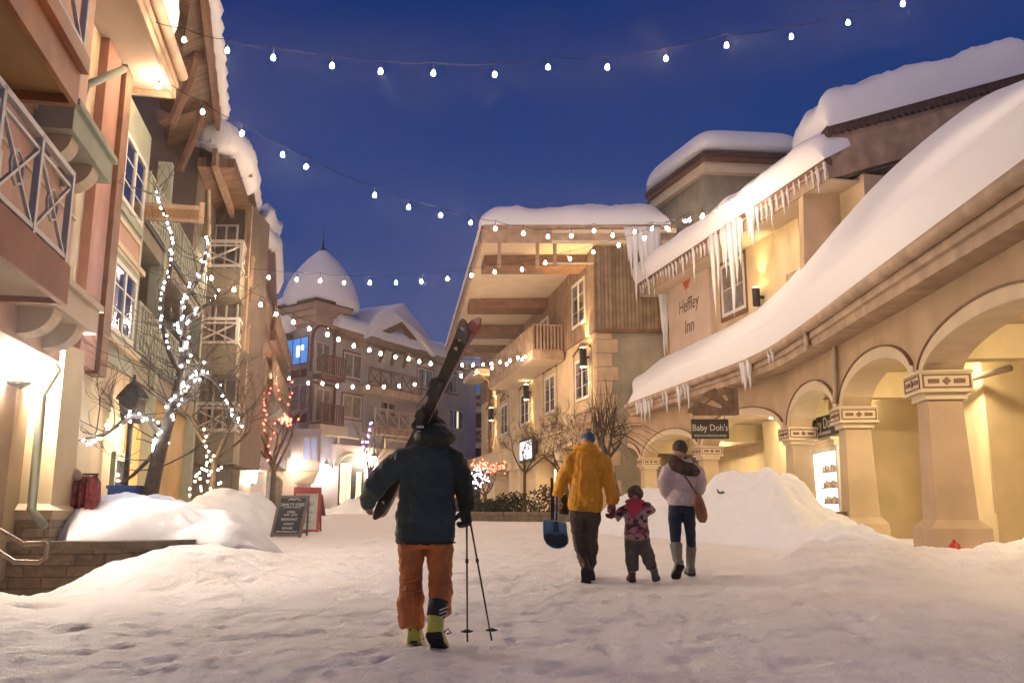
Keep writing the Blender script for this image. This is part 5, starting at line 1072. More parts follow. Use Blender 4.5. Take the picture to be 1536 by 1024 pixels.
# ================================================================ bare trees with fairy lights
def branch(mb,p,d,l,r,depth,rnd,bend=.25,ratio=.72,kids=(2,3),up=.12,tips=None,minr=.004,spread=.55):
    n=4; pts=[p]; rr=[r]; q=Vector(p); dd=Vector(d).normalized()
    for i in range(n):
        dd=(dd+Vector((rnd.uniform(-bend,bend),rnd.uniform(-bend,bend),rnd.uniform(-bend*.5,bend*.6)+up*.4))).normalized(); q=q+dd*l/n; pts.append(q.copy()); rr.append(max(minr,r*(1-.38*(i+1)/n)))
    mb.tube(pts,rr,5 if r<.03 else 8,cap=False)
    if tips is not None and depth<=1: tips.append(pts)
    if depth==0: return
    for k in range(rnd.randint(*kids)):
        j=rnd.randint(2,n) if k else n; a=rnd.uniform(0,2*math.pi); ax=dd.cross(Vector((math.cos(a),math.sin(a),.3))).normalized()
        nd=(Matrix.Rotation(rnd.uniform(spread*.5,spread*1.3),3,ax)@dd); nd.z+=up; branch(mb,pts[j],nd,l*ratio*rnd.uniform(.75,1.15),max(minr,rr[j]*.68),depth-1,rnd,bend,ratio,kids,up,tips,minr,spread)
def bare_tree(name,label,px,pybase,Y,h,r,seed,lean=(0,0),depth=5,group=None,trunk_frac=.3,spread=.6,kids=(2,3),up=.12):
    base=P(px,pybase,Y); zg=gz(base.x,Y); root=thing(name,label,'tree',(base.x,Y,base.z),group); rnd=random.Random(seed)
    t=MB(); H=h*trunk_frac; pts=[base+Vector((0,0,-.4)),base,base+Vector((lean[0]*H*.5,lean[1]*H*.5,H*.5)),base+Vector((lean[0]*H,lean[1]*H,H))]; t.tube(pts,[r*1.25,r*1.1,r*.92,r*.8],10); obj('trunk',t,M['bark'],root,True,flip=False)
    c=MB(); tips=[]
    for k in range(5):
        a=2*math.pi*k/5+rnd.random(); d=Vector((math.cos(a)*spread+lean[0],math.sin(a)*spread+lean[1],1)); branch(c,pts[-1]-Vector((0,0,rnd.uniform(0,H*.3))),d,h*.3,r*.55,depth-1,rnd,.22,.74,kids,up,tips,spread=spread)
    obj('crown',c,M['bark'],root,True,flip=False); return root,tips
# the tree on the planter, its limbs following the light strings
TY=14.0
lit=thing('bare_tree','large leaning bare tree wrapped in cool white fairy lights on the planter','tree',(P(222,745,TY).x,TY,.9))
L1=[[(222,760),(232,710),(244,660),(256,622),(266,585),(271,558)],
 [(271,558),(256,535),(248,505),(240,475),(243,445),(256,405),(260,372),(252,330),(238,300),(232,282)],
 [(271,558),(276,520),(272,488),(270,462),(284,440),(300,415),(308,385),(314,356)],
 [(266,585),(280,572),(293,557),(312,562),(326,575),(341,596),(352,616),(362,640)],
 [(256,622),(270,600),(284,582),(296,568),(306,540)],
 [(244,660),(225,628),(205,622),(187,628),(168,645),(145,655),(118,660)],
 [(274,508),(278,480),(300,464),(320,450),(331,436)],
 [(271,558),(284,532),(280,505),(262,490)]]
rnd=random.Random(44); tr=MB(); q=[P(x,y,TY) for x,y in L1[0]]; tr.tube(smoothpl(q,2),[.13-.07*i/(len(smoothpl(q,2))-1) for i in range(len(smoothpl(q,2)))],10); obj('trunk',tr,M['bark'],lit,True,flip=False)
lm=MB(); lines=[]
for k,l in enumerate(L1):
    dy=[0,-.6,.5,.4,.1,-.9,.7,.2][k]; n=len(l); q=[P(x,y,TY+dy*(i/(n-1)) if k else TY) for i,(x,y) in enumerate(l)]; q=smoothpl(q,2); lines.append(q)
    if k: lm.tube(q,[.045*(1-.8*i/(len(q)-1))+.006 for i in range(len(q))],7,cap=False)
    if k:
        for j in range(13):
            i=rnd.randint(2,len(q)-1); a=rnd.uniform(0,6.28); branch(lm,q[i],(math.cos(a),math.sin(a)*.8,rnd.uniform(-.1,.8)),rnd.uniform(.25,.7),.011,2,rnd,.3,.7,(1,3),.05,minr=.003)
for j in range(16):
    i=rnd.randint(6,len(lines[0])-1); a=rnd.uniform(0,6.28); branch(lm,lines[0][i],(math.cos(a),math.sin(a),rnd.uniform(-.2,.5)),rnd.uniform(.5,1.1),.014,3,rnd,.25,.72,(1,3),.03,minr=.003)
lm.tube([P(182,725,13.8),P(200,712,13.9),P(222,690,13.9),P(236,672,14)],[.02,.03,.035,.03],7); obj('limbs',lm,M['bark'],lit,True,flip=False)
def fairy(label,pts,m,r,cat='fairy lights',group='fairy light strings',wire=True):
    """pts: world points of the lamps; every lamp a part on its wire"""
    c=sum(pts,Vector())/len(pts); root=thing('fairy_lights',label,cat,c,group)
    if wire: w=MB(); w.tube(pts,.004,4,cap=False); obj('wire',w,M['black'],root,False,flip=False)
    first=None
    for i,p in enumerate(pts):
        if first is None:
            b=MB(); b.ball((p.x,p.y,p.z),(r,r,r*1.15),6,4); first=obj('bulb',b,M[m],root,True); fp=p.copy()
        else:
            o=first.copy(); COL.objects.link(o); o.parent=root; o.location=p-fp
    return root
M['coolfairy']=em('cool_fairy_glow',(.70,.83,1.0),130); M['shrubfairy']=em('shrub_fairy_glow',(.75,.85,1.0),16); M['warmfairy']=em('warm_fairy_glow',(1.0,.78,.48),34); M['redfairy']=em('red_fairy_glow',(1.0,.10,.06),9); M['purplefairy']=em('violet_fairy_glow',(.45,.25,1.0),26)
def along(q,step,jit,rnd,i0=0):
    d=0; out=[]; acc=0
    for a,b in zip(q[i0:],q[i0+1:]):
        L=(b-a).length; t=step-acc
        while t<L: out.append(a.lerp(b,t/L)+Vector((rnd.uniform(-jit,jit),rnd.uniform(-jit,jit)-.03,rnd.uniform(-jit,jit)))); t+=step
        acc=(acc+L)%step
    return out
names=['up its lower trunk','up the left limb, highest of all','up the right limb','arching down over the lattice balcony','around the fork beside the trunk','along the low branch reaching left','on a short right twig','round the inner fork']
for k,q in enumerate(lines):
    st_=[.07,.09,.08,.08,.08,.06,.09,.10][k]; jt=[.08,.03,.07,.05,.06,.10,.05,.05][k]; ps=along(q,st_,jt,rnd,6 if k==0 else 0)
    if k in (2,3): ps=ps[:75]
    fairy('cool white fairy lights '+names[k]+' of the big left tree',ps[:95],'coolfairy',.0165)
# smaller trees along the left and far side
TT=[('bare_tree','small bare tree with warm white fairy lights left of the chalkboard',318,748,20.5,3.6,.08,5,.9),
    ('bare_tree','bare tree with red fairy lights before the corner tower',408,757,33,5.6,.10,8,.6),
    ('bare_tree','thin bare tree strung with violet lights left of the skier',552,757,52,6.0,.09,9,.4)]
for nme,lab,px,py,Y,h,r,sd,sp_ in TT:
    r_,tips=bare_tree(nme,lab,px,py,Y,h,r,sd,depth=5 if Y<40 else 4,group='bare trees',spread=sp_)
def stringpx(label,segs,Y,m,r,step,jit,seed):
    rnd=random.Random(seed); ps=[]
    for s in segs: ps+=along(smoothpl([P(x,y,Y) for x,y in s],2),step,jit,rnd)
    return fairy(label,ps[:98],m,r,wire=False)
stringpx('warm white fairy lights on the small tree left of the chalkboard',[[(308,634),(310,670),(314,690),(302,708),(298,735),(306,745)],[(328,676),(316,690),(308,704),(312,725),(313,744)],[(341,694),(325,702),(310,706),(300,706),(290,722),(286,742),(296,744)],[(338,714),(326,727),(320,742)]],20.0,'warmfairy',.024,.135,.05,3)
stringpx('red fairy lights trailing up the tree before the corner tower',[[(402,655),(396,630),(400,590),(412,570),(420,600)],[(398,650),(394,600),(398,575)],[(400,700),(404,670),(410,645),(422,628),(440,622)],[(436,565),(437,590),(434,606),(428,612)]],32.6,'redfairy',.034,.27,.08,4)
rnd=random.Random(9); fairy('cluster of red fairy lights glowing in the tree beside the tower',[P(430+rnd.gauss(0,5),629+rnd.gauss(0,3.5),32.4+rnd.uniform(-.3,.3)) for _ in range(50)],'redfairy',.04,wire=False)
stringpx('violet fairy lights spiralling up the thin tree left of the skier',[[(549,735),(549,700),(546,680),(544,655),(549,665),(552,645),(557,632)],[(550,700),(551,680),(555,650),(556,635)]],51.5,'purplefairy',.05,.36,.06,5)
# trees and shrub in front of the lodge
bare_tree('bare_tree','small round bare tree before the lodge, left of the yellow jacket',787,752,29,2.7,.055,21,depth=5,group='bare trees',trunk_frac=.42,spread=.95)
bare_tree('bare_tree','bushy bare tree right behind the man in the yellow jacket',851,745,25,2.9,.06,23,(-.1,0),depth=6,group='bare trees',trunk_frac=.22,spread=.95)
rt,_=bare_tree('bare_tree','pollarded dark tree with upright whips between the man and the arcade',925,742,22,2.1,.085,27,(-.22,0),depth=4,group='bare trees',trunk_frac=.5,spread=.8)
w=MB(); rnd=random.Random(8)
for i in range(46):
    p=P(rnd.uniform(890,922),rnd.uniform(635,655),21.9+rnd.uniform(-.3,.3)); q=p+Vector((rnd.uniform(-.25,.3),rnd.uniform(-.2,.2),rnd.uniform(.5,1.3))); w.tube([p,p.lerp(q,.5)+Vector((rnd.uniform(-.05,.05),0,0)),q],[.012,.008,.003],4,cap=False)
for i in range(16):
    p=P(rnd.uniform(912,922),rnd.uniform(640,660),21.9); q=P(rnd.uniform(935,1000),rnd.uniform(635,690),21.5); w.tube(smoothpl([p,p.lerp(q,.5)+Vector((0,0,rnd.uniform(.05,.35))),q],1),[.01,.009,.008,.006,.005,.003][:len(smoothpl([p,q,q],1))],4,cap=False)
obj('whips',w,M['bark'],rt,True,flip=False)
# red and white lit shrub
sh,tp=bare_tree('bare_shrub','low dense shrub hung with red and white lights beside the skier glove',728,752,34,1.9,.07,31,depth=5,spread=1.25,trunk_frac=.15,kids=(3,3)); sh['category']='shrub'
rnd=random.Random(14)
fairy('red fairy lights over the top of the low shrub beside the skier glove',[P(rnd.uniform(706,758) ,700+rnd.gauss(0,5)-abs(0)*1,33.6+rnd.uniform(-.6,.6)) for _ in range(85)],'redfairy',.026,wire=False)
fairy('cool white lights on the lower side of the low shrub beside the skier',[P(712+rnd.gauss(0,7)+4,716+rnd.gauss(0,8),33.2+rnd.uniform(-.5,.5)) for _ in range(60)],'shrubfairy',.02,wire=False)
# evergreen shrubs in the lodge bed: leaf clumps
leafm=mat('dark_evergreen_leaf',(.035,.05,.022),.7,col2=(.06,.05,.025),vscale=6)
def shrub(label,px,py,Y,w_,h_,seed,n=520):
    c=P(px,py,Y); rnd=random.Random(seed); b=MB()
    root=thing('evergreen_shrub',label,'shrub',(c.x,Y,.95),'evergreen shrubs before the lodge')
    for i in range(n):
        a=rnd.uniform(0,6.28); rr=rnd.random()**.5; z=rnd.random(); k=(1-z**2)**.5 if z<1 else 0; x=c.x+math.cos(a)*rr*w_*k*(1+.25*math.sin(3*a+seed)); y=Y+math.sin(a)*rr*w_*k*.8; zz=.95+z*h_*(1+.2*math.sin(a*4))
        s=rnd.uniform(.04,.09); u=Vector((rnd.uniform(-1,1),rnd.uniform(-1,1),rnd.uniform(-1,1))).normalized(); v=u.cross(Vector((rnd.uniform(-1,1),rnd.uniform(-1,1),rnd.uniform(-1,1)))).normalized(); p=Vector((x,y,zz))
        b.add([p-u*s,p+v*s*.5,p+u*s,p-v*s*.5],[(0,1,2,3)])
    obj('foliage',b,leafm,root,False,flip=False); b=MB()
    for i in range(5): a=rnd.uniform(0,6.28); b.tube([(c.x,Y,.8),(c.x+math.cos(a)*w_*.5,Y+math.sin(a)*w_*.4,.95+h_*.7)],[.025,.008],5)
    obj('stems',b,M['bark'],root,True)
for i,(px,py,Y,w_,h_,lab) in enumerate(((712,752,29.5,.75,.6,'dark evergreen shrub at the left end of the lodge planter'),(738,748,31,.6,.5,'small dark shrub right of the lit shrub'),(757,752,30,.6,.65,'brownish shrub in the lodge bed left of the sapling'),(775,748,30.5,.7,.7,'dark shrub touching the sapling trunk'),(817,745,29,.8,.85,'dense green shrub under the poster board beside the yellow sleeve'),(742,757,28.4,.5,.35,'low ground shrub on the planter kerb'))): shrub(lab,px,py,Y,w_,h_,50+i)
# ================================================================ festoon strings
FM={}
S=[('nearest festoon string crossing the top of the sky',[(-60,-40),(72,3),(143,22),(203,38),(276,60),(341,76),(410,87),(498,99),(571,107),(650,110),(742,112),(822,101),(911,101),(999,88),(1090,68),(1187,55),(1272,34),(1354,6),(1440,-30),(1530,-70)],12.4,14.0,.037),
 ('second festoon string falling from the left eave towards the inn',[(104,34),(172,84),(238,130),(304,168),(363,200),(424,232),(459,250),(562,293),(613,311),(661,323),(706,334),(743,343),(785,350),(822,355),(857,354),(891,346),(919,353),(952,348),(978,343),(1000,342),(1028,332),(1053,325),(1076,318),(1094,306),(1112,296)],13.0,27.5,.042),
 ('third festoon string from the far tower across to the inn eave',[(329,407),(367,412),(403,416),(445,419),(480,421),(516,424),(555,424),(594,424),(632,422),(671,418),(707,413),(742,408),(783,404),(818,394),(855,388),(890,378),(928,368),(966,357),(1003,344),(1034,330),(1054,323)],29,28,.055),
 ('fourth festoon string sloping down across the corner tower',[(293,400),(317,417),(351,434),(391,457),(414,471),(440,483),(464,493),(491,501.5),(508,509),(531,518.5),(554,525),(571,530),(593,535),(613,538),(629,542),(646,545),(668,547),(693,547),(710,547),(724.5,546.4),(737,545),(750,543),(765,541),(777,536),(788,535)],24,42,.06),
 ('lowest festoon string before the hotel windows',[(376.5,547),(390,556.5),(411,564),(434,567.5),(462.5,574),(483.6,575),(506,579),(529,580),(552,580.5),(576,580),(599,579),(622,576.5),(648,573),(672,569),(692,564),(715,558),(738,552),(760,546),(783,539)],40,43,.065)]
for lab,px,Y0,Y1,r in S:
    FM[r]=FM.get(r) or em('festoon_bulb_glow',(1.0,.72,.48),FEST*1.5*(.037/r)**2); n=len(px); pts=[P(x,y,Y0+(Y1-Y0)*i/(n-1)) for i,(x,y) in enumerate(px)]; root=thing('festoon_lights',lab,'string lights',pts[n//2],'festoon strings over the square')
    tops=[p+Vector((0,0,.20 if r<.05 else .28)) for p in pts]; wp=[]
    for i in range(n-1):
        for t in (0,.25,.5,.75): q=tops[i].lerp(tops[i+1],t); wp.append(q+Vector((0,0,-.05*4*t*(1-t))))
    wp.append(tops[-1]); w=MB(); w.tube(wp,.004+r*.05,5,cap=False); obj('wire',w,M['cable'],root,False,flip=False)
    first=None
    for i,p in enumerate(pts):
        if not first:
            k=r*.82; b=MB(); b.lathe((p.x,p.y,p.z),[(.004,-k*1.3),(k*.6,-k*1.15),(k*.98,-k*.6),(k,-.1*k),(k*.8,k*.5),(k*.45,k*1.1),(k*.4,k*1.4)],10); first=obj('bulb',b,FM[r],root,True); fp=p.copy()
            b=MB(); b.lathe((p.x,p.y,p.z),[(k*.5,k*1.3),(k*.5,k*2.6),(k*.3,k*2.9)],8); b.tube([(p.x,p.y,p.z+k*2.8),(p.x,p.y,p.z+(.2 if r<.05 else .28))],.008,5); obj('socket',b,M['black'],first,False)
        else:
            o=first.copy(); COL.objects.link(o); o.parent=root; o.location=p-fp
            for ch in first.children: c=ch.copy(); COL.objects.link(c); c.parent=o
# ================================================================ people
for k in (0,):
    tx=bpy.data.textures.new('cloth_folds','CLOUDS'); tx.noise_scale=.11; tx.noise_depth=3
    tx2=bpy.data.textures.new('fine_folds','CLOUDS'); tx2.noise_scale=.045; tx2.noise_depth=2
def sculpt(name,mb,m,parent=None,vox=.012,sm=4,wr=0,fine=0,label=None,aniso=None):
    V=np.array(mb.v); lo,hi=V.min(0),V.max(0); loc=wloc(parent) if parent else Vector(((lo[0]+hi[0])/2,(lo[1]+hi[1])/2,lo[2]))
    me=bpy.data.meshes.new(name); me.from_pydata([tuple(Vector(p)-loc) for p in mb.v],[],mb.f); bm=bmesh.new(); bm.from_mesh(me); bmesh.ops.recalc_face_normals(bm,faces=bm.faces); bm.to_mesh(me); bm.free()
    o=bpy.data.objects.new(name,me); COL.objects.link(o)
    r=o.modifiers.new('r','REMESH'); r.mode='VOXEL'; r.voxel_size=vox; s=o.modifiers.new('s','SMOOTH'); s.iterations=sm; s.factor=.5
    if wr:
        d=o.modifiers.new('d','DISPLACE'); d.texture=tx; d.strength=wr; d.mid_level=.5
    if fine:
        d=o.modifiers.new('d2','DISPLACE'); d.texture=tx2; d.strength=fine; d.mid_level=.5
    nm=bpy.data.meshes.new_from_object(o.evaluated_get(bpy.context.evaluated_depsgraph_get())); bpy.data.objects.remove(o); bpy.data.meshes.remove(me); nm.name=name
    nm.materials.clear(); nm.materials.append(m); nm.polygons.foreach_set('use_smooth',[True]*len(nm.polygons))
    q=bpy.data.objects.new(name,nm); COL.objects.link(q)
    if parent: q.parent=parent
    else: q.location=loc
    if label: q['label']=label
    return q
def hand(mb,w,d,s,n,sc=1.0,curl=.9,thumb=1):
    w=Vector(w); d=Vector(d).normalized(); n=Vector(n); n=(n-d*n.dot(d)).normalized(); s=d.cross(n)*(1 if thumb>0 else -1)
    mb.ell([w-d*.02*sc,w+d*.03*sc,w+d*.075*sc,w+d*.095*sc],[(.026*sc,.019*sc),(.038*sc,.017*sc),(.042*sc,.016*sc),(.038*sc,.012*sc)],s,12)
    for i,(L,cu) in enumerate(((.92,.95),(1,1),(.95,1.05),(.75,1.15))):
        p=w+d*.088*sc+s*(1.5-i)*.021*sc; pts=[p-d*.02*sc,p]; a=0
        for sg,k in ((.042,.7),(.027,1.15),(.021,.8)):
            a+=curl*k*cu; v=d*math.cos(a)+n*math.sin(a); p=p+v*sg*L*sc; pts.append(p)
        mb.tube(pts,[.0105*sc,.0105*sc,.0095*sc,.0085*sc,.0065*sc],8)
    p=w+d*.025*sc+s*.03*sc; v=(d*.55+s*.65+n*.5).normalized(); q=p+v*.04*sc; v2=(d*.7+s*.1+n*.75).normalized(); mb.tube([p,q,q+v2*.03*sc,q+v2*.052*sc],[.014*sc,.0125*sc,.0105*sc,.008*sc],8)
skin=mat('skin',(.50,.27,.18),.55,var=.08,vscale=8)
SHR=.84
def person(label,joints,Y,m=skin,name='person'):
    """joints: lists of (px,py,dy,rx[,ry]) chains under the clothes, in photo pixels at distance Y; k metres per pixel"""
    k=Y/F; mb=MB()
    for ch in joints:
        mb.ell([P(c[0],c[1],Y+c[2]) for c in ch],[(c[3]*k*SHR,(c[4] if len(c)>4 else c[3])*k*SHR) for c in ch],n=12)
    return mb,k
def chain(mb,ch,Y,n=16,side=(1,0,0)):
    k=Y/F; mb.ell([P(c[0],c[1],Y+c[2]) for c in ch],[(c[3]*k,(c[4] if len(c)>4 else c[3])*k) for c in ch],side,n)
def head(mb,px,py,Y,r,turn=0):
    k=Y/F; c=P(px,py,Y); r*=k; mb.ball(c,(r*.80,r*.98,r*1.12),16,12); f=Vector((math.sin(turn),math.cos(turn),0)); s=Vector((f.y,-f.x,0))
    mb.ball(c+f*r*.35-Vector((0,0,r*.5)),(r*.62,r*.62,r*.6)); mb.tube([c+f*r*.9+Vector((0,0,r*.05)),c+f*r*1.16-Vector((0,0,r*.22)),c+f*r*.95-Vector((0,0,r*.3))],[r*.09,r*.16,r*.12],8)
    for q in (-1,1):
        mb.ball(c+s*r*.80*q+Vector((0,0,-.08*r)),(r*.09,r*.16,r*.26),8,6); mb.ball(c+f*r*.84+s*r*.3*q+Vector((0,0,r*.06)),(r*.16,r*.1,r*.1),8,6)
    mb.tube([c+f*r*.95+s*-r*.24-Vector((0,0,r*.55)),c+f*r*1.0-Vector((0,0,r*.56)),c+f*r*.95+s*r*.24-Vector((0,0,r*.55))],r*.07,6)
def finish(mb,label,vox=.009,name='person'):
    o=sculpt(name,mb,skin,None,vox,2); return tag(o,label,'person')
def boot(name,heel,toe,up,w,h,m,sole_m,parent,shaft=None,toew=1.0,sole_t=.02):
    heel=Vector(heel);toe=Vector(toe); d=(toe-heel); L=d.length; d=d/L; up=Vector(up); up=(up-d*up.dot(d)).normalized(); s=d.cross(up); b=MB()
    prof=((-.02,.78,.95),(.04,.95,1.1),(.2,.95,1.15),(.38,.85,1.05),(.55,.95,.8),(.75,1.05*toew,.66),(.9,.95*toew,.55),(.99,.62*toew,.38))
    rings=[]
    for t,ww,hh in prof:
        c=heel+d*L*t; W_=w*ww/2; H=h*hh; rings.append([c+s*W_*x+up*(H*z) for x,z in ((-1,0),(-1.02,.35),(-.85,.75),(-.45,.98),(0,1.03),(.45,.98),(.85,.75),(1.02,.35),(1,0),(.5,-.02),(-.5,-.02))])
    b.loft(rings)
    if shaft: b.ell([Vector(x[0]) for x in shaft],[(x[1],x[2]) for x in shaft],s,16)
    o=sculpt(name,b,m,parent,.009,2)
    so=MB(); pts=[]
    for t,ww in ((0,.7),(.05,.95),(.3,.9),(.45,.8),(.7,1.05*toew),(.88,1.0*toew),(.98,.6*toew)): pts.append((t,ww))
    poly=[heel+d*L*t+s*w*.52*ww for t,ww in pts]+[heel+d*L*t-s*w*.52*ww for t,ww in pts[::-1]]; so.extr([p-up*sole_t for p in poly],up*(sole_t+.004))
    for t in (.1,.2,.3,.6,.7,.8,.9):
        c=heel+d*L*t-up*(sole_t+.004); so.bar(c-s*w*.4,c+s*w*.4,.008,.014,up=up)
    obj('sole',so,sole_m,o); return o
# ---------------------------------------------------------------- the skier
YS=6.9; k=YS/F
mb,_=person('',[[(638,800,0,28,20),(641,740,0,28,20),(646,690,0,30,18),(648,665,0,12,12),(645,640,0,9,9)],
 [(646,688,0,12),(608,690,0,10),(562,728,.10,8),(552,752,.26,6)],[(646,688,0,12),(683,692,0,10),(695,735,.02,7),(699,762,.06,6)],
 [(638,800,0,14),(617,815,0,13),(616,868,.02,10),(618,945,.02,7)],[(640,800,0,14),(659,815,0,13),(659,872,-.02,10),(658,925,-.2,7)]],YS)
head(mb,643,624,YS+.02,17.5,-.2)
hand(mb,P(552,752,YS+.26),(P(548,768,YS+.36)-P(552,750,YS+.24)),None,(.8,.3,0),1.0,.75,1)
hand(mb,P(699,762,YS+.06),(0,.02,-1),None,(-.6,.6,0),.8,1.15,-1)
sk=finish(mb,'skier seen from behind in dark green jacket and rust trousers, carrying skis on the shoulder')
jack=mat('dark_teal_shell',(.034,.062,.062),.65,var=.3,vscale=4,bump=.25,bscale=25,spec=.35); darkj=mat('black_green_shell',(.016,.024,.018),.65,var=.25,vscale=5,bump=.25,bscale=30,spec=.35)
b=MB(); chain(b,[(638,814,0,43,29),(638,800,0,44,30),(639,770,0,44,31),(641,740,0,41,30),(644,710,0,42,29),(646,688,0,43,27),(648,672,0,33,23),(650,658,0,18,17)],YS)
chain(b,[(628,684,0,17),(606,690,0,18.5),(582,706,.05,18.5),(561,731,.10,17.5),(553,748,.20,13.5),(550,757,.26,11)],YS); 
jo=sculpt('jacket',b,jack,sk,.011,4,.035,.012)
b=MB(); chain(b,[(664,680,0,17),(681,690,0,18),(690,712,.01,16),(696,735,.02,14.5),(699,755,.05,12.5),(700,765,.06,11)],YS); chain(b,[(640,815.5,0,43.5,29.5),(640,812,0,43.8,29.8)],YS); hand(b,P(700,762,YS+.05),(0,.02,-1),None,(-.6,.6,0),1.3,1.25,-1); sculpt('jacket_sleeve',b,darkj,jo,.010,3,.03,.012,'darker sleeve')
b=MB(); b.ball(P(652,656,YS-.06),(31*k,.17,16*k),20,14); b.ball(P(655,650,YS-.02),(26*k,.17,16*k),20,14); chain(b,[(634,645,-.02,10),(652,640,0,20,18),(668,650,0,12)],YS); sculpt('hood',b,darkj,jo,.010,3,.03,.015)
hatm=mat('dark_brown_knit',(.030,.022,.018),.9,bump=.7,bscale=70)
b=MB(); c=P(642,620,YS+.02); b.ball((c.x,c.y,c.z),(15.5*k,18*k,17*k),20,14); sculpt('beanie',b,hatm,sk,.008,2,.008)
b=MB(); c=P(630.5,640,YS-.155); b.box((c.x,c.y,c.z),(.058,.012,.02),R(-12)); b.box((c.x-.01,c.y-.005,c.z-.035),(.03,.01,.012)); obj('white_badge',b,M['offwhite'],sk)
rust=mat('rust_orange_shell',(.60,.20,.05),.7,var=.25,vscale=5,bump=.3,bscale=18)
b=MB(); chain(b,[(638,790,0,38,26),(638,805,0,40,26),(638,822,0,38,24)],YS)
chain(b,[(619,806,0,21,22),(616.5,830,0,20,21),(617,852,.02,17.5,19),(617,868,.03,16.5,18),(617,885,.01,17.5,19),(616,905,0,19,20),(617,925,.0,18.5,20),(617,941,0,17.5,19)],YS)
chain(b,[(658,806,0,21,22),(659,830,0,19.5,21),(659,855,-.0,18,19),(660,872,-.03,18,19),(661,890,-.10,17.5,18),(660,906,-.17,16.5,18),(659.5,916,-.20,16,17)],YS)
tr_=sculpt('trousers',b,rust,sk,.010,2,.045,.02)
b=MB()
for pts in ([(601,868),(612,871),(626,868),(633,864)],[(601,886),(614,889),(632,884)],[(643,866),(655,870),(676,866)],[(643,876),(660,879),(678,872)]):
    b.tube([P(x,y,YS-.105+.0*i) for i,(x,y) in enumerate(pts)],.010,6)
obj('knee_creases',b,rust,tr_,True)
yel=mat('lime_yellow_boot_plastic',(.52,.52,.07),.35,coat=.3,var=.1,vscale=6); blk=mat('black_rubber',(.02,.018,.016),.7,bump=.3,bscale=40)
g0=gz(P(620,960,YS).x,YS)
hl=P(621,966,YS-.04); b1=boot('ski_boot',hl,hl+Vector((-.01,.30,.015)),(0,0,1),.115,.10,yel,blk,sk,[(hl+Vector((0,.06,.03)),.055,.06),(hl+Vector((0,.05,.11)),.058,.068),(hl+Vector((-.003,.045,.17)),.062,.072)])
b=MB(); b.ell([hl+Vector((0,.045,.15)),hl+Vector((0,.04,.235))],[(.056,.064),(.06,.07)]); obj('boot_liner',b,blk,b1,True)
b=MB()
for dx in (-.03,.03): b.box((hl.x+dx,hl.y-.008,hl.z+.11),(.012,.01,.02))
b.box((hl.x-.0,hl.y-.012,hl.z+.02),(.05,.014,.02)); obj('buckle',b,M['metal'],b1)
he,to=P(650,947,YS-.30),P(662,979,YS-.12); sh=(to-he).normalized(); upv=Vector((.12,.9,.55))
b2=boot('ski_boot',he,to+ (to-he)*.12,upv,.125,.12,yel,blk,sk,[(he+Vector((.01,.05,.0)),.06,.055),(he+Vector((.012,.06,.09)),.062,.06),(he+Vector((.02,.10,.17)),.06,.062)])
b=MB(); b.ell([he+Vector((.012,.055,.10)),he+Vector((.03,.09,.21))],[(.07,.065),(.078,.08)]); bl_=obj('boot_liner',b,blk,b2,True)
b=MB()
for i in range(3):
    z=.10+i*.026; b.tube([he+Vector((.045,-.012,z)),he+Vector((.078,.01,z+.012)),he+Vector((.098,.05,z+.016))],.0058,6)
obj('white_stripes',b,M['offwhite'],bl_,True)
b=MB(); q=he+Vector((.075,.04,-.01)); b.tube([q,q+Vector((.03,-.02,.03)),q+Vector((.05,0,.0)),q+Vector((.02,0,-.01))],.005,6); obj('buckle',b,M['metal'],b2,True)
# skis
skm=mat('dark_ski_topsheet',(.045,.035,.032),.3,coat=.4,var=.4,vscale=5); skb=mat('coral_ski_base',(.50,.10,.07),.35,coat=.3); edge=mat('steel_edge',(.55,.48,.42),.3,metal=.9)
lo_,hi_=P(566.5,776,7.28),P(708,478,6.35); ax=(hi_-lo_).normalized(); Ls=(hi_-lo_).length; view=((lo_+hi_)/2-Vector((0,0,CZ))).normalized(); sd=ax.cross(Vector((.42,1,.0))).normalized(); nn=sd.cross(ax).normalized()
if nn.y>0: nn=-nn   # towards the camera
def ski(off,m,label,lift,nm='ski'):
    t_=[0,.02,.05,.1,.2,.35,.5,.65,.8,.9,.95,.98,1.0]; wd=[.03,.075,.105,.118,.112,.10,.092,.098,.112,.124,.115,.085,.03]; b=MB(); rings=[]
    for t,w_ in zip(t_,wd):
        c=lo_+ax*Ls*t+nn*off+nn*(lift*(max(0,t-.86)/.14)**2*.09)+nn*(lift*(max(0,.08-t)/.08)**2*.03)-nn*lift*.010*math.sin(math.pi*t); th=.006 if t in (0,1.0) else .0095
        rings.append([c-sd*w_/2-nn*th,c+sd*w_/2-nn*th,c+sd*w_/2*.9+nn*th,c-sd*w_/2*.9+nn*th])
    b.loft(rings); o=obj(nm,b,m); tag(o,label,'ski')
    e=MB()
    for q in (-1,1): e.tube([lo_+ax*Ls*t+nn*off+sd*q*w_/2-nn*lift*.010*math.sin(math.pi*t) for t,w_ in list(zip(t_,wd))[2:-2]],.0028,5)
    obj('steel_edge',e,edge,o,True); return o
s1=ski(.014,skm,'dark-topped ski carried nearer the camera on the shoulder',1); s2=ski(-.014,skb,'coral-red ski carried behind the dark one',-1)
b=MB()
for t,l_,h_ in ((.50,.11,.05),(.545,.07,.075),(.66,.10,.06),(.70,.06,.085)):
    c=lo_+ax*Ls*t+nn*(.024+h_/2); b.hexa([c+ax*l_/2*a+sd*.036*q+nn*h_/2*z for z in (-1,1) for a,q in ((-1,-1),(1,-1),(1,1),(-1,1))])
for q in (-1,1): b.tube([lo_+ax*Ls*.64+nn*.03+sd*.05*q,lo_+ax*Ls*.58+nn*.045+sd*.075*q,lo_+ax*Ls*.55+nn*.05+sd*.085*q],.004,6)
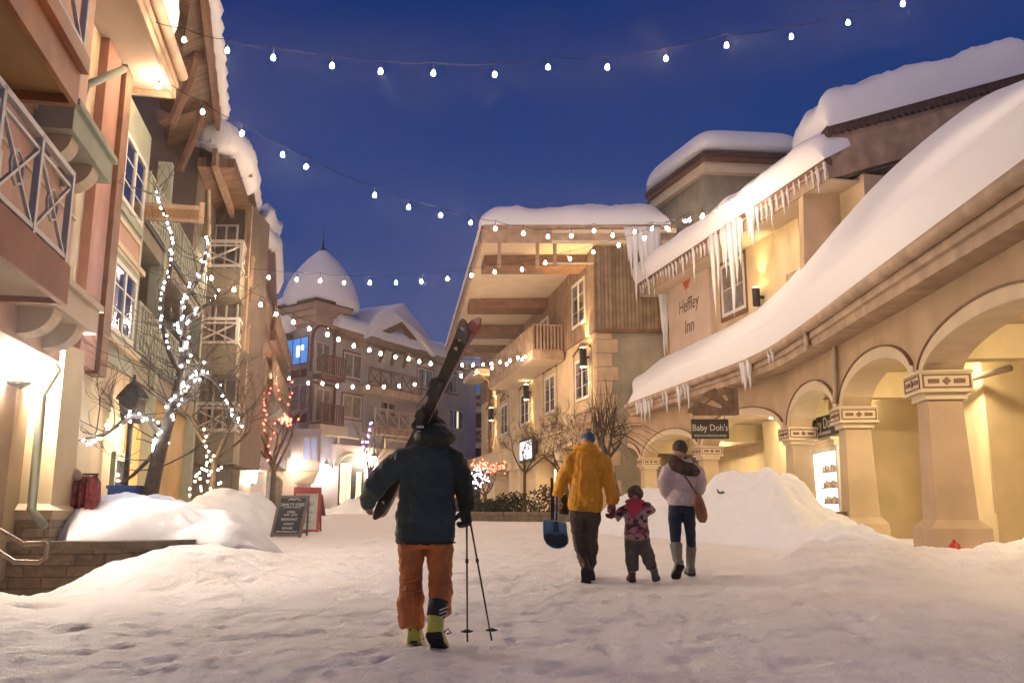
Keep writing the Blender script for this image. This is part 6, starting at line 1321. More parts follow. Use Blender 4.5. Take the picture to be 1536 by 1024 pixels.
for t in (.49,.53,.68): c=lo_+ax*Ls*t+nn*.06; b.tube([c-sd*.04,c-sd*.03+nn*.035,c+sd*.03+nn*.035,c+sd*.04],.006,6)
obj('binding',b,M['metal'],s1)
b=MB(); c=lo_+ax*Ls*.52-nn*.06; b.hexa([c+ax*.09*a+sd*.035*q+nn*.03*z for z in (-1,1) for a,q in ((-1,-1),(1,-1),(1,1),(-1,1))]); c=lo_+ax*Ls*.68-nn*.06; b.hexa([c+ax*.05*a+sd*.035*q+nn*.035*z for z in (-1,1) for a,q in ((-1,-1),(1,-1),(1,1),(-1,1))]); obj('binding',b,M['metal'],s2)
for t,w_ in ((.955,.022),(.86,.02),(.90,.012),(.085,.02)):
    b=MB(); c=lo_+ax*Ls*t+nn*(.026+ (.09*(max(0,t-.86)/.14)**2)); b.extr([c-sd*w_,c+ax*w_*1.2,c+sd*w_,c-ax*w_*.4],nn*.002); obj('ski_graphic',b,M['offwhite'],s1)
# poles
for (x0,y0,x1,y1,yb,lab) in ((700,764,701,962,946,'ski pole hanging straight down from the right hand'),(702,764,737.5,960,944,'ski pole slanting outwards from the right hand')):
    a,b_=P(x0,y0,YS+.02),P(x1,y1,YS+.02); d=(b_-a).normalized(); ln=(b_-a).length; r=thing('ski_pole',lab,'ski pole',b_)
    b=MB(); b.tube([a,b_],[.0085,.006],8); b.tube([b_-d*.05,b_],[.008,.003],8); b.tube([a+d*ln*.38,a+d*ln*.41],.013,8); obj('shaft',b,mat('dark_bronze_pole',(.06,.04,.03),.35,metal=.5) if 'pp1' not in M else M['pp1'],r,True); M['pp1']=bpy.data.materials['dark_bronze_pole']
    b=MB(); b.tube([a-d*.06,a-d*.02,a+d*.10],[.02,.016,.013],10); obj('grip',b,M['black'],r,True)
    c=P(x1-.5,yb,YS+.02); b=MB(); b.lathe((c.x,c.y,c.z),[(.012,-.012),(.048,-.004),(.05,.0),(.012,.014)],10); obj('basket',b,M['black'],r,True)
# ---------------------------------------------------------------- man in yellow
YM=10.4; k=YM/F
mb,_=person('',[[(878,770,0,18,14),(880,730,0,18,13),(881,690,0,20,13),(881,674,0,7,8),(881,664,0,6.5,7)],
 [(881,688,0,9),(857,690,0,7.5),(844,715,.02,6),(835,745,.06,4)],[(881,688,0,9),(905,690,0,7.5),(914,722,.02,6),(919,754,.06,4)],
 [(878,768,0,10),(867,785,0,9),(869,815,0,7),(877,856,-.1,4.5)],[(878,768,0,10),(889,785,0,9),(887,815,0,7),(886,850,.08,4.5)]],YM)
head(mb,881,659,YM+.02,12.5,.1)
hand(mb,P(835,745,YM+.06),(0,.02,-1),None,(.9,-.2,0),1.15,1.1,-1); hand(mb,P(919,754,YM+.06),(-.05,.05,-1),None,(.1,-.9,0),1.1,.9,1)
mn=finish(mb,'man in bright yellow jacket and blue knit hat carrying a blue snow shovel')
yj=mat('golden_yellow_jacket',(.76,.35,.015),.65,var=.12,vscale=4,bump=.25,bscale=22)
b=MB(); chain(b,[(877,766,0,25.5,17),(878,750,0,26,18),(879,725,0,24.5,18),(881,700,0,24,17),(881,686,0,24,16),(880,677,0,19,14),(880,669,0,14,13)],YM)
chain(b,[(866,684,0,9.5),(856,690,0,10.5),(848,708,.01,10),(840,728,.04,9.4),(837,738,.05,9),(835.5,744,.06,8)],YM); chain(b,[(895,684,0,9.5),(905,690,0,10.5),(911,708,.01,9.8),(915,730,.03,9.5),(919,748,.05,9.4),(919,756,.06,8)],YM)
jo=sculpt('jacket',b,yj,mn,.011,3,.045,.02)
b=MB(); chain(b,[(862,673,-.02,5),(870,668,-.09,5),(880,667,-.11,5),(890,669,-.08,5),(896,676,0,4)],YM); b.ball(P(880,671,YM-.06),(16*k,.11,6.5*k)); sculpt('hood',b,yj,jo,.010,2,.01)
b=MB(); b.tube([P(868,682,YM-.125),P(866,720,YM-.15),P(862,760,YM-.145)],.006,6); b.tube([P(895,682,YM-.125),P(897,720,YM-.15),P(898,760,YM-.145)],.006,6); b.tube([P(853,762,YM-.10),P(866,765,YM-.145),P(888,766.5,YM-.145),P(901,765,YM-.1)],.007,6); obj('seams',b,yj,jo,True)
b=MB(); b.ball(P(882,657,YM+.02),(11.3*k,12.5*k,11*k),18,12); bk=sculpt('knit_hat',b,mat('dusty_blue_knit',(.085,.17,.26),.95,bump=.9,bscale=80),mn,.008,2,.006)
b=MB(); b.ball(P(883,645.5,YM+.02),(4.3*k,4.3*k,3.8*k)); obj('pompom',b,mat('tan_pompom',(.42,.27,.18),1,bump=1,bscale=120),bk,True)
gm_=mat('dark_khaki_cloth',(.075,.055,.038),.85,var=.25,vscale=6,bump=.3,bscale=30)
b=MB(); chain(b,[(878,755,0,22,15),(878,768,0,23,15),(878,778,0,22,14)],YM); chain(b,[(866.5,770,0,11.5,12),(867,790,0,11,12),(868,806,.02,10.5,11),(872,824,-.02,9,10),(876,840,-.06,7.5,9),(877.5,850,-.09,6,8)],YM)
chain(b,[(890,770,0,11.5,12),(888,790,0,10.5,12),(887,808,.0,9.5,11),(887,828,.02,9,10),(886,842,.04,8.5,9),(885.5,848,.06,7.5,8)],YM); sculpt('trousers',b,gm_,mn,.011,3,.04,.02)
bs=mat('brown_leather_shoe',(.06,.042,.032),.6,var=.3,vscale=10); h1=P(879,853,YM-.16); t1=P(879,874,YM-.05); boot('shoe',h1,t1+(t1-h1)*.5,(.1,.9,.5),.12,.09,bs,blk,mn,[(h1+Vector((0,.03,0)),.045,.045),(h1+Vector((0,.07,.07)),.045,.05)])
h2=P(886.5,866,YM+.02); boot('shoe',h2,h2+Vector((.02,.28,.02)),(0,0,1),.10,.085,bs,blk,mn,[(h2+Vector((0,.06,.03)),.045,.05),(h2+Vector((-.005,.05,.13)),.045,.05)])
# shovel
sbm=mat('steel_blue_plastic',(.20,.38,.55),.4,var=.08,vscale=5,coat=.2); YV=YM-.08
sp=[(815,781),(816,779),(832,780.5),(847,783),(849.5,786),(850,797),(852.5,808),(852,814),(847,819.5),(839,822),(829,821),(820,815),(816,807),(815,795)]
b=MB(); n_=len(sp); cx0,cy0=sum(x for x,y in sp)/n_,sum(y for x,y in sp)/n_; rings=[]
for sc_,dy in ((1,-.05),(1,-.035),(.93,-.0),(.8,.02),(.4,.03),(.02,.032)): rings.append([P(cx0+(x-cx0)*sc_,cy0+(y-cy0)*sc_,YV+dy) for x,y in sp])
b.loft(rings,cap=False); b.loft([[p+Vector((0,.012,0)) for p in r] for r in rings],cap=False); b.loft([rings[0],[p+Vector((0,.012,0)) for p in rings[0]]],cap=False)
shv=obj('snow_shovel',b,sbm,None,True); tag(shv,'blue plastic snow shovel hanging from the left hand of the man in yellow','shovel')
b=MB(); ov=[(818,803),(822,800),(829,801),(834,803),(839,802),(846,801),(850,804),(851,810),(847,815),(838,818),(828,816),(820,811)]; b.extr([P(x,y,YV-.03) for x,y in ov],(0,.035,0)); obj('hollow_shade',b,mat('painted_hollow_shade',(.012,.02,.028),.6),shv)  # solid dark panel stands in for the shade of the hollow
b=MB(); b.tube([P(834.5,797,YV),P(833.5,786,YV-.0),P(834,770,YV+.06),P(835,745,YV+.10)],[.03,.024,.017,.016],10); obj('handle',b,mat('navy_handle',(.03,.045,.08),.5),shv,True)
b=MB(); b.tube([P(x,y,YV-.05) for x,y in sp+[sp[0]]],.007,6); obj('rim',b,mat('pale_blue_rim',(.2,.32,.4),.45),shv,True)
# dark board and bag on the far side
b=MB(); a_=[P(826,716,YM+.5),P(829.5,716,YM+.5),P(832,779,YM+.5),P(826,779,YM+.5)]; b.extr(a_,(0,.03,0)); bd=obj('dark_board',b,mat('dark_red_board',(.035,.012,.01),.5)); tag(bd,'thin dark upright board carried behind the man\'s left hand','board')
b=MB(); chain(b,[(845,741,.25,5,4),(846,750,.25,8.5,6),(846,762,.25,8.5,6),(845,771,.25,7.5,5)],YM); o=sculpt('dark_bag',b,M['black'],None,.012,2,.02); tag(o,'black bag hanging at the left side of the man in yellow','bag')
# ---------------------------------------------------------------- child
YC=10.35; k=YC/F
mb,_=person('',[[(955,806,0,13,10),(953,780,0,13,10),(952,762,0,12,9),(952,750,0,6,6)],[(952,762,0,6),(937,764,0,4.5),(925,775,-.02,4),(918,770,0,3.5)],[(952,762,0,6),(967,760,0,4.5),(976,764,.05,4),(970,769,.18,3.5)],
 [(955,804,0,7),(948,820,0,7),(949,858,0,5)],[(955,804,0,7),(965,820,0,7),(979,856,-.04,5)]],YC)
head(mb,952,742,YC,11,0); hand(mb,P(918,771,YC),(-.6,.1,.7),None,(.2,.9,0),.6,.9,1); hand(mb,P(970,769,YC+.18),(-.8,.5,0),None,(0,.3,-.9),.6,.6,1)
cd=finish(mb,'small child in patterned red snowsuit jacket holding the man\'s hand',.008)
pat=bpy.data.materials.new('pink_patterned_jacket'); pat.use_nodes=True; nt=pat.node_tree; N=nt.nodes; L=nt.links; bb=N['Principled BSDF']; bb.inputs['Roughness'].default_value=.75
tc=N.new('ShaderNodeTexCoord'); mp=N.new('ShaderNodeMapping'); mp.inputs['Scale'].default_value=(1,1,1.5); L.new(tc.outputs['Object'],mp.inputs['Vector']); v=N.new('ShaderNodeTexVoronoi'); v.inputs['Scale'].default_value=17; v.distance='CHEBYCHEV'; L.new(mp.outputs[0],v.inputs['Vector'])
r=N.new('ShaderNodeValToRGB'); r.color_ramp.interpolation='CONSTANT'; e=r.color_ramp.elements; e[0].position=0; e[0].color=(.35,.17,.19,1); e[1].position=.72; e[1].color=(.05,.02,.03,1); x=e.new(.35); x.color=(.20,.05,.07,1); x=e.new(.55); x.color=(.30,.22,.24,1); sx2=N.new('ShaderNodeSeparateXYZ'); L.new(v.outputs['Color'],sx2.inputs[0]); L.new(sx2.outputs[0],r.inputs['Fac']); L.new(r.outputs['Color'],bb.inputs['Base Color'])
b=MB(); chain(b,[(955.5,809,0,18.5,14),(955,797,0,18.5,15),(954,782,0,17,14),(953,768,0,17,13),(953,757,0,15,11),(952,751,0,9,9)],YC); chain(b,[(944,760,0,7),(934,766,0,7),(924,776,-.02,6.5),(919,773,0,6)],YC); chain(b,[(962,758,0,8),(970,760,.0,8),(977,765,.06,6.5),(970,769,.16,6)],YC)
jo=sculpt('jacket',b,pat,cd,.009,3,.03,.012)
b=MB(); chain(b,[(951,752,-.09,10,5),(951,760,-.115,12,4),(950,768,-.115,9,3),(949,773,-.11,4,3)],YC); b.ball(P(952,752,YC-.05),(15*k,.09,5*k)); sculpt('hood',b,mat('pink_red_hood',(.42,.035,.07),.75,bump=.3,bscale=30),jo,.009,2,.012)
b=MB(); b.ball(P(953,739.5,YC),(11.8*k,12*k,11.8*k),18,12); sculpt('fur_hat',b,mat('mottled_brown_fur',(.10,.055,.04),1,col2=(.22,.15,.12),vscale=28,bump=1,bscale=70),cd,.008,1,.02,.02)
b=MB(); chain(b,[(921,774,0,5.5),(916,769,.0,7),(913,772,.0,6),(911,776,0,3)],YC); b.tube([P(919,772,YC-.05),P(921,766,YC-.03),P(921,762,YC)],[.02,.018,.012],8); sculpt('mitten',b,mat('wine_mitten',(.14,.03,.025),.9,bump=.4,bscale=60),cd,.007,2,.008)
gp=mat('grey_brown_snow_trousers',(.085,.07,.062),.8,var=.3,vscale=9,bump=.3,bscale=30); b=MB(); chain(b,[(955.5,800,0,17,13),(955.5,812,0,17.5,13)],YC)
chain(b,[(947,808,0,10.5,11),(947.5,825,0,10,11),(948.5,840,0,9.8,10.5),(949,852,0,8.5,9),(949,856,0,7.5,8)],YC); chain(b,[(964,808,0,10.5,11),(968,824,0,10,11),(973,838,-.01,9.5,10),(977,848,-.03,8,8.5),(978,853,-.04,7,7.5)],YC); sculpt('snow_trousers',b,gp,cd,.009,3,.03,.015)
wb_=mat('burgundy_boot',(.10,.025,.03),.7,var=.3,vscale=12); h=P(949,869.5,YC-.02); boot('snow_boot',h,h+Vector((-.01,.19,.01)),(0,0,1),.085,.065,wb_,blk,cd,[(h+Vector((0,.05,.02)),.042,.045),(h+Vector((0,.05,.14)),.05,.05)])
h=P(980,852,YC-.09); t=P(984,868,YC-.05); boot('snow_boot',h,t+(t-h)*.2,(0,.95,.4),.09,.065,wb_,mat('grey_boot_sole',(.16,.14,.13),.8),cd,[(h+Vector((0,.03,.0)),.045,.04),(h+Vector((-.02,.05,.06)),.05,.05)])
# ---------------------------------------------------------------- woman
YW=10.6; k=YW/F
mb,_=person('',[[(1022,752,0,11,9),(1023,730,0,14,10),(1025,703,0,16,10),(1022,690,0,6,7),(1020,682,0,6,6)],[(1024,700,0,8),(1004,704,0,6),(993,726,-.02,5),(1002,745,.12,4)],[(1024,700,0,8),(1044,704,0,6),(1053,728,-.02,5),(1046,741,.12,4)],
 [(1022,755,0,6),(1013,775,0,7),(1013,812,-.02,4.5),(1017,842,-.10,3.5)],[(1022,755,0,6),(1032,775,0,7),(1036,815,0,4.5),(1037,850,0,3.5)]],YW)
head(mb,1019,674,YW+.01,12,-.5); hand(mb,P(1002,745,YW+.12),(.5,.6,-.5),None,(.3,.3,.9),.95,.6,-1); hand(mb,P(1046,741,YW+.12),(-.5,.6,-.5),None,(-.3,.3,.9),.95,.6,1)
wm=finish(mb,'woman in pale mauve jacket, dark scarf, jeans and tall grey boots')
mj=mat('pale_mauve_jacket',(.58,.47,.45),.75,var=.12,vscale=5,bump=.3,bscale=25)
b=MB(); chain(b,[(1022,758,0,20.5,14),(1022.5,745,0,20.5,14.5),(1023.5,728,0,19,14),(1024.5,710,0,21,14),(1025,698,0,20,13),(1023,690,0,12,10)],YW); chain(b,[(1010,700,0,8.5),(1001,706,0,9.5),(994,722,-.03,8.8),(998,737,.02,8),(1004,745,.08,7)],YW); chain(b,[(1038,700,0,8.5),(1047,707,0,9.5),(1052,722,-.03,8.8),(1051,733,.02,8),(1045,741,.08,7)],YW)
jo=sculpt('jacket',b,mj,wm,.011,3,.03,.012)
b=MB(); b.tube([P(1003,731,YW-.09),P(1012,733,YW-.135),P(1030,732,YW-.14),P(1042,730,YW-.1)],.006,6); b.tube([P(1002.5,755,YW-.07),P(1012,757,YW-.125),P(1032,757,YW-.125),P(1042,756,YW-.07)],.007,6); obj('seams',b,mj,jo,True)
b=MB()
for i,(dz,rr,tt) in enumerate(((0,1,7),(5,.92,6.5),(9,.78,6))):
    pts=[]; 
    for j in range(17):
        a=2*math.pi*j/16; pts.append(P(1027+19*rr*math.cos(a)-1.5*i,702-dz+5*math.cos(a)-3*math.sin(a),YW+.01+.125*rr*math.sin(a)))
    b.tube(pts,tt*k,10)
sculpt('scarf',b,mat('dark_brown_scarf',(.05,.032,.022),.95,col2=(.10,.065,.045),vscale=14,bump=.8,bscale=50),wm,.009,2,.03,.01)
b=MB(); b.ball(P(1020,671.5,YW+.01),(11.8*k,12.8*k,12*k),18,12); sculpt('beanie',b,mat('grey_brown_knit',(.085,.07,.05),.95,bump=1,bscale=75),wm,.008,2,.012)
je=mat('dark_blue_denim',(.014,.026,.045),.85,var=.25,vscale=8,bump=.2,bscale=50); b=MB(); chain(b,[(1022,748,0,18,13),(1022,760,0,19,13.5),(1022,768,0,18,12.5)],YW)
chain(b,[(1013,762,0,10.5,12),(1012.5,780,0,10,11),(1013,797,0,8.8,9.5),(1013.5,816,-.02,7,8)],YW); chain(b,[(1032,762,0,10.5,12),(1034,780,0,9.3,11),(1036,800,0,7.8,9),(1037,820,0,6.5,8)],YW); sculpt('jeans',b,je,wm,.010,3,.015,.01)
gb_=mat('grey_suede_boot',(.20,.19,.17),.9,var=.2,vscale=12,bump=.4,bscale=60)
h=P(1021,846,YW-.18); t=P(1014,862,YW-.10); boot('tall_boot',h,t+(t-h)*.35,(-.1,.9,.45),.105,.085,gb_,blk,wm,[(h+Vector((0,.04,0)),.05,.05),(P(1016,838,YW-.09),.058,.06),(P(1014,815,YW-.02),.078,.075)])
h=P(1037.5,859.5,YW-.03); boot('tall_boot',h,h+Vector((.01,.26,.01)),(0,0,1),.105,.085,gb_,blk,wm,[(h+Vector((0,.06,.02)),.05,.055),(h+Vector((0,.05,.12)),.054,.058),(P(1037,819,YW),.064,.066)])
# shoulder bag
bgm=mat('tan_leather',(.25,.10,.05),.55,var=.2,vscale=7,bump=.2,bscale=40); b=MB(); chain(b,[(1046,738,-.12,3,3),(1048,750,-.13,7,6),(1051,764,-.13,9,8),(1053.5,776,-.13,8,7),(1054,783,-.12,4.5,4)],YW); bgo=sculpt('shoulder_bag',b,bgm,None,.008,2,.012); tag(bgo,'tan leather slouch bag hanging at the right hip of the woman','bag')
b=MB(); b.tube([P(1026,712,YW-.14),P(1034,723,YW-.15),P(1043,738,YW-.15),P(1046,742,YW-.14)],.011,6); b.tube([P(1047,741,YW-.15),P(1053,752,YW-.17),P(1058,768,YW-.15)],.006,6); obj('strap',b,mat('dark_strap',(.10,.05,.03),.6),bgo,True)
# ================================================================ signs and street furniture
def aframe(name,label,px0,px1,pyt,pyb,Y,lean,mface,mframe,rows,tm,rz=0,tilt=0,cat='sandwich board'):
    bl,br=P(px0,pyb,Y),P(px1,pyb+2,Y); w_=(br-bl).length; h=P(px0,pyt,Y).z-bl.z; c=(bl+br)/2; zb=gz(c.x,Y)
    f=Frame(0,0,math.cos(rz),math.sin(rz),1); 
    if f.n.y>0: f.n=-f.n
    f.o=Vector((c.x,c.y,0))-f.d*w_/2; r=thing(name,label,cat,(c.x,Y,c.z),'sandwich boards on the snow'); z0=c.z-.03
    def q(u,z,n): 
        p=f.pt(u,z0+z,n-z*math.tan(lean)); return p+f.d*(tilt*z)
    def slab(u0,u1,za,zb_,n0,n1,m,nm,par):
        b=MB(); b.hexa([q(u0,za,n0),q(u1,za,n0),q(u1,za,n1),q(u0,za,n1),q(u0,zb_,n0),q(u1,zb_,n0),q(u1,zb_,n1),q(u0,zb_,n1)]); return obj(nm,b,m,par)
    pn=slab(.05,w_-.05,.06,h-.05,-.012,.012,mface,'panel',r)
    b=MB()
    for u0,u1,za,zb_ in ((0,.055,0,h),(w_-.055,w_,0,h),(.055,w_-.055,h-.055,h),(.055,w_-.055,.03,.08)): b.hexa([q(u0,za,-.02),q(u1,za,-.02),q(u1,za,.02),q(u0,za,.02),q(u0,zb_,-.02),q(u1,zb_,-.02),q(u1,zb_,.02),q(u0,zb_,.02)])
    obj('frame',b,mframe,r)
    b=MB(); 
    for u in (.03,w_-.03): b.bar(q(u,h-.02,-.03),f.pt(u,z0,-h*math.tan(lean)*2-.05),.035,.03)
    b.bar(f.pt(.03,z0+.1,-h*math.tan(lean)*1.9-.02),f.pt(w_-.03,z0+.1,-h*math.tan(lean)*1.9-.02),.03); obj('rear_legs',b,mframe,r)
    for (t,z,s) in rows:
        u=w_/2+tilt*z; x=text('lettering',t,s,f,u,z0+z*h,.016-z*h*math.tan(lean),tm,r,lean=lean,ext=.002); 
    return r,f,w_,h,z0,q
M['chalk']=mat('chalkboard',(.035,.038,.045),.75,var=.3,vscale=4); M['chalkw']=mat('chalk_white',(.70,.70,.72),.9); M['greyframe']=mat('weathered_grey_frame',(.15,.12,.12),.7,var=.2,vscale=6)
r,f,w_,h,z0,q=aframe('sandwich_board','tilted black chalkboard sign listing breakfast, lunch and dinner',404,452,739,803,17.6,R(12),M['chalk'],M['greyframe'],
 [('CAHILTY CREEK',.775,.082),('KITCHEN & TAPROOM',.715,.036),('OPEN',.60,.066),('7AM - LATE',.535,.055),('BREAKFAST',.43,.066),('LUNCH',.325,.06),('DINNER',.225,.06),('APRES SPECIALS DAILY',.145,.044),('Warm up inside  Tonight',.085,.044)],M['chalkw'],R(-8),.10)
b=MB(); pts=[(-.13,.86),(-.07,.895),(-.02,.87),(.03,.895),(.08,.885),(.13,.845)]; b.tube([q(w_/2+x+.03,y*h+.02,.02) for x,y in pts],.007,5); b.tube([q(w_/2+x+.03,y*h+.02,.02) for x,y in ((-.10,.875),(-.04,.875),(0,.855))],.005,5); obj('mountain_emblem',b,M['chalkw'],r,True)
b=MB()
for z in (.665,.48): b.bar(q(.12,z*h,.014),q(w_-.12,z*h,.014),.004)
obj('ruled_lines',b,M['greyframe'],r)
redf=mat('red_painted_frame',(.35,.055,.045),.6,var=.15,vscale=5)
r,f,w_,h,z0,q=aframe('sandwich_board','white menu board with red header and frame behind the chalkboard',436,478,727,796,19.6,R(6),mat('pale_menu_face',(.50,.50,.48),.6,var=.15,vscale=8),redf,[('MENU',.62,.12),('SOUP  CHILI',.45,.06),('POUTINE',.34,.06),('WAFFLES',.24,.06)],mat('grey_print',(.08,.08,.09),.7),R(-4),.0)
b=MB(); b.hexa([q(0,h*.86,.022),q(w_,h*.86,.022),q(w_,h*.86,.03),q(0,h*.86,.03),q(0,h,.022),q(w_,h,.022),q(w_,h,.03),q(0,h,.03)]); obj('red_header',b,redf,r)
aframe('sandwich_board','small dark chalkboard stand at the right of the white menu board',474,489,739,772,36,R(20),mat('dark_maroon_board',(.05,.025,.03),.7,var=.4,vscale=9),mat('maroon_frame',(.10,.04,.04),.7),[],M['chalkw'],R(40))
# hanging sign of the doughnut shop
YH=24.2; a_,b_=P(1036.5,628.5,YH),P(1092,628.5,YH); c_=P(1092,658,YH); b=MB(); b.box(((a_.x+b_.x)/2,YH,(a_.z+c_.z)/2),(b_.x-a_.x,.07,a_.z-c_.z)); M['signblk']=mat('weathered_black_sign',(.018,.016,.012),.6,col2=(.05,.042,.03),vscale=26)
hs=obj('hanging_sign',b,M['signblk']); tag(hs,'black hanging shop sign with pale lettering below a sunburst bracket','sign')
fh=Frame((a_.x+b_.x)/2,YH-.035,1,0,1); fh.n=Vector((0,-1,0)); M['signw']=mat('cream_sign_lettering',(.66,.62,.54),.7)
text('lettering',"Baby Doh's",.255,fh,0,a_.z-.245,.002,M['signw'],hs,sx=.86); text('lettering','BUN DOUGHNUTS & MORE',.075,fh,0,a_.z-.46,.002,M['signw'],hs,sx=.95)
b=MB(); b.tube([(a_.x+.06,YH,a_.z),(a_.x+.06,YH,a_.z+.18)],.012,6); b.tube([(b_.x-.1,YH,a_.z),(b_.x-.1,YH,a_.z+.18)],.012,6); obj('hooks',b,M['metal'],hs)
br=thing('sign_bracket','fan-shaped wooden sunburst bracket holding the hanging sign','bracket',P(1100,618,YH)); hub=P(1098,618,YH)
dk2=mat('brown_weathered_bracket',(.16,.10,.06),.75,var=.3,vscale=5,bump=.4,bscale=20); RR=P(1104,0,YH).x-P(1037,0,YH).x
b=MB(); b.box((P(1103.5,600,YH).x,YH,P(1100,603,YH).z),(.12,.14,P(1100,584,YH).z-P(1100,622,YH).z)); p0=P(1041,621,YH); p1=P(1104,621,YH); b.bar(p0,p1,.08,.07); b.tube(smoothpl([P(1034,612,YH),P(1036,618,YH),P(1041,620,YH),P(1050,614,YH),P(1062,601,YH),P(1078,592,YH),P(1104,584,YH)],2),.03,6); obj('frame',b,dk2,br)
for i,(a0,a1) in enumerate(((0,17),(30,52),(66,90))):
    b=MB(); pl=[]
    for t in (.28,.98):
        L_=[]
        for j in range(5):
            a=math.radians(a0+(a1-a0)*(j/4 if t>.5 else j/4)); rr=RR*(.30 if t<.5 else (1.0-.52*(a/1.57)**.7)); L_.append(Vector((hub.x+.1-math.cos(a)*rr,YH-.03,hub.z-.02+math.sin(a)*rr)))
        pl.append(L_)
    b.extr(pl[0]+pl[1][::-1],(0,.06,0)); obj('ray',b,dk2,br)
b=MB(); b.extr([Vector((hub.x+.1,YH-.04,hub.z-.02))]+[Vector((hub.x+.1-RR*.3*math.cos(t),YH-.04,hub.z-.02+RR*.3*math.sin(t))) for t in [math.pi/2*i/10 for i in range(11)]],(0,.08,0)); obj('hub',b,dk2,br)
# second shop sign on the shopfront
M['sig2']=M['signblk']; u0_,_=fs.uz(1200,650,.35); u1_,_=fs.uz(1262,650,.35); lo2,hi2=min(u0_,u1_),max(u0_,u1_); b=MB(); b.fbox(fs,lo2-.5,hi2,2.98,3.5,.28,.36); s2_=obj('shop_sign',b,M['signblk']); tag(s2_,'black shop sign over the doughnut shop door seen between two pillars','sign')
text('lettering',"Baby Doh's",.40,fs,(lo2+hi2)/2-.38,3.30,.364,M['signw'],s2_,sx=.95); text('lettering','BUN DOUGHNUTS',.11,fs,(lo2+hi2)/2-.38,3.06,.364,M['signw'],s2_)
# low field stone planter between the second and third pillars
p0,p1=AR[2].lerp(AR[3],-.02),AR[2].lerp(AR[3],.75); n=Vector((p1.y-p0.y,-(p1.x-p0.x))).normalized(); b=MB(); a0=p0-n*.15; a1=p1-n*.15
b.hexa([(a0.x,a0.y,.2),(a1.x,a1.y,.2),(a1.x+n.x*.5,a1.y+n.y*.5,.2),(a0.x+n.x*.5,a0.y+n.y*.5,.2),(a0.x,a0.y,1.02),(a1.x,a1.y,1.02),(a1.x+n.x*.5,a1.y+n.y*.5,1.02),(a0.x+n.x*.5,a0.y+n.y*.5,1.02)]); fw=obj('stone_wall',b,M['field']); tag(fw,'low fieldstone planter wall between the yellow pillar and the big snow pile','stone wall')
b=MB(); a0=a0-n*.05; b.hexa([(a0.x,a0.y,1.02),(a1.x,a1.y,1.02),(a1.x+n.x*.6,a1.y+n.y*.6,1.02),(a0.x+n.x*.6,a0.y+n.y*.6,1.02),(a0.x,a0.y,1.12),(a1.x,a1.y,1.12),(a1.x+n.x*.6,a1.y+n.y*.6,1.12),(a0.x+n.x*.6,a0.y+n.y*.6,1.12)]); obj('coping',b,M['cap'],fw)
# hydrant
hp=P(1433,829,12.3); r=thing('fire_hydrant','red fire hydrant poking out of the snow at the foot of the brown pillar','hydrant',(hp.x,12.3,hp.z-.3)); rm=mat('red_hydrant_paint',(.42,.02,.015),.45,var=.2,vscale=9)
b=MB(); b.lathe((hp.x,12.3,hp.z-.3),[(.075,0),(.075,.32),(.095,.33),(.095,.36),(.08,.37),(.07,.41),(.035,.445),(.02,.45)],14); obj('barrel',b,rm,r,True); b=MB(); b.lathe((hp.x,12.3,hp.z+.15),[(.022,0),(.022,.03)],5); b.tube([(hp.x-.13,12.3,hp.z-.03),(hp.x+.13,12.3,hp.z-.03)],.035,8); b.tube([(hp.x,12.15,hp.z-.05),(hp.x,12.3,hp.z-.05)],.045,8); obj('outlets',b,rm,r,True)
# dark branches poking out of the pile
for i,(x,y,lab) in enumerate(((1083,738,'dark evergreen sprig sticking out of the big snow pile'),(989,752,'small dark sprig in the snow between child and woman'))):
    c=P(x,y,17.55 if i==0 else 19.9); b=MB(); rnd=random.Random(i)
    for j in range(9): b.tube([c+Vector((0,.15,-.02)),c+Vector((rnd.uniform(-.16,.1),rnd.uniform(-.05,.05),rnd.uniform(-.05,.07)))],[.016,.008],5)
    tag(obj('twig',b,leafm),lab,'twig')
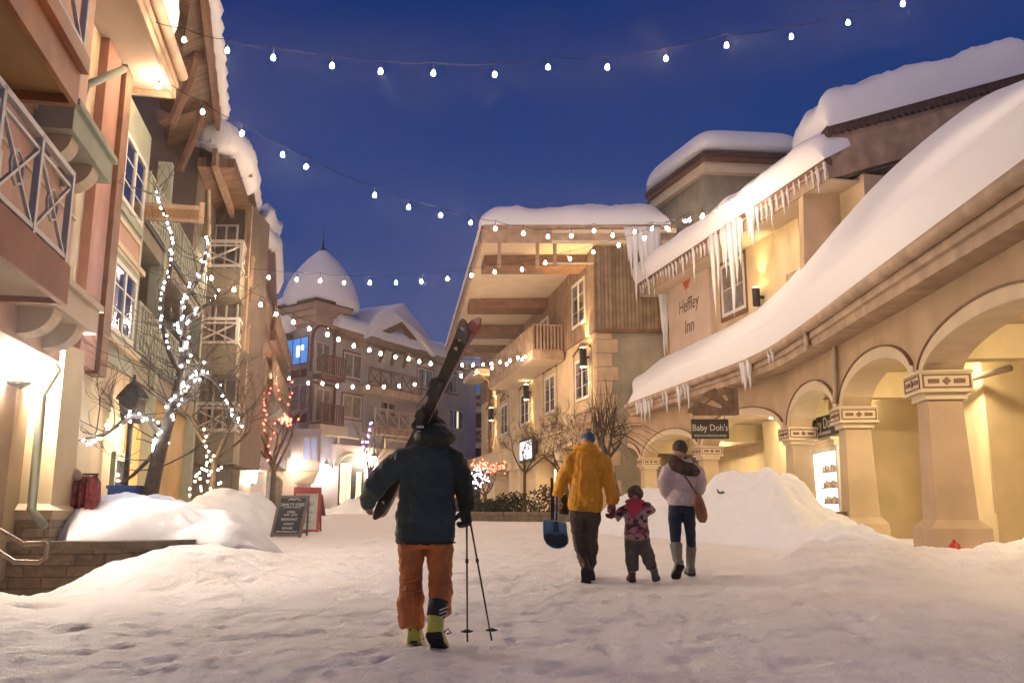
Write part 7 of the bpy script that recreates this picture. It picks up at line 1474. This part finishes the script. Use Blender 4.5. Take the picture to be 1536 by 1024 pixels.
# ================================================================ dusk sky, weak low light
W=bpy.data.worlds.new('World'); scene.world=W; W.use_nodes=True; nt=W.node_tree; N=nt.nodes; L=nt.links; bg=N['Background']
tc=N.new('ShaderNodeTexCoord'); sx=N.new('ShaderNodeSeparateXYZ'); L.new(tc.outputs['Generated'],sx.inputs[0])
rp=N.new('ShaderNodeValToRGB'); e=rp.color_ramp.elements; rp.color_ramp.interpolation='EASE'
e[0].position=0; e[0].color=(.075,.10,.23,1); e[1].position=1; e[1].color=(.002,.015,.09,1)
for p,c in ((.12,(.045,.08,.215)),(.30,(.014,.046,.19)),(.55,(.004,.026,.14))): x=e.new(p); x.color=(*c,1)
L.new(sx.outputs['Z'],rp.inputs['Fac'])
sky=N.new('ShaderNodeTexSky'); sky.sky_type='NISHITA'; sky.sun_disc=False; sky.sun_elevation=R(1.0); sky.sun_rotation=R(-100)
ms=N.new('ShaderNodeMixRGB'); ms.blend_type='ADD'; ms.inputs[0].default_value=.004; L.new(rp.outputs['Color'],ms.inputs[1]); L.new(sky.outputs['Color'],ms.inputs[2])
L.new(ms.outputs[0],bg.inputs['Color']); bg.inputs['Strength'].default_value=1.0
sl=bpy.data.lights.new('sun','SUN'); sl.energy=SUN_E; sl.angle=R(28); sl.color=(1,.72,.58); so_=bpy.data.objects.new('sun',sl); COL.objects.link(so_)
so_.rotation_euler=Vector((-.52,-.72,.62)).to_track_quat('Z','Y').to_euler()
scene.view_settings.view_transform='Standard'; scene.view_settings.look='None'; scene.view_settings.exposure=EXPO; scene.view_settings.gamma=1
scene.render.engine='CYCLES'; scene.cycles.use_denoising=True; scene.cycles.max_bounces=6; scene.cycles.diffuse_bounces=3; scene.cycles.glossy_bounces=3; scene.cycles.transmission_bounces=4; scene.cycles.volume_bounces=0
scene.cycles.sample_clamp_indirect=4; scene.cycles.caustics_reflective=False; scene.cycles.caustics_refractive=False
if HAZE:
    b=MB(); b.box((0,94,12.5),(312,226,30)); hz=bpy.data.materials.new('cold_mist'); hz.use_nodes=True; nt=hz.node_tree; nt.nodes.remove(nt.nodes['Principled BSDF'])
    pv_=nt.nodes.new('ShaderNodeVolumePrincipled'); pv_.inputs['Density'].default_value=HAZE; pv_.inputs['Anisotropy'].default_value=.93; pv_.inputs['Color'].default_value=(.95,.93,.95,1)
    nt.links.new(pv_.outputs[0],nt.nodes['Material Output'].inputs['Volume']); o=obj('haze',b,hz); tag(o,kind='stuff')
